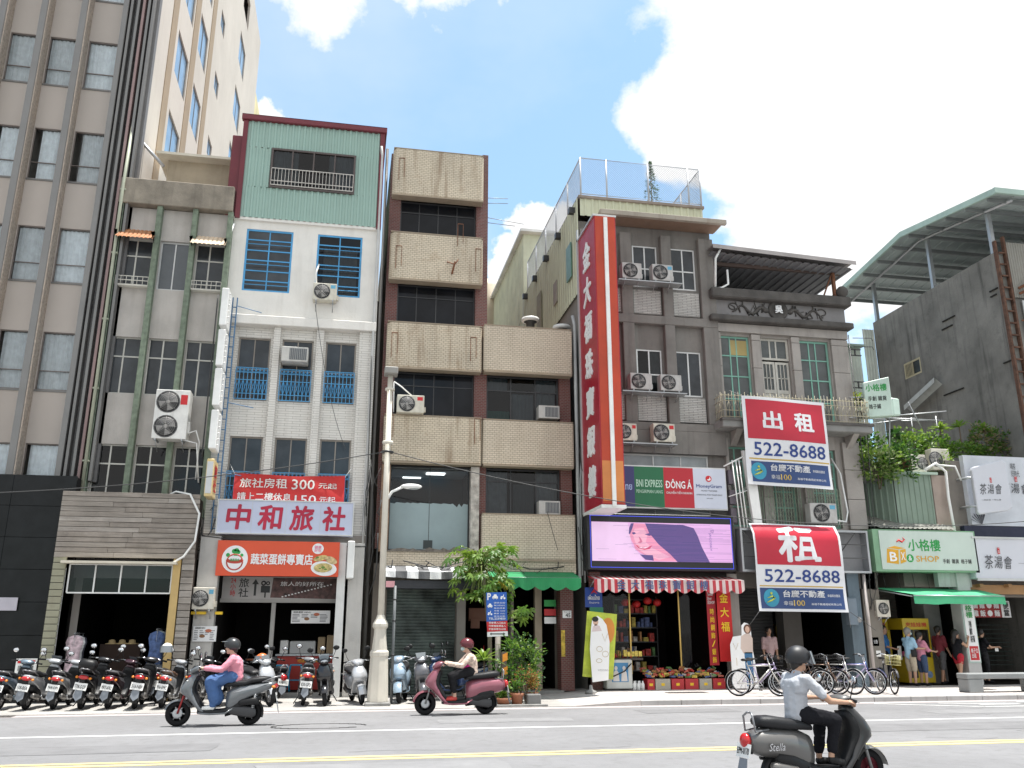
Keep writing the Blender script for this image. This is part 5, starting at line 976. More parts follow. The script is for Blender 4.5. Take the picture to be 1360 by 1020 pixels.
    s = thing('red_shop_banner', 'red vertical banner with large yellow characters at the right side of the jewellery shop', 'banner', (10.6, 24.1, .7)); m = MB(FR(24.1)); m.box(10.22, .75, 0, 10.50, 2.86, .01); part('narrow_cloth', m, M('banner_dark_red', (.36, .012, .02), .6), s); m = MB(FR(24.02)); m.box(10.50, .85, 0, 10.93, 2.88, .01); part('wide_cloth', m, M('banner_bright_red', (.55, .012, .012), .6), s)
    for k, ch in enumerate('金大福'): z = 2.60 - k * .40; letters(s, ch, FR(24.0), (10.58, z - .14, 10.84, z + .13), yeli, .03, .006, name='character')
    for k, ch in enumerate('時尚鋼飾/銀飾'): z = 2.22 - k * .22; letters(s, ch, FR(24.08), (10.30, z - .09, 10.42, z + .08), yeli, .02, .006, name='character')
    letters(s, 'Taiwan\nSilver\n店SHOP', FR(24.08), (10.24, 2.42, 10.46, 2.74), whitei, .01)
    q, F0 = standee(10.62, 23.55, .16, 1.75, .78, 0, 0, [(0, 0), (1.0, 0), (.92, .32), (.84, .62), (.83, .88), (.74, .98), (.60, 1.0), (.48, .95), (.46, .80), (.12, .78), (0, .66)], 'white standee of a woman in jeans beside the red banner')
    for nm, P, mt in (('jeans', [(.42, .05), (.52, .05), (.54, .5), (.58, .05), (.64, .08), (.64, .95), (.40, .95)], 'jeans_print'), ('blouse', [(.38, .92), (.66, .92), (.68, 1.32), (.60, 1.45), (.48, 1.45), (.34, 1.38), (.30, 1.05)], 'beige_print')):
        m = MB(F0); m.prism([(a, b) for a, b in P], .001, .003); part(nm, m, M(mt, {'jeans_print': (.04, .14, .28), 'beige_print': (.60, .48, .42)}[mt], .6), q)
    m = MB(F0); disc(m, .54, 1.57, .11, .13, .002); part('hair', m, M('brown_hair_print', (.12, .05, .03), .6), q); m = MB(F0); disc(m, .54, 1.56, .065, .09, .004); part('face', m, MC['skin_print'], q)
    m = MB(F0); m.tube([(.08, 1.2, .003), (.16, 1.02, .003), (.24, 1.2, .003)], .005, 4); m.tube([(.16, .8, .003), (.16, .6, .003)], .005, 4); part('jewel_outline', m, MC['gold_print'], q, kind='stuff')
    o = thing('metal_lid', 'small grey pipe stub and lid on the pavement below the standee', 'pipe', (6.6, 23.2, .1)); m = MB(); m.lathe([(.16, .1), (.15, .15), (.05, .2), (.04, .3), (.01, .31)], (6.5, 23.3, 0), 12); part('lid', m, concrete, o)
b4()

# ------------------------------------------------------------------ old stone fronted building with the dragon frieze
def b5():
    t = thing('dragon_frieze_building', 'old stone fronted building with a dragon frieze, teal windows and a tin roofed terrace', 'building', (13.5, 24.5, 0))
    st = M('dressed_stone', (.36, .33, .305), .85, var=.12, vs=1.2, bump=.3, bs=40, stain=.4, scol=(.12, .105, .095)); ds = M('black_weathered_cornice', (.085, .078, .072), .9, var=.35, vs=3, bump=.5, stain=.4, scol=(.035, .03, .03)); tl = M('teal_paint', (.22, .46, .37), .6, var=.15, stain=.25); old = M('old_white_paint', (.52, .50, .45), .7, stain=.45, scol=(.16, .13, .11))
    F = FR(24.56); W = [(11.42, 12.42, 7.86, 10.84), (12.80, 13.80, 7.86, 10.84), (14.16, 15.22, 7.86, 10.84)]; LW = [(11.30, 12.35, 4.72, 7.2), (12.60, 13.62, 4.72, 7.2), (13.96, 15.05, 4.72, 7.2)]
    m = MB(F); m.wall(11.3, 15.85, 3.0, 12.1, W + LW, .2); m.M = I4; simple_body(m, 11.3, 15.85, 24.57, 37, 0, 12.0); part('wall', m, st, t)
    m = MB(F)
    for h in W + LW: m.room(h, .2, 1.3, .0)
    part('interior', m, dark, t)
    for (a, b) in ((11.3, 11.40), (12.45, 12.76), (13.84, 14.13), (15.26, 15.85)):       # jointed stone blocks of the piers
        for (z0, z1) in ((7.9, 10.9), (4.7, 7.45)):
            z = z0
            while z < z1 - .1:
                h = .93; m = MB(); m.box(a, 24.44, z + .006, b, 24.57, min(z + h, z1) - .006); part('stone_block', m, st, t, bevel=.008); z += h
    m = MB(); m.box(11.05, 24.10, 11.98, 15.95, 24.6, 12.32); part('cornice', m, ds, t, bevel=.04); m = MB(); m.box(11.0, 24.15, 11.22, 15.98, 24.6, 11.42); part('cornice', m, ds, t, bevel=.03); m = MB(); m.box(11.2, 24.38, 11.42, 15.82, 24.6, 11.98); part('frieze', m, M('frieze_grey', (.235, .225, .225), .8, stain=.2), t)
    m = MB(); m.box(11.3, 24.4, 10.92, 15.85, 24.6, 11.2); part('architrave', m, st, t); m = MB(); m.ell((15.7, 24.2, 12.5), .2, .2, .2, 10, 7); part('finial', m, ds, t)
    # dragons: relief scrolls
    G = FR(24.38); m = MB(G); rr = random.Random(4)
    for s in (1, -1):
        cx = 13.42; P = []
        for k in range(26): u = k / 25; P.append((cx - s * (.40 + 1.2 * u), 11.68 + .12 * math.sin(u * 11) + .04 * u, .02))
        m.tube(P, [.07 - .05 * k / 25 for k in range(26)], 6)
        P = [(cx - s * (1.55 + .16 * math.cos(a)), 11.78 + .11 * math.sin(a), .02) for a in [k * .5 - 1.6 for k in range(9)]]; m.tube(P, .02, 5)
        for k in range(9): u = .1 + k * .1; x = cx - s * (.40 + 1.2 * u); z = 11.68 + .12 * math.sin(u * 11); m.tube([(x, z, .02), (x + rr.uniform(-.1, .1), z + rr.choice((-.16, .16)), .02), (x + rr.uniform(-.18, .18), z + rr.choice((-.2, .2)), .02)], [.035, .02, .01], 5)
        m.ell((cx - s * .42, 11.72, .02), .12, .09, .05, 8, 5); m.tube([(cx - s * .42, 11.78, .02), (cx - s * .55, 11.93, .03)], [.03, .008], 5)
    part('dragon_relief', m, ds, t, kind='stuff'); m = MB(G); m.lathe([(.34, 0), (.34, .05), (.26, .07), (.24, .04), (.01, .04)], (13.42, 11.74, 0), 20); part('medallion', m, ds, t); letters(t, '吳', G, (13.29, 11.63, 13.56, 11.90), whitei, .06, .09, .02, name='character')
    # tin roof over the terrace
    m = MB(); m.add([(11.1, 23.9, 13.72), (16.15, 23.9, 13.52), (16.15, 33, 13.4), (11.1, 33, 13.6)], [(0, 1, 2, 3)]); m.add([(11.1, 23.9, 13.72), (16.15, 23.9, 13.52), (16.15, 23.9, 13.38), (11.1, 23.9, 13.58)], [(0, 1, 2, 3)]); part('roof_fascia', m, M('grey_roof_edge', (.36, .33, .32), .6), t)
    m = MB(frame((11.1, 33, 13.5), (1, 0, -.04), (0, -1, 0))); m.corr(0, 5.0, 0, 9.0, -.0, .3, .04, .06); part('roof_sheet', m, M('dull_roof_sheet', (.20, .20, .21), .6), t)
    for y in (24.6, 26.8, 29, 31): m = MB(); m.box(11.2, y, 13.30, 16.0, y + .1, 13.42); part('purlin', m, M('brown_steel', (.10, .07, .06), .7), t)
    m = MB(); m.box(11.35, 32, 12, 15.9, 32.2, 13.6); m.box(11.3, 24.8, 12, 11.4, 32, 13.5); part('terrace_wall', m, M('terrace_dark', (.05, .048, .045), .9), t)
    for (x, y) in ((15.6, 24.5), (15.6, 28)): m = MB(); m.box(x, y, 12.0, x + .1, y + .1, 13.45); part('post', m, rust, t)
    m = MB(); m.tube([(15.1, 24.6, 12.1), (15.64, 24.5, 13.4)], .03, 5); part('post_brace', m, rust, t); m = MB(); m.tube([(11.65, 24.15, 12.95), (11.65, 24.15, 12.45), (11.4, 24.15, 12.3), (11.2, 24.2, 12.3)], .035, 6); part('white_elbow_pipe', m, whitep, t); m = MB(); m.tube([(11.4, 24.0, 13.6), (11.25, 24.1, 13.3), (11.22, 24.2, 12.3)], .04, 6); part('gutter_pipe', m, whitep, t)
    # windows and door
    for h in (W[0], W[2]): window(t, F, h, tl, M('old_glass_pane', (.075, .085, .085), .2, var=.3, vs=2.2), cols=(.36, .58), rows=(.3, .55, .78), rec=.08, fw=.06, cw=.04)
    m = MB(FR(24.66)); m.box(11.78, 10.22, .0, 12.36, 10.72, .01); part('yellow_card', m, M('card_yellow', (.42, .33, .14), .8), t)
    a0, a1, z0, z1 = W[1]; w = window(t, F, (a0, a1, 10.12, z1), old, MC['old_glass_pane'], cols=(.36, .58), rec=.08, fw=.07, cw=.05)
    for k in range(2):
        x0 = a0 + .02 + k * .49; x1 = x0 + .47; d = MB(F)
        for (u0, u1, v0, v1) in ((x0, x0 + .07, z0, 10.06), (x1 - .07, x1, z0, 10.06), (x0 + .07, x1 - .07, 9.98, 10.06), (x0 + .07, x1 - .07, 9.0, 9.12), (x0 + .07, x1 - .07, 8.4, 8.5), (x0 + .07, x1 - .07, z0, 7.95), (x0 + .16, x0 + .185, 9.12, 9.98), (x0 + .28, x0 + .305, 9.12, 9.98), (x0 + .07, x1 - .07, 9.5, 9.53)): d.box(u0, v0, -.14, u1, v1, -.09)
        d.box(x0 + .07, 8.5, -.13, x1 - .07, 9.0, -.11); d.box(x0 + .07, 7.95, -.13, x1 - .07, 8.4, -.11); d.box(x0 + .12, 8.58, -.11, x1 - .12, 8.92, -.10); o = part('door_leaf', d, old, t)
        g = MB(F); g.quad((x0 + .07, 9.12, -.12), (x1 - .07, 9.12, -.12), (x1 - .07, 9.98, -.12), (x0 + .07, 9.98, -.12)); part('pane', g, MC['old_glass_pane'], o)
    for h in LW: window(t, F, (h[0], h[1], h[2], h[3]), tl, M('old_curtained_pane', (.19, .19, .17), .4, var=.4, vs=3), cols=(.36, .62), rows=(.25, .45, .64, .82), rec=.12, fw=.06, cw=.04)
    for k, (a, b) in enumerate(((11.75, 12.4), (12.5, 13.66), (13.92, 15.0))):            # folding scissor grilles
        m = MB(FR(24.45)); z0, z1 = 4.75, 5.95; n = max(6, int((b - a) / .085)); s = (b - a) / n
        for q in range(n + 1): m.box(a + q * s - .007, z0, 0, a + q * s + .007, z1, .02)
        for q in range(n):
            for r in range(4): zz = z0 + .1 + r * .27; m.tube([(a + q * s, zz, .02), (a + (q + 1) * s, zz + .14, .02), (a + q * s, zz + .27, .02)], .007, 3) if q % 2 else m.tube([(a + (q + 1) * s, zz, .02), (a + q * s, zz + .14, .02), (a + (q + 1) * s, zz + .27, .02)], .007, 3)
        part('scissor_grille', m, M('pale_green_grille', (.36, .44, .33), .6, stain=.3), t)
    # balcony
    m = MB(); m.box(10.95, 23.75, 7.62, 15.95, 24.6, 7.86); part('balcony_slab', m, concrete, t, bevel=.02); m = MB(); m.box(10.92, 23.7, 7.82, 15.98, 23.9, 7.9); part('slab_edge', m, MC['black_weathered_cornice'], t)
    for x in (11.5, 13.4, 15.4): m = MB(); m.prism([(-24.5, 7.2), (-23.95, 7.62), (-24.5, 7.62)], 0, .2); m.v = [Vector((x + v.z, -v.x, v.y)) for v in m.v]; part('corbel', m, st, t)
    rm = M('cream_iron_rail', (.42, .38, .27), .7, stain=.5, scol=(.16, .09, .05)); m = MB()
    for (P0, P1) in (((11.0, 23.8), (15.9, 23.8)), ((11.0, 23.8), (11.0, 24.5)), ((15.9, 23.8), (15.9, 24.5))):
        P0 = Vector((*P0, 0)); P1 = Vector((*P1, 0)); L = (P1 - P0).length; n = int(L / .105)
        for z in (7.95, 8.15, 8.45, 8.62): m.tube([P0 + Vector((0, 0, z)), P1 + Vector((0, 0, z))], .011, 4)
        for k in range(n + 1):
            p = P0.lerp(P1, k / n); m.tube([p + Vector((0, 0, 7.9)), p + Vector((0, 0, 8.62 + (.12 if k % 2 else .05)))], .008, 4)
            if k < n: q_ = P0.lerp(P1, (k + 1) / n); m.tube([p + Vector((0, 0, 8.15)), q_ + Vector((0, 0, 8.45))] if k % 2 else [p + Vector((0, 0, 8.45)), q_ + Vector((0, 0, 8.15))], .006, 3)
    part('balcony_railing', m, rm, t)
    # rent banners
    def rent(x0, x1, zt, zb, Y, lab, big, tilt=.0):
        s = thing('rental_banner', lab, 'banner', ((x0 + x1) / 2, Y, zb)); n = 16; m = MB()
        H = zt - zb
        def dy(x, z):
            u = (x - x0) / (x1 - x0); v = (z - zb) / H; return .03 * math.sin(u * 6 + v * 3) + .02 * math.sin(v * 8) + (.14 * max(0, v - .86) / .14 * 1.7 if big else 0) - .02 * math.sin(u * 3.14)
        def Q(m, a0, a1, b0, b1, c, mt, nm, nx=14, ny=8):
            V = [(a0 + (a1 - a0) * i / nx, 0, b0 + (b1 - b0) * j / ny) for j in range(ny + 1) for i in range(nx + 1)]; V = [(x, Y + dy(x, z) - c, z + tilt * (x - x0)) for x, _, z in V]
            m = MB(); m.add(V, [(j * (nx + 1) + i, j * (nx + 1) + i + 1, (j + 1) * (nx + 1) + i + 1, (j + 1) * (nx + 1) + i) for j in range(ny) for i in range(nx)], True); part(nm, m, mt, s)
        def T(tt, r, mt, bold, c=.012, nm='lettering'):
            mm = MB(frame((0, 0, 0))); tx(mm, tt, *r, c=0, bold=bold); mm.v = [Vector((v.x, Y + dy(v.x, v.z) - c, v.z + tilt * (v.x - x0))) for v in mm.v]; part(nm, mm, mt, s)
        W_ = x1 - x0; X = lambda u: x0 + W_ * u; Z = lambda v: zb + H * v
        vin = M('vinyl_white', (.70, .70, .72), .4, var=.04, bump=.0, obj=True); vr = M('vinyl_red', (.46, .012, .035), .35, var=.08, bump=0, obj=True); vn = M('vinyl_navy', (.022, .055, .17), .35, var=.08, bump=0, obj=True)
        Q(m, x0, x1, zb, zt, 0, vin, 'vinyl'); 
        if not big:
            Q(m, X(.04), X(.97), Z(.515), Z(.965), .006, vr, 'red_field'); T('出', (X(.22), Z(.63), X(.45), Z(.84)), vin, .05); T('租', (X(.60), Z(.63), X(.84), Z(.85)), vin, .05); T('522-8688', (X(.10), Z(.33), X(.95), Z(.48)), navyi, .025)
            Q(m, X(.06), X(.97), Z(.035), Z(.265), .006, vn, 'navy_field'); Q(m, X(.04), X(.99), Z(.285), Z(.30), .006, M('vinyl_gold', (.5, .32, .06), .5), 'gold_line', 8, 1); lz, lh, lx = .155, .095, .14
        else:
            Q(m, X(.02), X(.97), Z(.52), Z(.985), .006, vr, 'red_field'); T('租', (X(.26), Z(.55), X(.74), Z(.975)), vin, .05); T('522-8688', (X(.09), Z(.325), X(.94), Z(.47)), navyi, .025)
            Q(m, X(.03), X(.965), Z(.03), Z(.26), .006, vn, 'navy_field'); Q(m, X(.03), X(.97), Z(.275), Z(.288), .006, M('vinyl_gold', (.5, .32, .06), .5), 'gold_line', 8, 1); lz, lh, lx = .148, .10, .15
        mm = MB(frame((0, 0, 0))); P = []; r = H * lh
        for k in range(24): a = k / 24 * 6.283; P.append((X(lx) + r * .95 * math.cos(a), Z(lz) + r * math.sin(a)))
        mm.prism(P, .001, .003); mm.v = [Vector((v.x, Y - .014 - abs(v.y) * 0 + dy(v.x, v.z), v.z + tilt * (v.x - x0))) for v in mm.v]; part('round_logo', mm, M('logo_teal', (.03, .28, .42), .4), s)
        mm = MB(frame((0, 0, 0))); mm.tube([(X(lx) - r * .6, Z(lz) - r * .5, .01), (X(lx), Z(lz) - r * .25, .012), (X(lx) + r * .4, Z(lz), .012), (X(lx) + r * .1, Z(lz) + r * .2, .012), (X(lx) - r * .5, Z(lz) - .0, .012)], [.01, .03, .028, .03, .008], 5); mm.ell((X(lx), Z(lz) + r * .5, .01), .04, .04, .015, 8, 5); mm.v = [Vector((v.x, v.y + Y - .02 + dy(v.x, v.z), v.z + tilt * (v.x - x0))) for v in mm.v]; part('logo_figure', mm, M('logo_lime', (.45, .5, .08), .4), s)
        T('台慶不動產', (X(.28), Z(lz + .01), X(.74), Z(lz + .09)), vin, .035, .014); T('幸福家加盟店', (X(.77), Z(lz + .02), X(.92), Z(lz + .05)), vin, .0, .014); T('幸福', (X(.28), Z(lz - .08), X(.38), Z(lz - .03)), vin, .01, .014); T('100', (X(.39), Z(lz - .085), X(.51), Z(lz - .02)), M('vinyl_gold2', (.6, .42, .1), .5), .03, .014); T('高雄不動產經紀有限公司', (X(.58), Z(lz - .075), X(.92), Z(lz - .05)), vin, .0, .014)
        m = MB()
        for (x, z) in ((x0, zt), (x1, zt), (x0, zb), (x1, zb)): m.tube([(x, Y, z + tilt * (x - x0)), (x + (.25 if x == x1 else -.2), Y + .4, z + (.25 if z == zt else -.45))], .006, 4)
        part('tie', m, M('grey_cord', (.3, .3, .3), .7), s, kind='stuff'); return s
    rent(11.55, 14.28, 8.58, 5.86, 23.6, 'large red and white for rent banner hung from the balcony', False, -.035)
    rent(11.52, 14.28, 4.72, 2.22, 23.45, 'lower red and white for rent banner slung over the empty sign frame', True, -.01)
    # empty sign frame
    o = thing('empty_sign_frame', 'empty grey steel sign box frame behind the lower rental banner', 'sign frame', (13.3, 23.9, 3.35)); m = MB(FR(23.75)); fr = steel
    for (a, b, c, d) in ((11.25, 15.35, 3.33, 3.39), (11.25, 15.35, 4.52, 4.58), (11.25, 11.31, 3.39, 4.52), (15.29, 15.35, 3.39, 4.52)): m.box(a, c, -.35, b, d, 0)
    part('frame', m, fr, o); m = MB(FR(24.0)); m.box(11.3, 3.39, -.1, 15.3, 4.52, -.08); part('backing', m, M('grey_backing', (.26, .26, .27), .6), o); m = MB(FR(23.78))
    for z in (3.75, 4.15): m.box(11.3, z, -.05, 15.3, z + .03, -.02)
    m.tube([(14.4, 3.9, 0), (14.95, 4.5, 0)], .018, 4); m.tube([(11.3, 4.5, 0), (11.8, 4.1, 0)], .018, 4); part('strut', m, M('dark_strut', (.08, .08, .08), .6), o, kind='stuff')
    o = thing('white_post', 'tall white metal post standing behind the upper rental banner', 'post', (11.7, 23.8, 4.6)); m = MB(); m.prism([(11.72, 4.6), (11.98, 4.6), (11.86, 6.9), (11.52, 6.9)], 0, 1); m.v = [Vector((v.x, 23.75 + .12 * v.z, v.y)) for v in m.v]; part('post', m, whitep, o)
    o = thing('cable_rack', 'small white rods and dark plates of a cable rack beside the screen', 'rack', (11.3, 24, 4.7)); m = MB()
    for x in (11.30, 11.42, 11.52): m.tube([(x, 23.8, 4.6), (x - .12, 23.8, 6.6)], .02, 5)
    m.tube([(10.9, 23.8, 6.4), (11.6, 23.8, 6.75)], .025, 5); m.tube([(11.0, 23.8, 5.5), (11.6, 23.8, 5.7)], .015, 5); part('rod', m, whitep, o, kind='stuff')
    for z in (4.75, 5.3, 5.9): m = MB(); m.box(11.08, 23.9, z, 11.26, 24.1, z + .42); part('plate', m, M('purple_grey', (.12, .10, .12), .7), o)
    ac_unit(13.62, 14.50, 4.80, 5.40, 23.85 + .35, 'grey air conditioner below the upper rental banner', fx=.42, badge='blue', col_='ac_grey', bracket=False); m = MB(); m.tube([(14.5, 24.0, 4.9), (14.9, 24.1, 4.88), (15.05, 24.2, 5.2), (15.0, 24.3, 6.4), (14.8, 24.4, 6.9)], .03, 6); tag(part('white_conduit', m, whitep), 'white conduit curling from the grey air conditioner up the stone pier', 'pipe')
    # ground floor
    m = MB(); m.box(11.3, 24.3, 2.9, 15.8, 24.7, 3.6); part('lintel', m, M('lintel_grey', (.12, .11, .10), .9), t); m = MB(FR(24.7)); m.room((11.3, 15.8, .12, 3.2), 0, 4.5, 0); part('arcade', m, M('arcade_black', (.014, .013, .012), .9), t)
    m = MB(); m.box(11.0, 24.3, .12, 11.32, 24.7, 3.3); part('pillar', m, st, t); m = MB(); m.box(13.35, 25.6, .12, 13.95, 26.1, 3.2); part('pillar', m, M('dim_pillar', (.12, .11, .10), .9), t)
    m = MB(FR(26.4)); z = .12; pr = []
    while z < 3.1: pr += [(z, 0), (z + .012, .02), (z + .07, .02), (z + .085, 0)]; z += .1
    for (a, c), (b, d) in zip(pr, pr[1:]): m.quad((11.3, a, c), (13.4, a, c), (13.4, b, d), (11.3, b, d))
    part('roller_shutter', m, M('dark_shutter', (.06, .06, .062), .6, .1), t)
    m = MB(); m.box(14.66, 24.0, .12, 15.05, 24.5, 3.4); m.box(14.55, 23.98, 1.9, 14.95, 24.0, 2.65); part('blue_pillar', m, M('faded_blue_paint', (.12, .165, .20), .7, stain=.4, scol=(.06, .06, .06)), t, bevel=.01); m = MB(); m.box(14.5, 23.8, 1.85, 14.78, 24.0, 2.6); part('meter_box', m, M('meter_blue', (.16, .20, .24), .6), t, bevel=.01); m = MB(); m.lathe([(.09, 0), (.09, .08), (.05, .12)], (14.82, 23.9, 2.0), 12, (0, -1, 0)); part('meter', m, M('meter_grey', (.3, .3, .3), .5), t)
    m = MB(); m.tube([(15.16, 23.9, .12), (15.16, 23.9, 3.3)], .05, 8); part('drain_pipe', m, M('pipe_pale', (.42, .38, .36), .7, stain=.6), t)
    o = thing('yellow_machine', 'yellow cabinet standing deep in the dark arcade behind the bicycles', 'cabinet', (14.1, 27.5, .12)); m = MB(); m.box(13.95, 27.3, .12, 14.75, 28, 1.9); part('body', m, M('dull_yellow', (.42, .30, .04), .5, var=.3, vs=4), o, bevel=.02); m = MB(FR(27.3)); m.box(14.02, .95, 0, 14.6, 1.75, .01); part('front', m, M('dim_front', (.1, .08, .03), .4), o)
b5()
# ------------------------------------------------------------------ foliage helpers
def leaf_blade(m, p, d, up, L, w, n=3, droop=.3):
    """a pointed strap leaf from p along d"""
    d = Vector(d).normalized(); s = d.cross(Vector(up)).normalized(); prev = None; V = []
    for i in range(n + 1):
        u = i / n; q = Vector(p) + d * (L * u) + Vector((0, 0, -droop * L * u * u)); ww = w * math.sin(math.pi * min(.97, .12 + u * .88)) if i < n else .001
        V += [q - s * ww, q + Vector((0, 0, -ww * .3)), q + s * ww]
    m.add(V, [f for i in range(n) for f in ((3 * i, 3 * i + 3, 3 * i + 4, 3 * i + 1), (3 * i + 1, 3 * i + 4, 3 * i + 5, 3 * i + 2))])
def bush_leaves(m, c, rx, ry, rz, n, L, w, rr, shell=.55):
    for k in range(n):
        a = rr.uniform(0, 6.283); t = math.asin(rr.uniform(-.8, 1)); r = rr.uniform(shell, 1) * (1 + .22 * math.sin(3 * a + c[0]) + .15 * math.sin(5 * t + a))
        p = Vector((c[0] + rx * r * math.cos(a) * math.cos(t), c[1] + ry * r * math.sin(a) * math.cos(t), c[2] + rz * r * math.sin(t)))
        d = Vector((math.cos(a) * math.cos(t), math.sin(a) * math.cos(t), math.sin(t) * .6)) + Vector((rr.uniform(-.9, .9), rr.uniform(-.9, .9), rr.uniform(-.5, .9))); l = L * rr.uniform(.6, 1.3)
        d.normalize(); s = d.cross(Vector((rr.uniform(-1, 1), rr.uniform(-1, 1), 1))).normalized() * w * rr.uniform(.7, 1.2)
        m.add([p, p + d * l * .5 - s, p + d * l, p + d * l * .5 + s, p + d * l * .5 + Vector((0, 0, -w * .25))], [(0, 1, 4), (1, 2, 4), (2, 3, 4), (3, 0, 4)])
lfA = leafmat('leaf_mid', (.06, .14, .022), (.16, .32, .04)); lfB = leafmat('leaf_light', (.13, .22, .035), (.30, .45, .06)); lfC = leafmat('leaf_dark', (.022, .06, .018), (.04, .12, .02)); lfY = leafmat('leaf_yellow', (.30, .26, .03), (.4, .35, .05))
bark = M('bark', (.12, .085, .06), .9, obj=True, var=.3); soil = M('soil', (.05, .035, .025), .95); terra = M('terracotta', (.33, .13, .07), .8, obj=True, stain=.4)
def shrub(name, lab, cat, c, r, n, L, w, mts, seed, grp=None, stems=3, z0=None):
    rr = random.Random(seed); z0 = c[2] - r[2] if z0 is None else z0; t = thing(name, lab, cat, (c[0], c[1], z0), grp)
    for k, mt in enumerate(mts): m = MB(); bush_leaves(m, c, r[0] * (1 - .08 * k), r[1], r[2] * (1 - .05 * k), n // len(mts), L, w, rr); part('foliage', m, mt, t)
    m = MB()
    for k in range(stems): a = rr.uniform(0, 6.28); m.tube([(c[0] + .05 * math.cos(a), c[1] + .05 * math.sin(a), z0), (c[0] + .3 * r[0] * math.cos(a), c[1] + .3 * r[1] * math.sin(a), c[2])], [.02, .008], 5)
    part('stem', m, bark, t, kind='stuff'); return t
def rosette(name, lab, cat, c, n, L, w, mt, seed, stemh=0, grp=None, droop=.45):
    rr = random.Random(seed); t = thing(name, lab, cat, (c[0], c[1], c[2] - stemh), grp); mb = MB()
    if stemh: mb.tube([(c[0], c[1], c[2] - stemh), c], .02, 5); part('stem', mb, bark, t)
    for k in range(n):
        a = k * 2.4 + rr.uniform(-.2, .2); e = rr.uniform(.1, 1.3); m = MB(); leaf_blade(m, c, (math.cos(a) * math.cos(e), math.sin(a) * math.cos(e), math.sin(e)), (0, 0, 1) if e < 1.2 else (1, 0, 0), L * rr.uniform(.7, 1.1), w, 4, droop); part('leaf', m, mt, t)
    return t
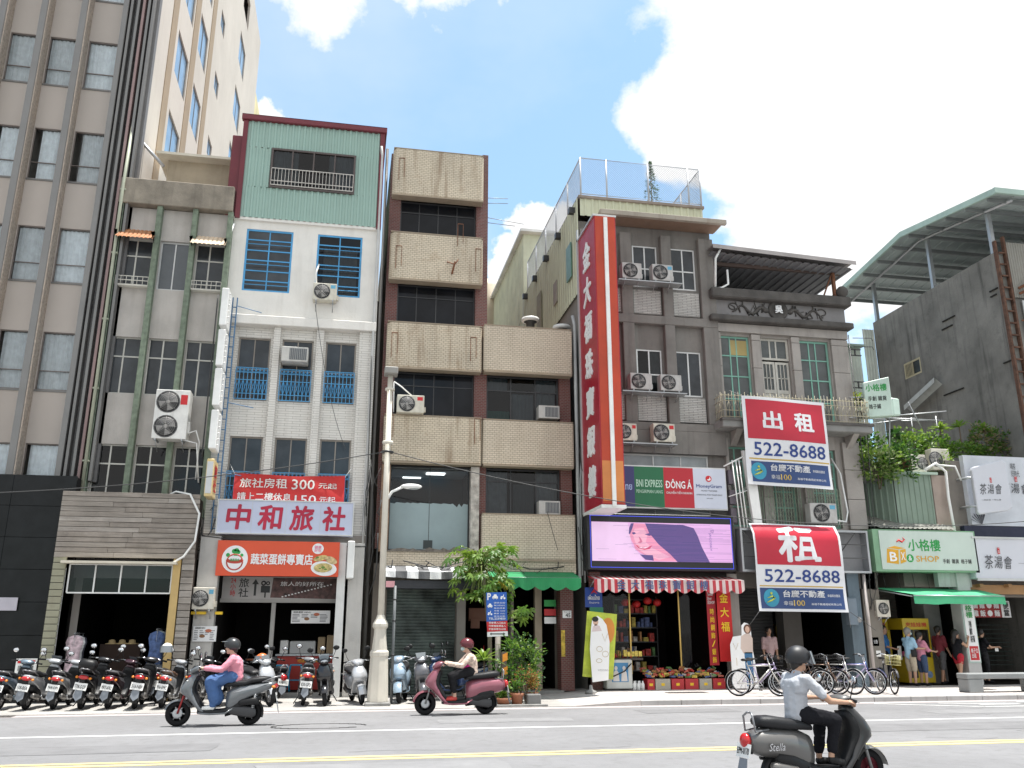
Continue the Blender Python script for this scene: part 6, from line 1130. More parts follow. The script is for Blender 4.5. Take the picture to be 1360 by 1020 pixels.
# ------------------------------------------------------------------ low shop with the planted terrace
def b6():
    t = thing('low_shop_building', 'low shop building with green corrugated upper wall and a planted terrace on top', 'building', (17.4, 24.5, 0))
    gs = M('green_corrugated_sheet', (.24, .31, .25), .6, .05, var=.12, stain=.35, scol=(.07, .08, .06)); F = FR(24.5)
    m = MB(); m.box(17.0, 24.65, 3.0, 19.0, 27, 6.35); m.box(15.86, 27.5, 3.0, 19.0, 36, 6.35); part('wall', m, M('dim_side_wall', (.16, .15, .13), .9), t)
    m = MB(FR(24.55)); m.corr(17.0, 18.32, 3.9, 6.5, 0, .2, .03, .04); m.M = frame((15.95, 27.0, 0), (1.05, -2.4, 0)); m.corr(0, 2.62, 3.9, 6.4, 0, .22, .03, .04); part('corrugated_wall', m, gs, t)
    m = MB(); m.box(18.32, 24.5, 3.0, 18.85, 24.8, 6.5); part('beige_pier', m, M('beige_pier', (.36, .29, .25), .85, stain=.3), t); m = MB(); m.box(16.9, 24.4, 6.5, 18.5, 24.9, 6.58); part('coping', m, M('pale_green_cap', (.40, .50, .42), .7), t)
    m = MB(); m.tube([(18.0, 24.35, 6.62), (18.4, 24.3, 6.85), (18.75, 24.35, 6.6), (18.72, 24.35, 5.8), (18.8, 24.35, 4.2)], .045, 7); part('white_pipe', m, whitep, t); m = MB(); m.tube([(18.4, 24.3, 6.8), (19.0, 24.2, 6.75), (19.15, 24.2, 6.3)], .03, 6); part('white_pipe', m, whitep, t)
    m = MB(frame((15.9, 23.9, 4.7), (1, 0, 0), (0, 1, .35))); m.corr(0, 2.6, 0, 2.2, 0, .16, .025, .03); part('translucent_roof', m, M('dirty_plastic_sheet', (.30, .30, .27), .6, stain=.6, scol=(.06, .06, .05)), t)
    # terrace floor and beds
    m = MB(); m.box(15.86, 25.0, 6.35, 22.0, 36, 6.5); part('terrace_slab', m, concrete, t)
    m = MB(); m.box(15.9, 24.7, 6.5, 17.7, 25.3, 6.9); part('planter_box', m, M('dark_planter', (.06, .05, .04), .9), t)
    # shop sign
    s = thing('box_shop_sign', 'green framed white shop sign with yellow cube emblem and green characters', 'sign', (17.4, 24.1, 3.4)); G = FR(23.9); m = MB(); m.box(15.62, 23.92, 3.40, 19.12, 24.5, 4.66); part('frame', m, M('sign_green_frame', (.20, .36, .22), .5, stain=.2), s)
    m = MB(G); m.box(15.82, 3.46, -.01, 19.06, 4.62, .0); part('panel', m, M('pale_green_panel', (.53, .61, .55), .4, bump=0, var=.04), s)
    letters(s, '小格樓', G, (16.76, 4.02, 17.86, 4.38), greeni, .03); letters(s, 'SHOP', G, (16.98, 3.70, 17.76, 3.88), M('amber_print', (.66, .34, .02), .5), .03)
    m = MB(G); m.prism([(15.98, 3.66), (16.38, 3.62), (16.42, 4.04), (16.04, 4.08)], 0, .004); m.prism([(16.44, 3.63), (16.64, 3.7), (16.66, 4.08), (16.47, 4.04)], 0, .004); m.prism([(16.06, 4.10), (16.42, 4.06), (16.64, 4.10), (16.3, 4.16)], 0, .004); part('cube_emblem', m, MC['amber_print'], s, kind='stuff')
    letters(s, 'B', G, (16.10, 3.70, 16.34, 3.98), whitei, .05, .006); letters(s, 'X', G, (16.48, 3.74, 16.62, 3.98), whitei, .03, .006); m = MB(G); disc(m, 16.78, 3.80, .12, .12, .005); part('round_mark', m, greeni, s); letters(s, '&', G, (16.72, 3.73, 16.84, 3.88), whitei, .02, .007)
    m = MB(G); m.tube([(16.38, 4.28, .01), (16.46, 4.34, .01), (16.56, 4.28, .01), (16.66, 4.36, .01), (16.60, 4.42, .01)], [.012, .03, .025, .02, .008], 5); part('red_swirl', m, redp, s); letters(s, '手創  雜貨  格子鋪', G, (17.88, 3.66, 18.86, 3.80), blacki, .015)
    # projecting sign
    s = thing('projecting_box_sign', 'pale green projecting sign with green characters high above the planted terrace', 'sign', (16.3, 23.6, 8.1)); Fp = frame((15.98, 24.05, 8.20), (.86, -.34, .0)); m = MB(Fp); pts = [(0, 0), (.80, .02), (.80, 1.30), (0, 1.14)]; m.prism(pts, -.28, 0); part('box', m, M('sign_mint', (.50, .62, .54), .45, stain=.12), s, bevel=.02)
    letters(s, '小格樓', Fp, (.06, .84, .70, 1.08), greeni, .03); letters(s, '手創 雜貨', Fp, (.10, .52, .66, .68), blacki, .02); letters(s, '格子鋪', Fp, (.10, .26, .46, .42), blacki, .02); m = MB(); m.tube([(16.2, 24.2, 8.9), (15.6, 24.5, 8.95)], .02, 5); m.tube([(16.2, 24.2, 8.3), (15.6, 24.5, 8.3)], .02, 5); m.tube([(16.75, 24.0, 8.2), (16.75, 24.3, 6.8)], .02, 5); part('arm', m, steel, s, kind='stuff')
    m = MB(frame((16.75, 23.76, 8.22), (.9, .4, 0))); m.prism([(0, 0), (.4, .05), (.42, .62), (0, .6)], -.2, 0); part('side_piece', m, MC['sign_mint'], s, bevel=.04)
    # below the sign: opening, awning
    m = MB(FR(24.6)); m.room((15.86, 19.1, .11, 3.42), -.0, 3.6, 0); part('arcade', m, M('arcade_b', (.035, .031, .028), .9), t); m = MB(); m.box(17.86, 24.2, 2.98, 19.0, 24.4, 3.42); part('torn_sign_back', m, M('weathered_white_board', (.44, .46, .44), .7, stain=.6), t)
    m = MB(); m.box(17.95, 25.2, .12, 18.5, 25.8, 3.0); m.box(16.2, 27.6, .12, 18, 27.7, 3.2); part('pillar', m, M('patched_grey_wall', (.20, .195, .19), .9, var=.3, stain=.5), t, kind='stuff')
    m = MB(FR(27.0)); z = 2.1; pr = []
    while z < 3.1: pr += [(z, 0), (z + .01, .02), (z + .07, .02), (z + .08, 0)]; z += .1
    for (a, c), (b, d) in zip(pr, pr[1:]): m.quad((15.9, a, c), (18.2, a, c), (18.2, b, d), (15.9, b, d))
    part('roller_shutter', m, M('beige_shutter', (.20, .18, .16), .7), t)
    m = MB()
    for k in range(5): m.tube([(16.2 + k * .5, 24.5, 3.4), (16.25 + k * .5, 24.5, 2.9)], .01, 4)
    part('hanging_wire', m, dkalu, t, kind='stuff')
    o = thing('plain_green_awning', 'faded green canvas awning stretched over the queue by the claw machine', 'awning', (17.4, 23.6, 2.7)); ga = M('faded_green_canvas', (.06, .36, .18), .8, obj=True, stain=.2)
    m = MB(); n = 24
    for i in range(n):
        a, b = 15.75 + 3.5 * i / n, 15.75 + 3.5 * (i + 1) / n; sg = lambda x: .02 * math.sin(x * 4.1) + .01 * math.sin(x * 9); fx = lambda x: 16.35 + (19.38 - 16.35) * (x - 15.75) / 3.5
        A, B = (a, 24.5, 2.95), (b, 24.5, 2.95); A1, B1 = (fx(a), 23.35, 2.70 + sg(a)), (fx(b), 23.35, 2.70 + sg(b)); m.quad(A, A1, B1, B); m.quad(A1, (fx(a), 23.33, 2.44 + sg(a) * .6), (fx(b), 23.33, 2.44 + sg(b) * .6), B1)
    part('canopy', m, ga, o); m = MB(); m.tube([(16.35, 23.36, 2.68), (19.38, 23.36, 2.68)], .02, 6); m.tube([(15.8, 24.5, 2.9), (16.35, 23.4, 2.66)], .02, 5); m.tube([(19.2, 24.5, 2.9), (19.36, 23.4, 2.66)], .02, 5); part('arm', m, steel, o)
    # AC with louvres under awning
    ac_unit(15.66, 16.10, 2.08, 2.58, 24.5, 'dusty air conditioner with louvred front under the green canvas awning', fx=.5, col_='ac_cream')
    ac_unit(17.80, 18.34, 6.62, 7.20, 25.0, 'cream air conditioner on the planted terrace behind the green sheet wall', col_='ac_cream', bracket=False, fx=.75); ac_unit(18.50, 19.15, 6.70, 7.40, 24.9, 'tall tan air conditioner beside the planted terrace by the tea sign', col_='ac_cream', bracket=False, fx=.2)
    # claw machines
    def claw(x0, x1, y, z1, lab):
        q = thing('claw_machine', lab, 'claw machine', (x0, y, .12)); cy = M('claw_yellow', (.62, .44, .02), .4, var=.1, stain=.1); m = MB(); m.box(x0, y, .16, x1, y + .8, .9); m.box(x0, y, 1.72, x1, y + .8, z1)
        for x in (x0, x1 - .05): m.box(x, y, .9, x + .05, y + .05, 1.72); m.box(x, y + .75, .9, x + .05, y + .8, 1.72)
        part('cabinet', m, cy, q, bevel=.01); g_ = MB(FR(y + .02)); g_.quad((x0 + .05, .9, 0), (x1 - .05, .9, 0), (x1 - .05, 1.72, 0), (x0 + .05, 1.72, 0)); part('glass', g_, GL, q)
        m = MB(); m.box(x0 + .03, y + .1, .88, x1 - .03, y + .77, .92); part('tray', m, M('claw_inside', (.2, .16, .1), .8), q); m = MB(FR(y)); m.box(x0 + .06, .3, 0, x0 + .34, .62, .006); part('chute', m, blacki, q); letters(q, '夾娃娃機', FR(y), (x0 + .1, 1.80, x1 - .1, 1.94), redp, .03)
        for k in range(5): m = MB(); m.ell((x0 + .12 + k * (x1 - x0 - .2) / 5, y + .3, 1.0), .06, .06, .08, 8, 6); part('toy', m, M('toy_%d' % (k % 3), ((.5, .1, .2), (.6, .6, .62), (.15, .2, .5))[k % 3], .8), q)
        for k, (x, z, r) in enumerate(((.62, .55, .13), (.8, .4, .10))): m = MB(FR(y)); disc(m, x0 + (x1 - x0) * x, z, r, r, .004); part('sticker', m, M('sticker_%d' % k, ((.55, .25, .1), (.2, .3, .5))[k], .5, var=.5, vs=9), q)
        m = MB(); m.box((x0 + x1) / 2 - .03, y + .35, 1.45, (x0 + x1) / 2 + .03, y + .42, 1.72); part('claw', m, chrome, q)
    claw(17.0, 17.92, 25.0, 2.06, 'bright yellow claw machine nearest the queue under the green awning'); claw(16.1, 16.9, 25.6, 2.04, 'second yellow claw machine deeper in shade behind the queue')
    # pillar sign
    s = thing('pillar_sign', 'narrow white sign column with green and red characters beside the queue', 'sign', (18.7, 24.2, .1)); m = MB(); m.box(18.46, 24.15, .12, 18.9, 24.6, 3.4); part('pillar', m, M('pillar_white', (.50, .50, .49), .7, stain=.4), s, bevel=.01); m = MB(FR(24.13)); m.box(18.47, .76, -.01, 18.89, 2.48, .0); part('board', m, M('board_mint', (.42, .55, .50), .5), s); m = MB(FR(24.12)); m.box(18.51, .80, 0, 18.86, 2.46, .004); part('panel', m, whitei, s)
    letters(s, '格\n樓', FR(24.11), (18.57, 2.06, 18.8, 2.44), greeni, .03); letters(s, '手創\n雜貨\n格子鋪', FR(24.11), (18.62, 1.35, 18.76, 1.98), blacki, .02); m = MB(FR(24.11)); m.box(18.54, .84, 0, 18.83, 1.24, .006); part('red_box', m, redp, s); letters(s, '格子位\n出租', FR(24.10), (18.57, .90, 18.80, 1.18), whitei, .01)
    # small red notice, intercom
    o = thing('wall_notice', 'small red notice above a white meter plate on the pillar behind the bicycles', 'notice', (15.5, 24.2, 1.3)); m = MB(FR(24.3)); m.box(15.45, 1.25, -.05, 15.68, 1.5, 0); part('plate', m, redp, o); m = MB(FR(24.3)); m.box(15.55, .95, -.05, 15.70, 1.12, .01); part('meter', m, whitep, o); m = MB(); m.box(15.3, 24.3, .12, 15.86, 24.6, 3.4); part('pillar', m, M('grubby_pillar', (.20, .18, .155), .9, stain=.6), o)
    letters(o, '公告', FR(24.29), (15.5, 1.32, 15.63, 1.43), whitei, .01)
b6()
def b7():
    t = thing('tea_shop_building', 'dark streaked concrete building with a steel canopy roof behind the tea shop', 'building', (23, 24.5, 0))
    dc = M('dark_streaked_concrete', (.205, .197, .18), .95, var=.3, vs=.7, bump=.6, bs=18, stain=.85, scol=(.045, .044, .04)); X = 22.05
    h = (-30.25, -29.2, 11.55, 12.2)
    m = MB(LR(X)); m.wall(-31.95, -24.5, 0, 14.62, [h], .2); m.M = I4; m.quad((X, 24.5, 0), (40, 24.5, 0), (40, 24.5, 14.62), (X, 24.5, 14.62)); m.quad((X, 24.5, 14.62), (40, 24.5, 14.62), (40, 31.95, 14.62), (X, 31.95, 14.62)); m.quad((40, 31.95, 0), (X, 31.95, 0), (X, 31.95, 14.62), (40, 31.95, 14.62)); part('wall', m, dc, t)
    m = MB(LR(X)); m.room(h, .2, .6); part('interior', m, dark, t); w = window(t, LR(X), h, M('cream_window', (.48, .42, .28), .6), smoky, cols=(.5,), rec=.0, fw=.07); m = MB(LR(X))
    for k in range(7): x = h[0] + .1 + k * .08; m.box(x, h[2] + .05, .02, x + .02, h[3] - .05, .04)
    part('window_bars', m, MC['cream_window'], t)
    m = MB(LR(X))                                                                     # streaky old plaster scars and brackets
    for (y0, z0, y1, z1) in ((-27.6, 13.1, -26.9, 13.05), (-27.7, 12.8, -27.1, 12.75), (-25.0, 13.3, -24.6, 13.25), (-25.0, 13.1, -24.7, 13.05), (-24.9, 10.6, -24.5, 10.6), (-28.1, 10.3, -27.0, 10.3)): m.box(y0, z0 - .02, 0, y1, z0 + .02, .05)
    rr = random.Random(8)
    part('wall_scar', m, M('scar_dark', (.04, .038, .035), .95), t, kind='stuff')
    m = MB(LR(X)); m.add([(-30.1, 10.15, .02), (-28.1, 10.75, .02), (-28.1, 11.0, .35), (-30.1, 10.4, .35)], [(0, 1, 2, 3)]); m.add([(-30.1, 10.4, .35), (-28.1, 11.0, .35), (-28.1, 10.8, .36), (-30.1, 10.2, .36)], [(0, 1, 2, 3)]); part('wall_awning', m, M('grey_awning_sheet', (.48, .49, .47), .6, stain=.3), t)
    # rusty steel column at the corner, and the wall beyond
    m = MB(); m.box(22.0, 24.36, 5, 22.07, 24.5, 15.0); m.box(22.36, 24.36, 5, 22.43, 24.5, 15.2)
    for k in range(22): z = 5.3 + k * .44; m.box(22.1, 24.38, z, 22.35, 24.44, z + .05)
    part('rusty_ladder', m, M('dark_rust', (.11, .055, .035), .9, var=.5, vs=5), t); m = MB(); m.tube([(22.6, 24.3, 13.2), (24, 23.9, 13.9)], .05, 5); m.tube([(22.6, 24.3, 13.0), (24, 23.9, 13.6)], .05, 5); m.tube([(22.5, 24.3, 12.0), (24, 24.3, 12.0)], .03, 5); part('rusty_arm', m, rust, t, kind='stuff')
    m = MB(FR(24.42)); m.corr(22.5, 30, 12.9, 15.0, 0, .1, .02, .02); part('grey_sheet', m, M('grey_sheet', (.28, .27, .24), .7, stain=.3), t); window(t, FR(24.4), (22.75, 24.2, 11.6, 12.8), alu, smoky, cols=(.5,), rec=0, fw=.06)
    # canopy roof: gable with ridge at Y=28.3
    rs = M('canopy_underside', (.42, .48, .47), .6, .1, var=.08); ed = M('canopy_edge', (.38, .50, .44), .6)
    m = MB()
    for (y0, z0, y1, z1) in ((23.2, 16.25, 28.3, 17.05), (28.3, 17.05, 33.6, 16.35)):
        n = 34
        for i in range(n): x = 21.3 + i * .5; m.quad((x, y0, z0), (x + .42, y0, z0), (x + .42, y1, z1), (x, y1, z1)); m.quad((x + .42, y0, z0), (x + .46, y0, z0 + .04), (x + .46, y1, z1 + .04), (x + .42, y1, z1)); m.quad((x + .46, y0, z0 + .04), (x + .5, y0, z0), (x + .5, y1, z1), (x + .46, y1, z1 + .04))
    part('canopy_sheet', m, rs, t)
    m = MB()
    for (y0, z0, y1, z1) in ((23.2, 16.25, 28.3, 17.05), (28.3, 17.05, 33.6, 16.35)): m.add([(21.22, y0, z0 - .12), (21.32, y0, z0 - .12), (21.32, y1, z1 - .12), (21.22, y1, z1 - .12), (21.22, y0, z0 + .1), (21.32, y0, z0 + .1), (21.32, y1, z1 + .1), (21.22, y1, z1 + .1)], [(0, 3, 2, 1), (4, 5, 6, 7), (0, 1, 5, 4), (1, 2, 6, 5), (2, 3, 7, 6), (3, 0, 4, 7)])
    m.box(21.22, 23.1, 16.15, 38, 23.2, 16.35); part('canopy_edge', m, ed, t)
    for k in range(10):
        y = 23.6 + k * 1.08; z = 16.25 + (min(y, 28.3) - 23.2) / 5.1 * .8 - (max(0, y - 28.3)) / 5.3 * .7 - .1; m = MB(); m.box(21.35, y, z - .12, 38, y + .07, z + .02); part('purlin', m, M('canopy_purlin', (.2, .215, .215), .6), t)
    m = MB(); m.tube([(22.1, 23.4, 16.1), (22.1, 28.3, 16.85), (22.1, 33.4, 16.2)], .07, 4); part('rafter', m, steel, t)
    for y, z in ((24.6, 16.2), (27.9, 16.7), (31.7, 16.4)): m = MB(); m.box(22.1, y, 14.6, 22.24, y + .14, z); part('canopy_post', m, steel, t)
    m = MB(FR(31.97)); m.corr(21.5, 22.05, 8, 14.3, 0, .14, .03, .04); m.corr(19.8, 21.5, 6, 13.5, -.3, .14, .03, .04); part('white_corrugated_wall', m, M('white_corrugated', (.58, .62, .56), .6, stain=.15), t); m = MB(); m.box(19.7, 31.9, 13.5, 21.5, 32.3, 13.58); part('cap', m, ed, t)
    # tea shop signs
    m = MB(); m.box(18.9, 24.5, 2.7, 40, 24.9, 7.0); part('front_wall', m, M('brown_grey_render', (.19, .17, .15), .9, stain=.4), t)
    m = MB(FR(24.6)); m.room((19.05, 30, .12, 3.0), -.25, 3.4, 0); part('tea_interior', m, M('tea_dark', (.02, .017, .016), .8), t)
    w1 = M('tea_white', (.60, .61, .66), .4, bump=0, var=.03)
    def tea_logo(s, F0, a, b, w, h, c=.01):
        for k, ch in enumerate('茶湯會'): letters(s, ch, F0, (a + k * w / 3, b + (.0 if k != 1 else .04 * h), a + (k + .86) * w / 3, b + h * (1 if k < 1 else .92)), M('ink_grey', (.05, .05, .055), .6), .0, c, name='character', shear=.12)
        m = MB(F0); m.box(a + w * .52, b + h * 1.08, c, a + w * .60, b + h * 1.55, c + .002); part('seal', m, redp, s); letters(s, '一\n品', F0, (a + w * .535, b + h * 1.14, a + w * .588, b + h * 1.5), whitei, .0, c + .004)
    s = thing('tea_shop_sign', 'wide white tea shop sign with brushed grey characters and a red seal', 'sign', (20, 24, 3.3)); m = MB(); m.box(18.98, 23.92, 3.22, 27, 24.45, 4.50); part('box', m, w1, s, bevel=.02); m = MB(FR(23.9)); m.box(18.98, 3.16, -.02, 27, 3.24, .02); m.box(18.98, 4.44, -.02, 27, 4.50, .02); part('rim', m, alu, s, kind='stuff'); tea_logo(s, FR(23.9), 19.30, 3.52, 1.0, .42); letters(s, '一杯好茶', FR(23.9), (20.5, 3.66, 21.4, 3.74), blacki)
    s = thing('upper_tea_billboard', 'large white billboard above the tea shop with a faint brushed logo and leaves', 'billboard', (21, 24.3, 4.8)); m = MB(); m.box(19.42, 24.32, 4.90, 26, 24.5, 7.16); part('board', m, M('billboard_white', (.58, .60, .64), .5, bump=0), s); tea_logo(s, FR(24.3), 20.62, 5.95, 1.1, .36); m = MB(FR(24.3))
    for k in range(7): a = 1.2 + k * .25; m.prism([(19.75, 4.92), (19.75 + .35 * math.cos(a) - .03, 4.92 + .35 * math.sin(a)), (19.75 + .42 * math.cos(a), 4.92 + .45 * math.sin(a)), (19.75 + .35 * math.cos(a) + .03, 4.92 + .33 * math.sin(a))], .0, .003)
    part('leaf_print', m, M('print_dark_leaf', (.07, .07, .08), .6), s, kind='stuff'); letters(s, '喝茶\n好時光', FR(24.3), (21.1, 6.5, 21.4, 6.95), blacki)
    m = MB(); m.box(19.1, 24.3, 4.52, 26, 24.5, 4.88); part('navy_strip', m, M('navy_strip', (.02, .022, .05), .6), s)
    s = thing('projecting_tea_sign', 'rounded white projecting tea sign in front of the large billboard', 'sign', (20, 23.5, 5.1)); Fp = frame((19.30, 23.85, 5.18), (1, -.32, .0), (0, 0, 1)); m = MB(Fp); m.prism([(.04, 0), (.90, .10), (1.06, .20), (1.06, 1.62), (.98, 1.72), (.90, 1.70), (.04, 1.50), (0, 1.4), (0, .08)], -.22, 0); part('box', m, w1, s, bevel=.04, seg=2); tea_logo(s, Fp, .14, .62, .68, .34); letters(s, '一杯好茶 一份心意', Fp, (.16, .42, .74, .47), blacki)
    for z in (5.45, 6.35): m = MB(); m.tube([(19.2, 24.45, z), (19.2, 23.95, z), (19.7, 23.9, z)], .045, 6); part('arm', m, steel, s)
    m = MB(); m.box(18.95, 24.3, 2.78, 27, 24.42, 3.06); part('wood_beam', m, M('timber_beam', (.34, .19, .08), .6), t); m = MB()
    for x in (19.2, 20.2, 21.2): m.box(x, 24.1, 2.98, x + .12, 24.3, 3.08)
    part('wood_block', m, MC['timber_beam'], t, kind='stuff')
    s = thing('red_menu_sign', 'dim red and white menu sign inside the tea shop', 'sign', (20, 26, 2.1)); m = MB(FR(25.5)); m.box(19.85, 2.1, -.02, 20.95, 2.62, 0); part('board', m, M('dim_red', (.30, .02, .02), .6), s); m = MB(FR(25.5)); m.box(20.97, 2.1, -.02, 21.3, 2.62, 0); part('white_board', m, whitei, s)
    for k, ch in enumerate('滷雞·麵'): letters(s, ch, FR(25.49), (19.9 + k * .26, 2.38, 20.1 + k * .26, 2.58), whitei, .04, name='character')
    for k, ch in enumerate('雞飯·麵'): letters(s, ch, FR(25.49), (19.9 + k * .26, 2.13, 20.1 + k * .26, 2.33), whitei, .04, name='character')
    letters(s, '便\n當', FR(25.49), (21.03, 2.14, 21.24, 2.58), blacki, .03)
    m = MB(FR(26.5))
    for k in range(10): m.box(19.9, .6 + k * .14, 0, 21.9, .62 + k * .14, .05)
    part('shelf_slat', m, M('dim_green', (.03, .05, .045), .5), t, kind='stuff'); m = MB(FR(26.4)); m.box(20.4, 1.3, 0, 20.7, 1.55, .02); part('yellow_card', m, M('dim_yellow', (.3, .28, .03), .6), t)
b7()
# terrace plants: separate bushes one can tell apart
i = 0
for (c, r, n, L, w, mts, lab) in (
    ((16.45, 24.55, 6.75), (.62, .5, .55), 620, .13, .045, (lfB, lfA, leafmat('leaf_variegated', (.28, .34, .14), (.3, .4, .15))), 'dense variegated bush spilling over the left end of the terrace'),
    ((17.25, 24.6, 6.9), (.5, .45, .6), 480, .12, .04, (lfA, lfC), 'dark leafy bush next to the terrace air conditioners'),
    ((16.35, 25.2, 7.5), (.55, .4, .5), 380, .13, .045, (lfA, lfC), 'taller dark shrub below the mint projecting sign'),
    ((18.3, 25.4, 7.6), (.55, .4, .5), 420, .11, .04, (lfB, lfA), 'light green shrub above the two terrace air conditioners'),
    ((19.2, 25.4, 7.7), (.6, .4, .35), 380, .11, .035, (lfB, lfA), 'low light green shrub at the middle of the terrace edge'),
    ((20.3, 25.3, 7.5), (.9, .35, .25), 520, .10, .035, (lfB, lfA), 'trailing creeper along the top of the tea billboard'),
    ((21.4, 25.5, 7.9), (.7, .4, .5), 460, .13, .04, (lfA, leafmat('leaf_pinkish', (.25, .22, .12), (.3, .25, .1))), 'reddish green shrub at the right end of the terrace'),
    ((19.0, 24.85, 6.9), (.35, .3, .35), 220, .10, .035, (lfB,), 'small clump hanging beside the tan air conditioner'),
    ((16.0, 24.9, 8.9), (.3, .3, .3), 160, .10, .035, (lfB, lfY), 'yellow green tuft beside the mint projecting sign')):
    shrub('terrace_shrub', lab, 'shrub', c, [q * 1.2 for q in r], int(n * 2.4), L, w * 1.1, mts, 30 + i, 'plants on the roof terrace', 3, c[2] - r[2] - .2); i += 1
for k, (c, n, L, w, sh, lab) in enumerate((((19.5, 25.3, 8.25), 22, .5, .05, .7, 'frangipani like plant with pointed leaves against the dark wall'), ((20.4, 25.5, 8.4), 20, .55, .05, .9, 'taller plant with pointed leaves, second along the dark wall'), ((21.2, 25.3, 8.3), 18, .5, .05, .8, 'plant with long pointed leaves near the right end of the terrace'), ((17.6, 25.1, 7.9), 12, .5, .14, .5, 'broad leaved plant standing up behind the terrace bushes'))):
    rosette('terrace_plant', lab, 'plant', c, n, L, w, lfB if k != 3 else lfC, 50 + k, sh, 'plants on the roof terrace')
o = thing('terrace_pot', 'brown flower pot among the terrace bushes', 'flower pot', (17.7, 24.8, 6.5)); m = MB(); m.lathe([(.14, 6.6), (.2, 6.95), (.22, 7.0), (.17, 7.0)], (17.6, 24.75, 0), 14); part('pot', m, M('brown_pot', (.16, .07, .04), .7), o)
o = thing('pipe_trellis', 'loose trellis of thin steel pipes over the planted terrace', 'trellis', (18.5, 25.6, 8)); m = MB()
for (a, b) in (((17.6, 25.5, 8.6), (19.9, 25.5, 8.6)), ((17.8, 26.2, 8.8), (19.6, 25.0, 8.8)), ((18.0, 25.2, 8.45), (19.6, 26, 8.7)), ((18.2, 25, 9.05), (19.0, 25.4, 8.0)), ((19.55, 25.5, 7.4), (19.55, 25.5, 8.75)), ((18.6, 25.5, 7.5), (18.6, 25.5, 8.65)), ((17.4, 26, 8.5), (19.4, 26.4, 8.9)), ((16.3, 24.7, 7.5), (16.3, 24.7, 8.4)), ((15.6, 24.4, 8.25), (16.9, 24.4, 8.25))): m.tube([a, b], .022, 5)
part('pipe', m, steel, o, kind='stuff')
o = thing('covered_bundle', 'white plastic bundle tied at the end of the trellis by the mint sign', 'bundle', (17.6, 25.2, 8.8)); m = MB(); m.ell((17.7, 25.2, 9.0), .25, .2, .16, 10, 7); m.ell((17.35, 25.1, 9.15), .15, .12, .2, 10, 7); part('wrap', m, whitep, o)
o = thing('small_meter_racks', 'black steel cable brackets on the right corner of the dragon frieze building', 'bracket', (15.8, 24.4, 8)); m = MB()
for z in (8.2, 8.6, 9.2, 10.3): m.box(15.75, 24.2, z, 16.15, 24.25, z + .03); m.box(15.75, 24.2, z + .2, 16.15, 24.25, z + .23); m.box(15.92, 24.2, z, 15.95, 24.25, z + .22)
for z in (10.9, 10.6): m.tube([(15.9, 24.2, z), (16.5, 24.1, z), (16.55, 24.1, z - .1)], .012, 4)
m.tube([(15.75, 24.2, 11.0), (15.78, 24.2, 3.5)], .015, 5); part('rack', m, dkalu, o, kind='stuff')

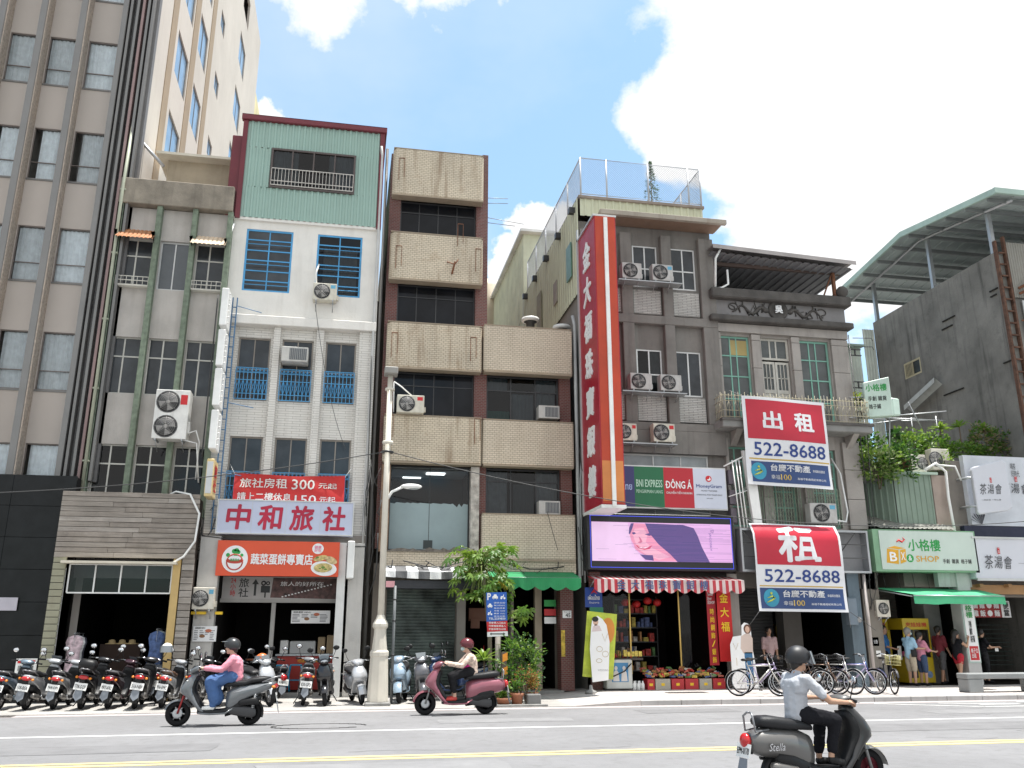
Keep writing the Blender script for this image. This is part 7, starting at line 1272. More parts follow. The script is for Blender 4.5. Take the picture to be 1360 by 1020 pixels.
# ------------------------------------------------------------------ street furniture, plants at the kerb
def street():
    s = thing('street_lamp', 'cream lamp post with octagonal base, box head on top and a white arm lamp', 'street lamp', (.86, 21.5, 0)); cr = M('lamp_cream', (.64, .60, .52), .6, obj=False, stain=.25, scol=(.25, .2, .16)); x, y = .86, 21.5
    m = MB(); m.box(x - .29, y - .29, 0, x + .29, y + .29, .10); part('plinth', m, concrete, s, bevel=.02); m = MB()
    m.lathe([(.25, .10), (.235, .5), (.21, 1.1), (.225, 1.12), (.225, 1.2), (.185, 1.25), (.15, 1.60), (.145, 1.72), (.185, 1.78), (.185, 1.84), (.12, 1.95), (.09, 2.05)], (x, y, 0), 8); m.sm = [False] * len(m.f); part('base', m, cr, s, bevel=.012)
    m = MB(); m.tube([(x, y, 2.0), (x - .0, y, 8.0)], [.082, .068], 14); m.lathe([(.13, 6.2), (.14, 6.24), (.13, 6.28)], (x, y, 0), 12); m.lathe([(.12, 7.6), (.12, 7.66)], (x, y, 0), 12); part('pole', m, cr, s)
    m = MB(); m.box(x - .16, y - .25, 8.0, x + .18, y + .15, 8.18); part('top_lamp', m, M('lamp_grey', (.28, .27, .25), .6), s, bevel=.02); m = MB(); m.tube([(x, y, 4.75), (x + .15, y - .02, 5.0), (x + .4, y - .04, 5.12)], .035, 8); part('arm', m, whitep, s); m = MB(); m.ell((x + .62, y - .05, 5.14), .27, .11, .07, 14, 8); part('lamp_head', m, whitep, s); m = MB(); m.ell((x + .66, y - .05, 5.09), .16, .08, .03, 10, 5); part('diffuser', m, frosted, s)
    m = MB(); m.lathe([(.16, 5.98), (.16, 6.02)], (x, y, 0), 10); part('cable_clamp', m, dkalu, s)
    s = thing('grey_post', 'thin grey steel post standing just behind the cream lamp post', 'post', (1.22, 21.9, 0)); m = MB(); m.tube([(1.2, 21.9, 0), (1.2, 21.9, 2.75)], .035, 8); part('post', m, M('post_grey', (.13, .14, .145), .5), s); m = MB()
    for z in (.5, 1.1, 1.9, 2.4): m.lathe([(.045, z), (.045, z + .04)], (1.2, 21.9, 0), 8)
    part('band', m, dkalu, s, kind='stuff')
    s = thing('parking_sign', 'blue parking sign with white vehicle symbols and a red strip under it', 'sign', (3.9, 21.9, 0)); G = FR(21.9); m = MB(); m.tube([(3.78, 21.98, 0), (3.78, 21.98, 1.9)], .07, 10); part('post', m, M('stained_post', (.30, .27, .24), .8, stain=.5), s)
    m = MB(G); m.prism([(3.48, 1.90), (4.00, 1.93), (3.98, 2.62), (3.46, 2.60)], -.03, 0); part('blue_plate', m, M('sign_blue', (.015, .10, .42), .5), s); m = MB(G); m.prism([(3.50, 1.66), (4.01, 1.68), (4.0, 1.925), (3.48, 1.895)], -.03, 0); part('red_plate', m, redp, s); m = MB(G); m.prism([(3.50, 1.54), (4.02, 1.56), (4.01, 1.675), (3.50, 1.655)], -.03, 0); part('arrow_plate', m, whitei, s)
    letters(s, 'P', G, (3.49, 2.42, 3.58, 2.59), whitei, .05); letters(s, 'TEL:2239850', G, (3.53, 1.95, 3.95, 2.0), whitei, .03); 
    for k in range(6): letters(s, ('08:00-22:00', '每小時30元', '每日停車', '月租 1200', '機車 10元', '車位出租')[k], G, (3.66, 2.34 - k * .065, 3.94, 2.375 - k * .065), whitei, .0)
    for k in range(3): letters(s, ('停車場入口由此', '汽車機車請進入', '平面停車位出租')[k], G, (3.53, 1.85 - k * .075, 3.96, 1.90 - k * .075), whitei, .015)
    def carsym(x, z, w): m = MB(G); m.prism([(x, z), (x + w, z), (x + w, z + w * .35), (x + w * .82, z + w * .4), (x + w * .7, z + w * .72), (x + w * .3, z + w * .72), (x + w * .18, z + w * .4), (x, z + w * .35)], .002, .005); disc(m, x + w * .22, z, w * .12, w * .12, .005, 10); disc(m, x + w * .78, z, w * .12, w * .12, .005, 10); part('car_symbol', m, whitei, s)
    def bikesym(x, z, w): m = MB(G); disc(m, x + w * .2, z, w * .2, w * .2, .005, 12); disc(m, x + w * .8, z, w * .2, w * .2, .005, 12); m.prism([(x + w * .1, z + w * .2), (x + w * .6, z + w * .1), (x + w * .7, z + w * .65), (x + w * .6, z + w * .7), (x + w * .5, z + w * .35), (x + w * .1, z + w * .4)], .002, .005); part('scooter_symbol', m, whitei, s)
    carsym(3.62, 2.46, .14); bikesym(3.82, 2.47, .13); carsym(3.50, 2.25, .12); bikesym(3.50, 2.08, .12); m = MB(G); m.prism([(3.56, 1.61), (3.60, 1.645), (3.60, 1.622), (3.90, 1.622), (3.90, 1.645), (3.95, 1.61), (3.90, 1.575), (3.90, 1.598), (3.60, 1.598), (3.60, 1.575)], .002, .005); part('arrow', m, blacki, s)
    # papaya tree
    t = thing('papaya_tree', 'young papaya tree with palmate leaves rising behind the blue parking sign', 'tree', (3.5, 22.7, 0)); m = MB(); m.tube([(3.75, 22.9, 0), (3.72, 22.9, 1.6), (3.55, 22.9, 3.0), (3.45, 22.9, 3.55)], [.06, .055, .05, .04], 10); part('trunk', m, M('papaya_trunk', (.19, .17, .12), .9, obj=True, var=.3), t)
    rr = random.Random(21)
    def palm(seed, big):
        m = MB(); r2 = random.Random(seed)
        for k in range(7):
            a = (k - 3) * .60; L = (.30 - abs(k - 3) * .035) * big; d = Vector((math.cos(a), math.sin(a), 0)); s_ = Vector((-d.y, d.x, 0)); w = .038 * big
            pts = [Vector((0, 0, 0)), d * L * .3 - s_ * w * .6, d * L * .45 - s_ * w * 1.5 + Vector((0, 0, -.01)), d * L * .55 - s_ * w * .7, d * L * .8 - s_ * w * .9 + Vector((0, 0, -.03)), d * L + Vector((0, 0, -.06)), d * L * .8 + s_ * w * .9 + Vector((0, 0, -.03)), d * L * .55 + s_ * w * .7, d * L * .45 + s_ * w * 1.5 + Vector((0, 0, -.01)), d * L * .3 + s_ * w * .6]
            ax = [d * L * .45 + Vector((0, 0, .015)), d * L * .8 + Vector((0, 0, -.015))]
            V = [tuple(p) for p in pts + ax]; m.add(V, [(0, 1, 10), (1, 2, 10), (2, 3, 10), (3, 4, 11), (3, 11, 10), (4, 5, 11), (5, 6, 11), (6, 7, 11), (7, 10, 11), (7, 8, 10), (8, 9, 10), (9, 0, 10)])
        return m
    protos = []
    leafspots = []
    for k in range(96):
        a = k * 2.399; f = k / 96; hgt = 2.5 + 1.35 * rr.random(); rad = rr.uniform(.2, .86) * (1.15 - .35 * abs(hgt - 3.0)); leafspots.append((Vector((3.52 + rad * 1.08 * math.cos(a), 22.85 + rad * .75 * math.sin(a), hgt)), a))
    for k in range(10): leafspots.append((Vector((4.45 + rr.uniform(-.25, .35), 22.7 + rr.uniform(-.3, .3), 1.95 + rr.uniform(-.3, .6))), rr.uniform(0, 6)))
    pm = MB()
    for k, (p, a) in enumerate(leafspots):
        if len(protos) < 5: me_ = palm(k, 1.0 + .12 * (k % 3)); o = part('leaf', me_, (lfB, lfA, lfB, lfA, lfY)[k], t); o.location = (0, 0, 0); protos.append(o.data); 
        else: o = bpy.data.objects.new('leaf', protos[rr.choice((0, 1, 2, 3, 0, 1, 2, 3, 4)) if k > 60 or k % 11 == 0 else rr.randrange(4)]); col.objects.link(o); o.parent = t
        o.location = p - Vector((3.5, 22.7, 0)) + (Vector((3.5, 22.7, 0)) if k < 5 else Vector()); 
        if k < 5: o.location = p        # prototypes were shifted by the thing's origin
        o.rotation_euler = (rr.uniform(-.7, .7), rr.uniform(.0, .9), a + rr.uniform(-.5, .5)); o.scale = (1, 1, 1) if k % 2 else (.8, .8, .8)
        if k < 5:
            for v in o.data.vertices: v.co += Vector((3.5, 22.7, 0))
            o.location = p - Vector((3.5, 22.7, 0))
        b0 = Vector((3.5, 22.9, 3.3 + .25 * rr.random())) if p.z > 2.4 else Vector((3.72, 22.9, 1.7)); pm.tube([b0, b0.lerp(p, .6) + Vector((0, 0, .12)), p], [.012, .009, .006], 4)
    part('leaf_stalk', pm, M('stalk_green', (.2, .25, .07), .6), t, kind='stuff')
    rosette('strap_leaf_plant', 'broad strap leaved plant with light green leaves in front of the parking sign post', 'plant', (3.35, 21.4, 1.0), 26, .62, .045, lfB, 3, .9)
    rosette('red_cordyline', 'taller dracaena with narrow leaves and a red shoot behind the strap leaved plant', 'plant', (4.1, 21.9, 1.25), 30, .7, .03, lfA, 4, 1.1); m = MB(); leaf_blade(m, (3.32, 21.3, 1.15), (0, 0, 1), (1, 0, 0), .3, .03); tag(part('red_flower', m, redp), 'single red bloom standing above the strap leaved plant', 'flower')
    shrub('hedge_bush', 'dense dark green bush to the right of the parking sign post', 'shrub', (4.35, 21.6, .95), (.55, .45, .62), 1300, .085, .03, (lfC, lfA, lfB), 5, None, 4, .0)
    shrub('flower_bush', 'small bush with orange tinged leaves behind the clay pots', 'shrub', (4.3, 20.95, .55), (.35, .25, .30), 420, .07, .022, (lfA, leafmat('leaf_orange', (.32, .16, .05), (.4, .2, .05))), 6, None, 3, .1)
    shrub('kerb_shrub', 'low pale leaved shrub at the foot of the lamp side planting', 'shrub', (3.5, 20.85, .32), (.32, .22, .32), 360, .08, .03, (lfB, lfA), 7, None, 3, .0)
    shrub('kerb_shrub', 'dark green undergrowth between the strap leaved plant and the bush', 'shrub', (3.8, 21.3, .5), (.5, .35, .5), 700, .09, .03, (lfC, lfA), 8, None, 3, .0)
    for k, (x, y, r, h, lab) in enumerate(((4.02, 20.75, .15, .30, 'tapered clay pot beside the grey concrete block'), (4.45, 21.15, .13, .28, 'smaller clay pot behind the grey concrete block'), (3.70, 20.7, .17, .2, 'low stained clay pot at the left of the pot group'))):
        o = thing('flower_pot', lab, 'flower pot', (x, y, 0), 'clay pots at the kerb'); m = MB(); m.lathe([(r * .7, 0), (r * .95, h * .8), (r * 1.1, h * .82), (r * 1.1, h), (r * .9, h), (r * .85, h * .85)], (x, y, 0), 16); part('pot', m, terra, o); m = MB(); m.lathe([(r * .86, h * .86), (.001, h * .87)], (x, y, 0), 12); part('soil', m, soil, o)
        m = MB(); bush_leaves(m, (x, y, h + .18), .16, .14, .18, 130, .07, .022, random.Random(k), .2); part('foliage', m, (lfA, leafmat('leaf_orange', (.32, .16, .05), (.4, .2, .05)), lfB)[k], o)
    o = thing('concrete_block', 'grey concrete block at the end of the row of clay pots', 'block', (4.4, 20.7, 0)); m = MB(); m.box(4.24, 20.6, 0, 4.56, 20.88, .28); part('block', m, M('block_grey', (.17, .17, .165), .9, stain=.4), o, bevel=.02)
    m = MB(); m.box(3.0, 20.5, -.0, 4.7, 20.58, .07); tag(part('planter_edge', m, concrete, bevel=.015), 'thin concrete edging along the kerbside planting', 'edging')
    o = thing('striped_guard', 'brown guard post with orange diagonal flags in the planting', 'post', (3.78, 21.2, 0)); m = MB(); m.box(3.72, 21.1, 0, 3.84, 21.2, 1.2); part('post', m, M('guard_brown', (.12, .09, .07), .8), o)
    for z in (.35, .66, .97): m = MB(FR(21.1)); m.prism([(3.74, z), (3.86, z + .05), (3.86, z + .22), (3.74, z + .17)], 0, .006); part('flag', m, M('guard_orange', (.75, .28, .02), .5), o)
    # stone bench at the right
    o = thing('stone_bench', 'long grey stone bench with block legs on the pavement at the right edge', 'bench', (18, 21.6, .12)); gs = M('bench_stone', (.24, .25, .25), .8, stain=.25); m = MB(); m.box(16.2, 21.3, .46, 20.6, 21.75, .60); part('seat', m, gs, o, bevel=.02)
    for x in (16.22, 18.1, 20.2): m = MB(); m.box(x, 21.3, .12, x + .42, 21.75, .455); part('leg', m, gs, o, bevel=.02)
    # overhead cables
    def cable(a, b, sag, r, lab):
        m = MB(); A, B = Vector(a), Vector(b); m.tube([A.lerp(B, u / 24) + Vector((0, 0, -sag * 4 * (u / 24) * (1 - u / 24))) for u in range(25)], r, 5); tag(part('overhead_cable', m, M('cable_grey', (.05, .05, .05), .6)), lab, 'cable')
    cable((.86, 21.4, 6.0), (-12, 20.5, 4.4), .35, .012, 'thin cable running from the lamp post across the grey building front'); cable((.86, 21.4, 6.0), (22, 23.4, 5.1), .9, .012, 'thin cable sagging from the lamp post past the tall red sign')
    cable((-.2, 24.2, 6.6), (-1.3, 24.35, 10.9), .5, .008, 'thin wire hanging down the white inn front from the air conditioner'); cable((.5, 24.2, 3.9), (-3.8, 24.1, 4.1), .08, .02, 'bundle of black wires under the inn sign'); cable((.5, 24.3, 3.5), (.4, 24.3, 9.4), .1, .014, 'dark cable dropping in the gap beside the white inn')
    cable((5.9, 24.3, 3.9), (5.6, 24.3, 5.0), .02, .01, 'wire dropping from the curtained window air conditioner'); cable((15.9, 24.0, 7.9), (15.7, 24.0, 3.3), .2, .01, 'wire hanging at the right corner of the stone building'); cable((14.3, 23.4, 2.2), (15.3, 23.8, 1.7), .0, .008, 'tie cord slanting from the lower rental banner'); cable((-4.0, 24.1, 6.2), (-4.0, 24.1, 10.9), .12, .02, 'dark service cable between the grey building and the white inn')
    rr = random.Random(9); o = thing('wire_tangle', 'tangle of loose wires in the narrow gaps between the house fronts', 'cables', (.6, 24.3, 3)); m = MB()
    for (x0, x1, z0, z1, n) in ((.44, .85, 2.0, 6.5, 9), (6.45, 6.75, 3.0, 7.0, 7), (15.2, 15.8, 2.2, 4.0, 9), (-4.1, -3.5, 3.3, 5.0, 7), (1.0, 3.4, 3.35, 3.55, 6), (3.8, 6.3, 3.38, 3.6, 5)):
        for k in range(n):
            a = Vector((rr.uniform(x0, x1), 24.2 + rr.uniform(-.1, .1), rr.uniform(z0, z1))); b = Vector((rr.uniform(x0, x1), 24.2 + rr.uniform(-.1, .1), rr.uniform(z0, z1))); c = a.lerp(b, .5) + Vector((rr.uniform(-.1, .1), -.05, -rr.uniform(.05, .3))); m.tube([a, a.lerp(c, .6) + Vector((.03, 0, -.03)), c, c.lerp(b, .6), b], rr.choice((.008, .012, .016)), 4)
    part('wire', m, M('wire_black', (.04, .04, .04), .6), o, kind='stuff')
street()
# ------------------------------------------------------------------ scooters
def sup(c, hx, hy, n=14, e=.75, ax='z'):
    P = []
    for k in range(n):
        a = 2 * math.pi * k / n; ca, sa = math.cos(a), math.sin(a); u = hx * math.copysign(abs(ca) ** e, ca); v = hy * math.copysign(abs(sa) ** e, sa)
        P.append(Vector(c) + (Vector((u, v, 0)) if ax == 'z' else Vector((0, u, v))))
    return P
def V3(*a): return Vector(a)
def paint(n, c, rough=.28, metal=.35): return M('scooter_' + n, c, rough, metal, coat=.6, obj=True, bump=0, var=.05)
def two_wheel(t, x, r, w, nm, rimm, spokes=6):
    o = part('wheel', MB().torus((x, 0, r), (0, 1, 0), r - w, w, 28, 10), rubber, t)
    m = MB(); m.lathe([(r - 1.75 * w, -w * .5), (r - 1.1 * w, -w * .6), (r - 1.1 * w, w * .6), (r - 1.75 * w, w * .5), (r - 1.75 * w, -w * .5)], (x, 0, r), 24, (0, 1, 0)); m.lathe([(.04, -w * .9), (.045, -w * .5), (.045, w * .5), (.04, w * .9)], (x, 0, r), 12, (0, 1, 0))
    for k in range(spokes): a = k * 6.283 / spokes; m.tube([(x + .03 * math.cos(a), 0, r + .03 * math.sin(a)), (x + (r - 1.7 * w) * math.cos(a + .1), 0, r + (r - 1.7 * w) * math.sin(a + .1))], [.018, .012], 5)
    part('rim', m, rimm, o); m = MB(); m.lathe([(.09, w * .95), (.09, w * 1.02), (.06, w * 1.02)], (x, 0, r), 16, (0, 1, 0)); part('brake_disc', m, steel, o)
rs = random.Random(77)
def scooter(lab, body, grp='scooters parked along the kerb', style=0, trim=None, seatm=None, plate='MXK-5371', box=False, lamp2=False, shield=None, ridden=False, steer=0., rim=None, tall=0.):
    t = thing('scooter', lab, 'scooter', (0, 0, 0), grp); trim = trim or black; seatm = seatm or M('seat_vinyl', (.014, .014, .016), .5, obj=True, bump=.25, bs=90, spec=.35)
    r, w = (.225, .05); rm = rim or M('rim_grey', (.35, .35, .36), .35, .7, obj=True)
    two_wheel(t, 0, r, w, 'rear', rm); two_wheel(t, 1.27, r, w, 'front', rm)
    k = style; rd = k == 1                                                     # style 1: rounded retro body, 0: sharp sporty body, 2: older plain body
    S = [(.99, .95, .05, .07), (1.03, .88, .075, .12), (1.09, .78, .10, .17), (1.13, .68, .12, .185), (1.13, .60, .13, .18), (1.04, .50, .09, .17), (.95, .38, .055, .17), (.86, .28, .06, .165), (.80, .235, .07, .15)]
    m = MB(); m.loft([sup((x + (.02 if rd else 0), 0, z), a * (1.1 if rd else 1), b * (1.08 if rd else 1), 16, .9 if rd else .62) for x, z, a, b in S]); part('front_shield', m, shield or body, t)
    m = MB(); m.loft([sup((x - .055, 0, z), a * .9, b * .88, 12, .7) for x, z, a, b in S[1:]]); part('leg_shield_inner', m, trim, t)
    m = MB(); m.loft([sup((x, 0, z), b, h, 12, .55, 'x') for x, z, b, h in ((.92, .26, .15, .045), (.75, .245, .165, .045), (.5, .25, .165, .05), (.34, .28, .15, .06))]); part('floorboard', m, trim, t)
    m = MB(); m.loft([sup((x, 0, z), .172, .022, 12, .5, 'x') for x, z in ((.9, .235), (.7, .215), (.42, .225), (.3, .30))]); part('sill_trim', m, shield or body, t)
    B = [(.43, .42, .11, .17), (.34, .46, .15, .20), (.18, .55, .165, .16), (.0, .61, .165, .12), (-.2, .66, .15, .095), (-.36, .70, .11, .06), (-.44, .73, .06, .03)] if not rd else [(.42, .44, .12, .2), (.3, .47, .17, .22), (.1, .54, .19, .19), (-.1, .57, .19, .17), (-.28, .58, .16, .15), (-.40, .58, .11, .10)]
    m = MB(); m.loft([sup((x, 0, z), a, b, 16, .95 if rd else .6, 'x') for x, z, a, b in B]); part('rear_body', m, body, t)
    m = MB(); m.loft([sup((x, 0, z - .17 + .04 * (k == 2)), a * .92, b * .55, 12, .7, 'x') for x, z, a, b in B[:-2]]); part('lower_panel', m, trim, t)
    sz = 0 if not rd else -.0
    m = MB(); m.loft([sup((x, 0, z + sz), a, b, 14, .7, 'x') for x, z, a, b in (((.50, .70, .07, .03), (.44, .725, .11, .05), (.30, .74, .135, .055), (.10, .745, .15, .055), (.0, .785, .15, .06), (-.2, .81, .14, .055), (-.34, .815, .10, .035)) if not rd else ((.46, .71, .07, .03), (.40, .735, .12, .05), (.26, .755, .145, .06), (.06, .77, .16, .07), (-.1, .79, .16, .075), (-.24, .80, .13, .065), (-.29, .80, .09, .04)))]); part('seat', m, seatm, t)
    m = MB(); 
    for s in (1, -1): m.tube([(-.2, s * .15, .76), (-.40, s * .13, .84), (-.50, s * .07, .86), (-.52, 0, .86)] if not rd else [(-.18, s * .10, .72), (-.36, s * .10, .70), (-.38, s * .09, .86), (-.36, s * .04, .90), (-.36, 0, .90)], .013, 7)
    part('grab_rail', m, M('rail_grey', (.25, .25, .26), .4, .6, obj=True), t)
    m = MB(); c0 = (-.435, 0, .685 if not rd else .60); m.ell(c0, .06, .11 if k != 1 else .085, .045 if k != 1 else .085, 12, 7); part('tail_light', m, M('tail_red', (.45, .008, .01), .2, obj=True, bump=0, coat=.5), t)
    for s in (1, -1) if not rd else (): m = MB(); m.ell((-.41, s * .135, .675), .04, .035, .028, 8, 5); part('turn_signal', m, M('amber_lens', (.7, .22, .02), .25, obj=True, bump=0), t)
    # fenders
    def fender(x, rr_, a0, a1, hw, mt, nm):
        m = MB(); P = []
        for i in range(11):
            a = a0 + (a1 - a0) * i / 10; P.append([V3(x + (rr_ - q * q * .035) * math.cos(a), hw * q, r + (rr_ - q * q * .035) * math.sin(a)) for q in (-1, -.7, 0, .7, 1)])
        m.loft(P, caps=False, closed=False); m.loft([[p + V3(0, 0, -.006) for p in q] for q in reversed(P)], caps=False, closed=False); part(nm, m, mt, t)
    fender(1.27, r + (.045 if rd else .03), .15 if rd else .3, 2.6, .095 if rd else .075, body, 'front_fender'); fender(0, r + .03, 1.1, 3.5, .06, trim, 'rear_mudguard')
    m = MB()
    for s in (1, -1): m.tube([(1.27, s * .07, r), (1.16, s * .075, .62)], .02, 7)
    part('fork', m, M('fork_red', (.30, .03, .03), .4, .4, obj=True) if ridden and k == 0 else M('fork_grey', (.22, .22, .22), .4, .4, obj=True), t)
    # engine, exhaust, stand
    m = MB(); m.loft([sup((x, .09, z), a, b, 10, .7, 'x') for x, z, a, b in ((.42, .28, .05, .05), (.30, .27, .07, .08), (.1, .25, .06, .10), (-.05, .23, .055, .10), (-.12, .23, .04, .06))]); m.box(.12, -.1, .24, .36, .08, .42); part('engine', m, M('engine_dark', (.06, .06, .063), .5, .4, obj=True), t, bevel=.008)
    m = MB(); m.loft([sup((x, .125, z), a, b, 12, .8, 'x') for x, z, a, b in ((.2, .40, .03, .04), (.15, .41, .045, .06), (-.08, .43, .05, .07), (-.16, .42, .03, .05))]); part('air_box', m, trim, t)
    m = MB(); m.lathe([(.03, 0), (.055, .03), (.06, .3), (.045, .36), (.02, .37)], (.16, -.14, .27), 12, (-1, 0, .18)); m.tube([(.4, -.05, .2), (.28, -.12, .2), (.16, -.14, .27)], .018, 7); part('exhaust', m, M('exhaust_metal', (.20, .19, .18), .4, .7, obj=True), t)
    m = MB(); m.box(-.02, -.15, .26, .14, -.135, .345); part('heat_guard', m, steel, t, bevel=.01)
    m = MB(); m.tube([(-.04, .11, .26), (-.10, .12, .60)], .022, 6)
    for q in range(7): m.torus((-.055 - .008 * q, .113, .32 + .035 * q), (-.2, 0, 1), .03, .006, 10, 4)
    part('shock_absorber', m, steel, t)
    if not ridden: m = MB(); m.tube([(.30, .12, .2), (.24, .22, .01)], .012, 5); part('kick_stand', m, black, t)
    # number plate
    Fp = frame((-.475, 0, .50), (0, -1, 0), (.22, 0, 1)); m = MB(Fp); m.box(-.13, -.075, -.01, .13, .075, 0); pl = part('number_plate', m, whitep, t); letters(pl, plate, Fp, (-.11, -.04, .11, .03), blacki, .01, .002)
    m = MB(Fp); m.prism([(-.07, -.08), (.07, -.08), (.085, -.22), (.0, -.30), (-.085, -.22)], -.02, -.012); part('mud_flap', m, M('flap_grey', (.20, .22, .25), .5, obj=True), t); m = MB(); m.box(-.46, -.05, .46, -.38, .05, .66); part('plate_bracket', m, black, t)
    # handlebar group turned by `steer`
    Hm = Matrix.Translation((.97, 0, 0)) @ Matrix.Rotation(steer, 4, 'Z') @ Matrix.Translation((-.97, 0, 0))
    m = MB(Hm); m.loft([sup((x, 0, z), a, b, 14, .8, 'x') for x, z, a, b in ((.86, 1.0, .10, .03), (.93, 1.02, .15, .05), (1.01, 1.0, .16, .065), (1.09, .965, .11, .06), (1.13, .94, .05, .03))]); hs = part('headset', m, body, t)
    m = MB(Hm); m.ell((1.075, 0, .965), .06, .10 if not rd else .075, .045 if not rd else .07, 14, 8); part('headlight', m, M('headlamp_lens', (.55, .57, .6), .08, .2, obj=True, bump=0), t)
    if not rd:
        for s in (1, -1): m = MB(); m.loft([sup((x, s * y, z), .03, .02, 8, .8, 'x') for x, y, z in ((1.22, .05, .66), (1.19, .10, .72), (1.12, .14, .80))]); part('front_signal', m, M('clear_lens', (.5, .48, .45), .1, .2, obj=True, bump=0), t)
    m = MB(Hm); m.tube([(.90, -.32, 1.01), (.95, -.15, 1.03), (.95, .15, 1.03), (.90, .32, 1.01)], .013, 8); part('handlebar', m, chrome, t)
    for s in (1, -1):
        m = MB(Hm); m.tube([(.925, s * .20, 1.022), (.90, s * .34, 1.01)], .019, 8); part('grip', m, black, t); m = MB(Hm); m.tube([(.95, s * .18, 1.02), (.96, s * .32, .995)], .007, 5); part('brake_lever', m, steel, t)
        m = MB(Hm); m.tube([(.94, s * .20, 1.03), (.93, s * .26, 1.14), (.92, s * .29, 1.22 + tall)], .007, 6); c = Hm @ V3(.92, s * .30, 1.25 + tall); m.M = I4; m.ell(c, .02, .075, .055, 12, 7); mr = part('mirror', m, black, t); m = MB(); m.ell(c + V3(-.014, 0, 0), .010, .066, .047, 12, 6); part('mirror_glass', m, chrome, mr)
    m = MB(Hm); m.add([(1.08, -.10, 1.02), (1.08, .10, 1.02), (.98, .12, 1.13), (.98, -.12, 1.13)], [(0, 1, 2, 3)]); part('fly_screen', m, M('screen_smoke', (.12, .13, .14), .1, bump=0, obj=True), t) if k == 0 else None
    if box: m = MB(); m.loft([sup((-.33, 0, .84), .15, .17, 14, .6), sup((-.34, 0, .98), .16, .19, 14, .6), sup((-.34, 0, 1.05), .10, .14, 14, .7)]); part('top_box', m, black, t)
    if k == 0:
        for s in (1, -1): m = MB(); m.prism([(.30, .58), (.02, .70), (-.34, .745), (-.1, .66)], 0, .006); m.v = [V3(v.x, s * (.165 + v.z * .1) , v.y) for v in m.v]; part('side_stripe', m, M('stripe_silver', (.5, .5, .52), .3, .5, obj=True), t)
    return t
def put(t, x, y, a, z=0, lean=0): t.scale = (rs.uniform(.95, 1.03),) * 3 if lean > .09 else (1, 1, 1); t.location = (x, y, z); t.rotation_euler = (lean, 0, R(a)); return t
G1 = paint('graphite', (.15, .16, .17)); SV = paint('silver', (.45, .46, .48)); BK = paint('black', (.02, .02, .023)); WH = paint('white', (.62, .62, .64), .3, 0); BG = paint('blue_grey', (.14, .19, .24)); PL = paint('dark_plum', (.06, .025, .035)); MV = paint('mauve', (.29, .095, .125)); LB = paint('light_blue', (.32, .42, .52))
for (x, y, a, b, st, lab, pl) in (
    (-7.32, 21.75, 89, BG, 2, 'leftmost parked scooter, blue grey and cut by the picture edge', 'NPK-082'), (-6.76, 21.70, 86, SV, 0, 'silver grey scooter with a pale mud flap, second from the left end', '118-BSA'), (-6.20, 21.70, 91, SV, 2, 'silver scooter with a big square red tail light, third from the left end', '768-DPJ'),
    (-5.62, 21.65, 90, BK, 2, 'black scooter with amber side lamps beside its red tail light', '778-DZF'), (-5.06, 21.65, 87, PL, 0, 'dark plum scooter with a slotted tail light and wide exhaust', 'MRT-6762'), (-4.46, 21.45, 95, BK, 2, 'thin black motorcycle like scooter with a tall upright rear wheel', '516-NBF'), (-3.92, 21.60, 88, SV, 2, 'silver scooter with a red brown tail light before the ochre door post', '956-EMC'), (-3.36, 21.85, 87, BK, 0, 'black scooter half hidden behind the rider in pink', '128-CIM')):
    put(scooter(lab, b, style=st, plate=pl, steer=rs.uniform(-.45, .3), tall=rs.uniform(-.04, .08), box=pl in ('778-DZF',), seatm=M('seat_brown', (.07, .035, .02), .5, obj=True, bump=.25, bs=90) if pl == '956-EMC' else None), x, y, a, .02, .15)
put(scooter('white scooter mostly hidden behind the pink rider', WH, style=2, plate='GEH-771', steer=-.3, tall=.06), -2.75, 21.95, 84, .02, .17); put(scooter('dark scooter in the second row in front of the timber cladding', G1, style=0, plate='KLA-115', steer=.2), -4.3, 23.1, 78, .02, .1); put(scooter('black retro scooter squeezed in behind the orange helmet', BK, style=1, plate='NNB-902', steer=.4, tall=.05), -1.55, 22.9, 108, .02, .12)
put(scooter('silver white scooter parked facing the road behind the pink rider', SV, style=0, steer=.3), -2.15, 22.7, -62, .02, .1); put(scooter('grey scooter with two stacked plates parked tail out by the eatery', paint('mid_grey', (.25, .25, .26)), style=2, plate='820-GFD', steer=-.3, tall=.05), -.84, 21.75, 92, .02, .1)
put(scooter('black scooter parked nose to the road next to the lamp post', BK, style=0, steer=.1), -.28, 22.8, -92, .02, .1); put(scooter('round fronted silver retro scooter parked nose out beside the lamp post', SV, style=1, steer=.15, tall=.05), .30, 22.95, -80, .02, .1)
put(scooter('white and light blue scooter parked nose out to the right of the lamp post', LB, style=1, steer=.1), 1.62, 23.2, -100, .02, .1); put(scooter('black scooter with a silver v shaped nose beside the light blue one', paint('black_silver', (.10, .10, .11)), style=0, steer=.1), 2.05, 22.95, -94, .02, .1)
put(scooter('dark blue scooter with tall mirrors leaning behind the mauve scooter', paint('deep_blue', (.03, .06, .16)), style=0, steer=.5, tall=.1), 3.35, 23.1, 190, .02, .08); put(scooter('black scooter in shade next to the shuttered shop', BK, style=2, steer=.3, tall=.05), 3.4, 23.7, 178, .02, .08)
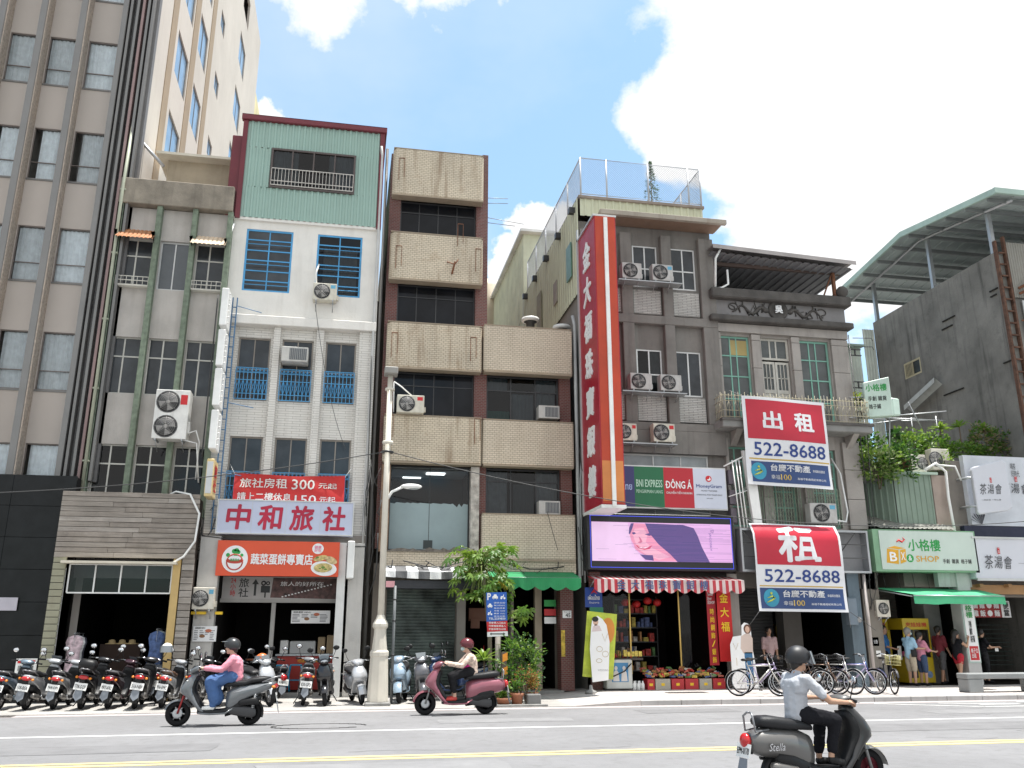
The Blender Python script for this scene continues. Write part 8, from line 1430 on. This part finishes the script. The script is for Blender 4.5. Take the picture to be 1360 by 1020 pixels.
def helmet(t, c, fwd, mt, visor=None, s=1.):
    f = Vector((fwd[0], fwd[1], 0)).normalized(); m = MB(frame(c, f, (0, 0, 1))); m.M = frame(c, f, (-f.y, f.x, 0)); rg = []
    for i in range(12):
        th = -.55 + (1.52 + .55) * i / 11; rr_ = .138 * s * math.cos(th) if th > 0 else .138 * s * (1 - .10 * (th / .55) ** 2); rg.append([V3(rr_ * 1.08 * math.cos(a) - .01, rr_ * .94 * math.sin(a), .132 * s * math.sin(th) + (.035 * s * max(0, math.cos(a)) if th < -.1 else 0)) for a in [2 * math.pi * k / 22 for k in range(22)]])
    m.loft(rg); h = part('shell', m, mt, t)
    if visor:
        m = MB(m.M); P = [[V3(1.16 * .132 * s * math.cos(a) + q * .05, .150 * s * math.sin(a), .02 + .05 * (1 - q) - .10 * q * (visor != 'up') + (q * .04 if visor == 'up' else 0)) for a in [-1.2 + 2.4 * k / 12 for k in range(13)]] for q in (0, .5, 1)]; m.loft(P, caps=False, closed=False); part('visor', m, M('visor_smoke', (.20, .22, .24), .08, .3, bump=0, obj=True), t)
    return h
o = thing('helmet', 'white open face helmet hung on the mirror of a parked scooter', 'helmet', (0, 0, 0)); helmet(o, (-4.05, 22.3, 1.28), (0, -1), whitep, 'down'); o = thing('helmet', 'orange and silver helmet resting on the scooter behind the pink rider', 'helmet', (0, 0, 0)); helmet(o, (-1.85, 21.9, 1.05), (-1, -.3), M('orange_shell', (.62, .15, .04), .35, obj=True), 'down')
# ------------------------------------------------------------------ people
def remesh(mb, vox, sm=2):
    me = bpy.data.meshes.new('tmp'); me.from_pydata(mb.v, [], mb.f); o = bpy.data.objects.new('tmp', me); col.objects.link(o); a = o.modifiers.new('r', 'REMESH'); a.mode = 'VOXEL'; a.voxel_size = vox
    b = o.modifiers.new('s', 'SMOOTH'); b.iterations = sm; b.factor = .6; bpy.context.view_layer.update(); m = bpy.data.meshes.new_from_object(o.evaluated_get(bpy.context.evaluated_depsgraph_get())); vs = [v.co.copy() for v in m.vertices]; fs = [tuple(p.vertices) for p in m.polygons]; bpy.data.objects.remove(o); bpy.data.meshes.remove(me); bpy.data.meshes.remove(m)
    return vs, fs
def cap(m, a, b, ra, rb, n=10):
    a, b = Vector(a), Vector(b); m.tube([a, a.lerp(b, .5), b], [ra, (ra + rb) / 2, rb], n); m.ell(a, ra, ra, ra, n, 7); m.ell(b, rb, rb, rb, n, 7)
def person(lab, J, skin, top, bottom, shoe, hair=None, longhair=False, sleeve=.5, leg=1., hip=1., vox=.016, hm=None, mask=False, jacket=None, skirt=False, curl=.9, group=None):
    """J: joint positions; body is one remeshed skin, clothes are inflated shells of the covered bones"""
    t = thing('person', lab, 'person', (0, 0, 0), group); J = {k: Vector(v) for k, v in J.items()}; f = J['face'].normalized(); H = J['head']; s_ = V3(-f.y, f.x, 0).normalized(); up = s_.cross(f) * -1; up = V3(0, 0, 1)
    sk = M('skin_' + skin, {'a': (.46, .27, .18), 'b': (.36, .20, .13), 'c': (.52, .33, .24)}[skin], .55, obj=True, bump=.05, var=.05); b = MB()
    cap(b, J['pelvis'], J['chest'], .115 * hip, .125); cap(b, J['chest'] + s_ * .07, J['chest'] - s_ * .07, .11, .11); cap(b, J['chest'], J['neck'], .10, .052); cap(b, J['neck'], H - V3(0, 0, .05), .052, .058)
    b.ell(H + V3(0, 0, .02) - f * .01, .098, .082, .105, 14, 10) if abs(f.x) > abs(f.y) else b.ell(H + V3(0, 0, .02) - f * .01, .082, .098, .105, 14, 10); cap(b, H - V3(0, 0, .06) + f * .03, H - V3(0, 0, .085) + f * .055, .055, .034); cap(b, H + f * .09, H + f * .108 - V3(0, 0, .025), .010, .016, 6)
    for e in (1, -1): b.ell(H + s_ * .083 * e - f * .005, .022, .014, .03, 8, 5)
    for S in ('L', 'R'):
        sh, el, wr, hp, kn, an = (J[q + S] for q in ('sh', 'el', 'wr', 'hp', 'kn', 'an')); cap(b, J['chest'] + V3(0, 0, .06), sh, .07, .058); cap(b, sh, el, .050, .040); cap(b, el, wr, .040, .026); cap(b, hp, kn, .088, .058); cap(b, kn, an, .056, .036); cap(b, J['pelvis'], hp, .11, .092); ft = J['toe' + S]; cap(b, an - V3(0, 0, .03), ft, .036, .028)
    vs, fs = remesh(b, vox); B = MB(); B.add(vs, fs, True)
    for S, e in (('L', 1), ('R', -1)):                                                       # hands: palm, four bent fingers and a thumb
        wr = J['wr' + S]; d = (wr - J['el' + S]).normalized(); d = (J.get('hd' + S, d)).normalized(); n_ = J.get('hn' + S, V3(0, 0, -1)); n_ = (n_ - d * n_.dot(d)).normalized(); w_ = d.cross(n_).normalized(); h = MB()
        cap(h, wr - d * .01, wr + d * .07, .024, .028, 8); cap(h, wr + d * .06 - w_ * .022, wr + d * .06 + w_ * .022, .016, .016, 8)
        for q, L in enumerate((.062, .07, .066, .052)):
            p = wr + d * .082 + w_ * (-.027 + q * .018); p1 = p + (d * math.cos(curl * .6) + n_ * math.sin(curl * .6)) * L * .5; p2 = p1 + (d * math.cos(curl * 1.9) + n_ * math.sin(curl * 1.9)) * L * .5; cap(h, p, p1, .0095, .009, 6); cap(h, p1, p2, .009, .0075, 6)
        tb = wr + d * .03 - w_ * .028; t1 = tb + (d * .7 - w_ * .6 + n_ * .3).normalized() * .04; t2 = t1 + (d * .8 + n_ * .7).normalized() * .03; cap(h, tb, t1, .012, .010, 6); cap(h, t1, t2, .010, .008, 6); vs, fs = remesh(h, .0055, 1); B.add(vs, fs, True)
    part('body', B, sk, t)
    for e in (1, -1): m = MB(); m.ell(H + f * .088 + s_ * .033 * e + V3(0, 0, .012), .010, .010, .006, 8, 5); part('eye', m, blacki, t)
    m = MB(); m.ell(H + f * .088 - V3(0, 0, .055), .012, .02, .006, 8, 5); part('mouth', m, M('lips', (.35, .10, .09), .5), t)
    def garment(nm, segs, mt, v=vox): c = MB(); [cap(c, *q) for q in segs]; vs, fs = remesh(c, v, 3); c = MB(); c.add([p + .012 * noise.noise_vector(Vector((p.x * 7, p.y * 7, p.z * 15))) + .006 * noise.noise_vector(p * 26) for p in vs], fs, True); return part(nm, c, mt, t)
    P, C = J['pelvis'], J['chest']; sg = [(P + V3(0, 0, -.02), C, .138 * hip, .142), (C + s_ * .07, C - s_ * .07, .125, .125), (C, J['neck'] - V3(0, 0, .02), .118, .066)]
    for S in 'LR': sh, el, wr = J['sh' + S], J['el' + S], J['wr' + S]; sg.append((C + V3(0, 0, .05), sh, .085, .07)); sg.append((sh, sh.lerp(el, min(1, sleeve * 2)), .070, .060)); (sleeve > .5 and sg.append((el, el.lerp(wr, (sleeve - .5) * 2), .055, .045)))
    garment('shirt', sg, top); sg = [(P + V3(0, 0, -.01), P + V3(0, 0, .05), .132 * hip, .125)]
    for S in 'LR': hp, kn, an = J['hp' + S], J['kn' + S], J['an' + S]; sg += [(P, hp, .125, .108), (hp, hp.lerp(kn, min(1, leg * 2)), .104, .082)] + ([(kn, kn.lerp(an, (leg - .5) * 2), .078, .062)] if leg > .5 else [])
    if skirt: sg += [(J['hpL'].lerp(J['hpR'], .5), J['knL'].lerp(J['knR'], .5), .13, .13), (J['knL'], J['anL'] + V3(-.03, .0, .10), .12, .10), (J['knR'], J['anR'] + V3(-.03, 0, .10), .12, .10), (J['knL'].lerp(J['knR'], .5), J['anL'].lerp(J['anR'], .5) + V3(-.04, 0, .12), .13, .14)]
    garment('skirt' if skirt else 'trousers', sg, bottom)
    for S in 'LR': m = MB(); a_, b_ = J['an' + S] - V3(0, 0, .035), J['toe' + S]; cap(m, a_, b_, .046, .036); m.box(min(a_.x, b_.x) - .03, min(a_.y, b_.y) - .03, b_.z - .045, max(a_.x, b_.x) + .03, max(a_.y, b_.y) + .03, b_.z - .02) if 0 else None; part('shoe', m, shoe, t)
    if hair:
        c = MB(); c.ell(H + V3(0, 0, .035) - f * .025, .108, .105, .105, 14, 10)
        if longhair: cap(c, H - f * .07, J['neck'] - f * .10 - V3(0, 0, .12), .085, .06)
        else: cap(c, H - f * .06, H - f * .07 - V3(0, 0, .06), .075, .05)
        vs, fs = remesh(c, .012); c = MB(); c.add([p + .008 * noise.noise_vector(p * 30) for p in vs], fs, True); part('hair', c, hair, t)
    if hm: helmet(t, H + V3(0, 0, .045), (f.x, f.y), hm[0], hm[1], 1.03)
    if mask: m = MB(); m.ell(H + f * .07 - V3(0, 0, .045), .052 if abs(f.x) > .5 else .06, .062 if abs(f.x) > .5 else .052, .045, 12, 7); part('face_mask', m, M('mask_green', (.45, .60, .58), .8, obj=True), t)
    return t
def ride(dz=0., hx=0.):
    J = dict(pelvis=(.30, 0, .87), chest=(.33 + hx, 0, 1.12 + dz), neck=(.37 + hx, 0, 1.27 + dz), head=(.42 + hx, 0, 1.40 + dz), face=(1, 0, 0))
    for S, e in (('L', 1), ('R', -1)): J.update({'sh' + S: (.36 + hx, .175 * e, 1.20 + dz), 'el' + S: (.54 + hx, .25 * e, 1.0 + dz * .5), 'wr' + S: (.82, .27 * e, 1.02), 'hd' + S: V3(.8, 0, 0), 'hp' + S: (.36, .09 * e, .86), 'kn' + S: (.72, .12 * e, .76), 'an' + S: (.66, .11 * e, .36), 'toe' + S: (.82, .12 * e, .315)})
    return J
cl = lambda n, c, **k: M('cloth_' + n, c, .85, obj=True, var=k.get('var', .08), vs=k.get('vs', 6), bump=.15, bs=60)
hairb = M('black_hair', (.015, .012, .011), .5, obj=True); hairg = M('grey_hair', (.22, .21, .2), .6, obj=True)
def rider(lab, slab, x, y, a, body, st, J, pk, sk, **k):
    sc_ = k.get('scale', 1); s = put(scooter(slab, body, 'scooters being ridden on the road', st, ridden=True, **sk), x, y, a); p = person(lab, J, **pk); p.location = (x, y, 0); p.rotation_euler = (0, 0, R(a)); s.scale = p.scale = (sc_,) * 3; return s, p
rider('person riding in a pink jacket, long blue skirt and black helmet', 'grey sporty scooter ridden by the person in pink', -1.64, 17.73, 180, G1, 0, ride(-.02), dict(skin='c', top=cl('pink', (.68, .26, .33)), bottom=cl('blue_skirt', (.055, .12, .28)), shoe=whitep, sleeve=1., leg=1., skirt=True, hm=(M('helmet_black', (.03, .032, .034), .3, obj=True, bump=0), 'up'), hair=hairb), dict(plate='MKA-5208', rim=M('rim_bright', (.6, .6, .6), .3, .6, obj=True)))
rider('person riding in a cream patterned jacket, maroon helmet and face mask', 'mauve scooter ridden by the person with the maroon helmet', 3.02, 19.1, 180, MV, 1, ride(-.04), dict(skin='c', top=cl('cream_pattern', (.60, .46, .38), var=.4, vs=22), bottom=cl('black_trousers', (.018, .018, .02)), shoe=M('red_shoe', (.5, .05, .04), .5, obj=True), sleeve=1., leg=.85, hm=(M('helmet_maroon', (.11, .018, .025), .25, obj=True, bump=0), None), mask=True, hair=hairb), dict(plate='FBC-903', rim=BK))
m = MB(); m.loft([sup((2.66, 19.1, z), a, .135, 14, .8) for z, a in ((.80, .10), (.92, .13), (1.05, .11))]); tag(part('magenta_top', m, cl('magenta', (.55, .01, .20))), 'bright magenta blouse hem showing under the cream jacket', 'clothing')
Jf = ride(.06, -.02); Jf.update(elR=(.56, -.30, 1.02), wrR=(.80, -.29, 1.0), wrL=(.82, .28, 1.02), knR=(.74, -.13, .80), knL=(.74, .13, .80), anR=(.64, -.13, .40), toeR=(.79, -.14, .33))
FSC, _ = rider('person riding in the foreground in a light grey t-shirt and matte black helmet', 'dark grey retro scooter in the foreground with red tail light', 4.66, 9.3, 10, paint('matte_grey', (.13, .125, .12), .45, .3), 1, Jf, dict(skin='a', top=cl('light_grey', (.42, .435, .47)), bottom=cl('black_jeans', (.014, .014, .017)), shoe=black, sleeve=.34, leg=.9, vox=.011, hm=(M('helmet_matte_black', (.018, .018, .02), .5, obj=True, bump=0), 'down'), hair=hairb), dict(plate='EPM-0178', shield=paint('deep_black', (.02, .02, .021), .35, .2), rim=M('rim_wine', (.12, .01, .02), .3, .4, obj=True)), scale=.93)
o = MB(frame((-.16, -.188, .50), (1, 0, 0))); tx(o, 'Stella', -.10, .0, .12, .08, c=0, shear=.3, bold=.02); part('badge_script', o, chrome, FSC)
def stand(h=1.68, face=(1, 0, 0), aL=(.05, .1), aR=(.05, .1), st=.04, step=.0, lean=0.):
    k = h / 1.68; f = Vector(face).normalized(); s_ = V3(-f.y, f.x, 0); Z = V3(0, 0, 1); J = dict(pelvis=Z * .90 * k, chest=Z * 1.20 * k + f * lean, neck=Z * 1.40 * k + f * lean, head=Z * 1.55 * k + f * (lean + .02), face=f)
    for S, e, (sw, bd) in (('L', 1, aL), ('R', -1, aR)):
        sh = J['neck'] - Z * .07 * k + s_ * e * .17 * k; el = sh + (-Z * math.cos(sw) + f * math.sin(sw)) * .27 * k + s_ * e * .03; wr = el + (-Z * math.cos(sw + bd) + f * math.sin(sw + bd)) * .23 * k; x = step * e
        J.update({'sh' + S: sh, 'el' + S: el, 'wr' + S: wr, 'hn' + S: f if bd < 1.2 else Z, 'hp' + S: Z * .86 * k + s_ * e * .09, 'kn' + S: Z * .47 * k + s_ * e * (.06 + st) + f * (x * .5 + .02), 'an' + S: Z * .09 * k + s_ * e * (.06 + st) + f * x, 'toe' + S: Z * .045 + s_ * e * (.07 + st) + f * (x + .13)})
    return J
dk = cl('near_black', (.015, .015, .018))
for (lab, x, y, J, kw, extra) in (
    ('grey haired person in a light blue shirt and khaki shorts with a belt bag', 16.62, 24.25, stand(1.66, (1, .15, 0), (.3, 1.1), (.35, 1.2)), dict(skin='a', top=cl('light_blue', (.30, .48, .62)), bottom=cl('khaki', (.42, .36, .27)), shoe=dk, hair=hairg, sleeve=.4, leg=.5, mask=True), 'bag'),
    ('person in a pink shirt and denim shorts waiting behind the person in light blue', 17.02, 24.3, stand(1.55, (1, .1, 0), (.5, 1.0), (.5, .9)), dict(skin='a', top=cl('rose', (.55, .22, .30)), bottom=cl('denim', (.04, .07, .14)), shoe=dk, hair=hairb, sleeve=.6, leg=.55), None),
    ('person in a blue shirt standing in the shade at the left of the queue', 16.25, 24.9, stand(1.74, (.7, -.7, 0), (.1, .2), (.3, 1.0)), dict(skin='b', top=cl('royal_blue', (.02, .11, .30)), bottom=dk, shoe=dk, hair=hairb, sleeve=.45), 'paper'),
    ('person with long black hair in a black top and red shorts with one hand raised', 18.18, 24.2, stand(1.6, (1, .1, 0), (.8, 1.9), (.9, 1.9), .02, .12), dict(skin='a', top=dk, bottom=cl('red_shorts', (.42, .015, .03)), shoe=dk, hair=hairb, longhair=True, sleeve=.05, leg=.22), None),
    ('person in a dark red shirt walking behind the one in red shorts', 18.0, 24.75, stand(1.72, (1, .2, 0), (.1, .3), (.2, .3), .03, .15), dict(skin='b', top=cl('maroon', (.16, .02, .03)), bottom=cl('grey_shorts', (.08, .08, .085)), shoe=dk, hair=hairb, sleeve=.45, leg=.55), None),
    ('person in a long black dress reading a paper beside the tea shop', 19.75, 25.1, stand(1.62, (1, -.1, 0), (.5, 1.0), (.6, 1.0)), dict(skin='a', top=dk, bottom=cl('charcoal', (.03, .03, .033)), shoe=dk, hair=hairb, sleeve=.3, leg=.8), 'paper'),
    ('person in a pale pink shirt with a maroon backpack by the dark arcade', 12.62, 25.2, stand(1.68, (-.15, -1, 0), (.05, .2), (.05, .2)), dict(skin='a', top=cl('pale_pink', (.58, .40, .40)), bottom=dk, shoe=dk, hair=hairb, sleeve=.5), 'pack')):
    p = person(lab, J, **kw); p.location = (x, y, .12)
    if extra == 'bag': o = MB(); o.loft([sup((.02, -.17, z), .09, .04, 10, .6) for z in (.82, .86, 1.0, 1.03)]); o.v = [v + V3(x, y, .12) for v in o.v]; tag(part('belt_bag', o, black), 'black belt bag on the hip of the person in light blue', 'bag')
    if extra == 'paper': o = MB(frame((x + .28, y - .2, .12 + (.95 if x > 19 else .72)), (.9, .3, 0))); o.box(0, 0, 0, .16, .10 if x > 19 else .4, .012); tag(part('paper' if x > 19 else 'white_bag', o, whitep), 'white paper held by the person in black' if x > 19 else 'white bag held by the person in the blue shirt', 'paper')
    if extra == 'pack': o = MB(); o.loft([sup((.16, .12, z), .12, .09, 12, .7) for z in (.95, 1.0, 1.25, 1.34)]); o.v = [v + V3(x, y, .12) for v in o.v]; tag(part('backpack', o, cl('pack_maroon', (.16, .03, .06))), 'maroon backpack on the person in pale pink', 'backpack')
# ------------------------------------------------------------------ bicycles
def bicycle(lab, c, basket=None, fend=None):
    t = thing('bicycle', lab, 'bicycle', (0, 0, 0), 'bicycles parked at the kerb'); R0 = .31; fm = M('bike_' + c, {'silver': (.55, .53, .50), 'black': (.03, .03, .035), 'purple': (.42, .36, .52), 'blue': (.05, .09, .25), 'white': (.62, .62, .6), 'rust': (.2, .12, .08)}[c], .35, .4, obj=True, coat=.3)
    for x in (0, 1.02):
        w = part('wheel', MB().torus((x, 0, R0), (0, 1, 0), R0 - .016, .018, 36, 6), rubber, t); part('rim', MB().torus((x, 0, R0), (0, 1, 0), R0 - .042, .011, 36, 5), chrome, w); m = MB(); m.lathe([(.02, -.04), (.028, 0), (.02, .04)], (x, 0, R0), 8, (0, 1, 0))
        for k in range(18): a = k * .349; m.tube([(x + .02 * math.cos(a + .9), (.025 if k % 2 else -.025), R0 + .02 * math.sin(a + .9)), (x + .265 * math.cos(a), 0, R0 + .265 * math.sin(a))], .0016, 3, False)
        part('spokes', m, steel, w, kind='stuff')
        m = MB(); P = [[V3(x + (R0 + .022) * math.cos(a), q * .025, R0 + (R0 + .022) * math.sin(a)) for q in (-1, 0, 1)] for a in [(.35 if x else .6) + i * .22 for i in range(10 if x else 12)]]; m.loft(P, caps=False, closed=False); m.loft([[p + V3(0, 0, -.004) for p in q] for q in P[::-1]], caps=False, closed=False); part('fender', m, fend or fm, t)
    bb = (.43, 0, .27); sp = (.27, 0, .72); hd = (.80, 0, .78); m = MB()
    for a, b, r in ((bb, sp, .017), (bb, (.83, 0, .66), .019), (sp, (.82, 0, .72), .015), ((.26, 0, .62), (0, .04, R0), .009), ((.26, 0, .62), (0, -.04, R0), .009), (bb, (0, .04, R0), .010), (bb, (0, -.04, R0), .010), (hd, (.85, 0, .60), .02)): m.tube([a, b], r, 7)
    part('frame', m, fm, t); m = MB()
    for s in (1, -1): m.tube([(.85, 0, .60), (.87, s * .04, .55), (1.02, s * .045, R0)], .011, 6)
    part('fork', m, fm, t); m = MB(); m.tube([(.80, 0, .78), (.77, 0, .92)], .012, 6); m.tube([(.62, .26, .95), (.72, .2, .98), (.78, 0, .93), (.72, -.2, .98), (.62, -.26, .95)], .011, 6); part('handlebar', m, chrome, t)
    for s in (1, -1): m = MB(); m.tube([(.72, s * .22, .98), (.61, s * .265, .945)], .016, 6); part('grip', m, black, t)
    m = MB(); m.tube([sp, (.25, 0, .83)], .012, 6); part('seat_post', m, chrome, t); m = MB(); m.loft([sup((x, 0, .86), a, b, 10, .9, 'x') for x, a, b in ((.12, .05, .02), (.16, .09, .035), (.25, .08, .03), (.36, .03, .02), (.42, .015, .012))]); part('saddle', m, black, t)
    m = MB(); m.torus((.43, -.05, .27), (0, 1, 0), .075, .006, 20, 4); m.tube([(.43, -.07, .27), (.52, -.07, .14)], .008, 5); m.tube([(.43, .07, .27), (.34, .07, .40)], .008, 5); part('crank', m, steel, t)
    for (x, y, z) in ((.52, -.11, .14), (.34, .11, .40)): m = MB(); m.box(x - .04, y - .035, z - .01, x + .04, y + .035, z + .01); part('pedal', m, black, t)
    m = MB(); m.tube([(.1, .06, .28), (.02, .16, .02)], .007, 4); part('kick_stand', m, steel, t)
    if basket:
        m = MB(); x0, x1, z0, z1 = .86, 1.12, .72, .96
        for z in (z0, z0 + .08, z0 + .16, z1): m.tube([(x0, -.14, z), (x1, -.16, z), (x1, .16, z), (x0, .14, z), (x0, -.14, z)], .004, 4)
        for k in range(9): y = -.14 + k * .035; m.tube([(x0, y, z0), (x1, y, z0), (x1, y * 1.1, z1)], .003, 3)
        for k in range(7): x = x0 + k * .043; m.tube([(x, -.15, z0), (x, -.15, z1)], .003, 3); m.tube([(x, .15, z0), (x, .15, z1)], .003, 3)
        part('basket', m, basket, t)
    return t
for (lab, c, x, y, a, bk) in (('cream silver bicycle with a dark front basket, nearest the woman standee', 'silver', 9.75, 21.3, -14, black), ('purple bicycle tucked behind the cream silver one', 'purple', 10.25, 22.1, -20, None), ('black bicycle behind the foreground rider', 'black', 11.2, 21.9, -38, black), ('dark bicycle with a basket just right of the foreground rider', 'rust', 11.75, 22.0, -50, black), ('white framed bicycle in the middle of the parked row', 'white', 12.35, 22.1, -62, None), ('lilac fendered bicycle with a large front wheel', 'purple', 12.7, 21.9, -48, None), ('blue bicycle behind the lilac fendered one', 'blue', 13.0, 22.3, -52, None), ('black bicycle with a yellow white front basket standing end on', 'black', 14.15, 22.1, -104, M('basket_yellow', (.6, .55, .25), .5))):
    put(bicycle(lab, c, bk), x, y, a, .122, R(-4))
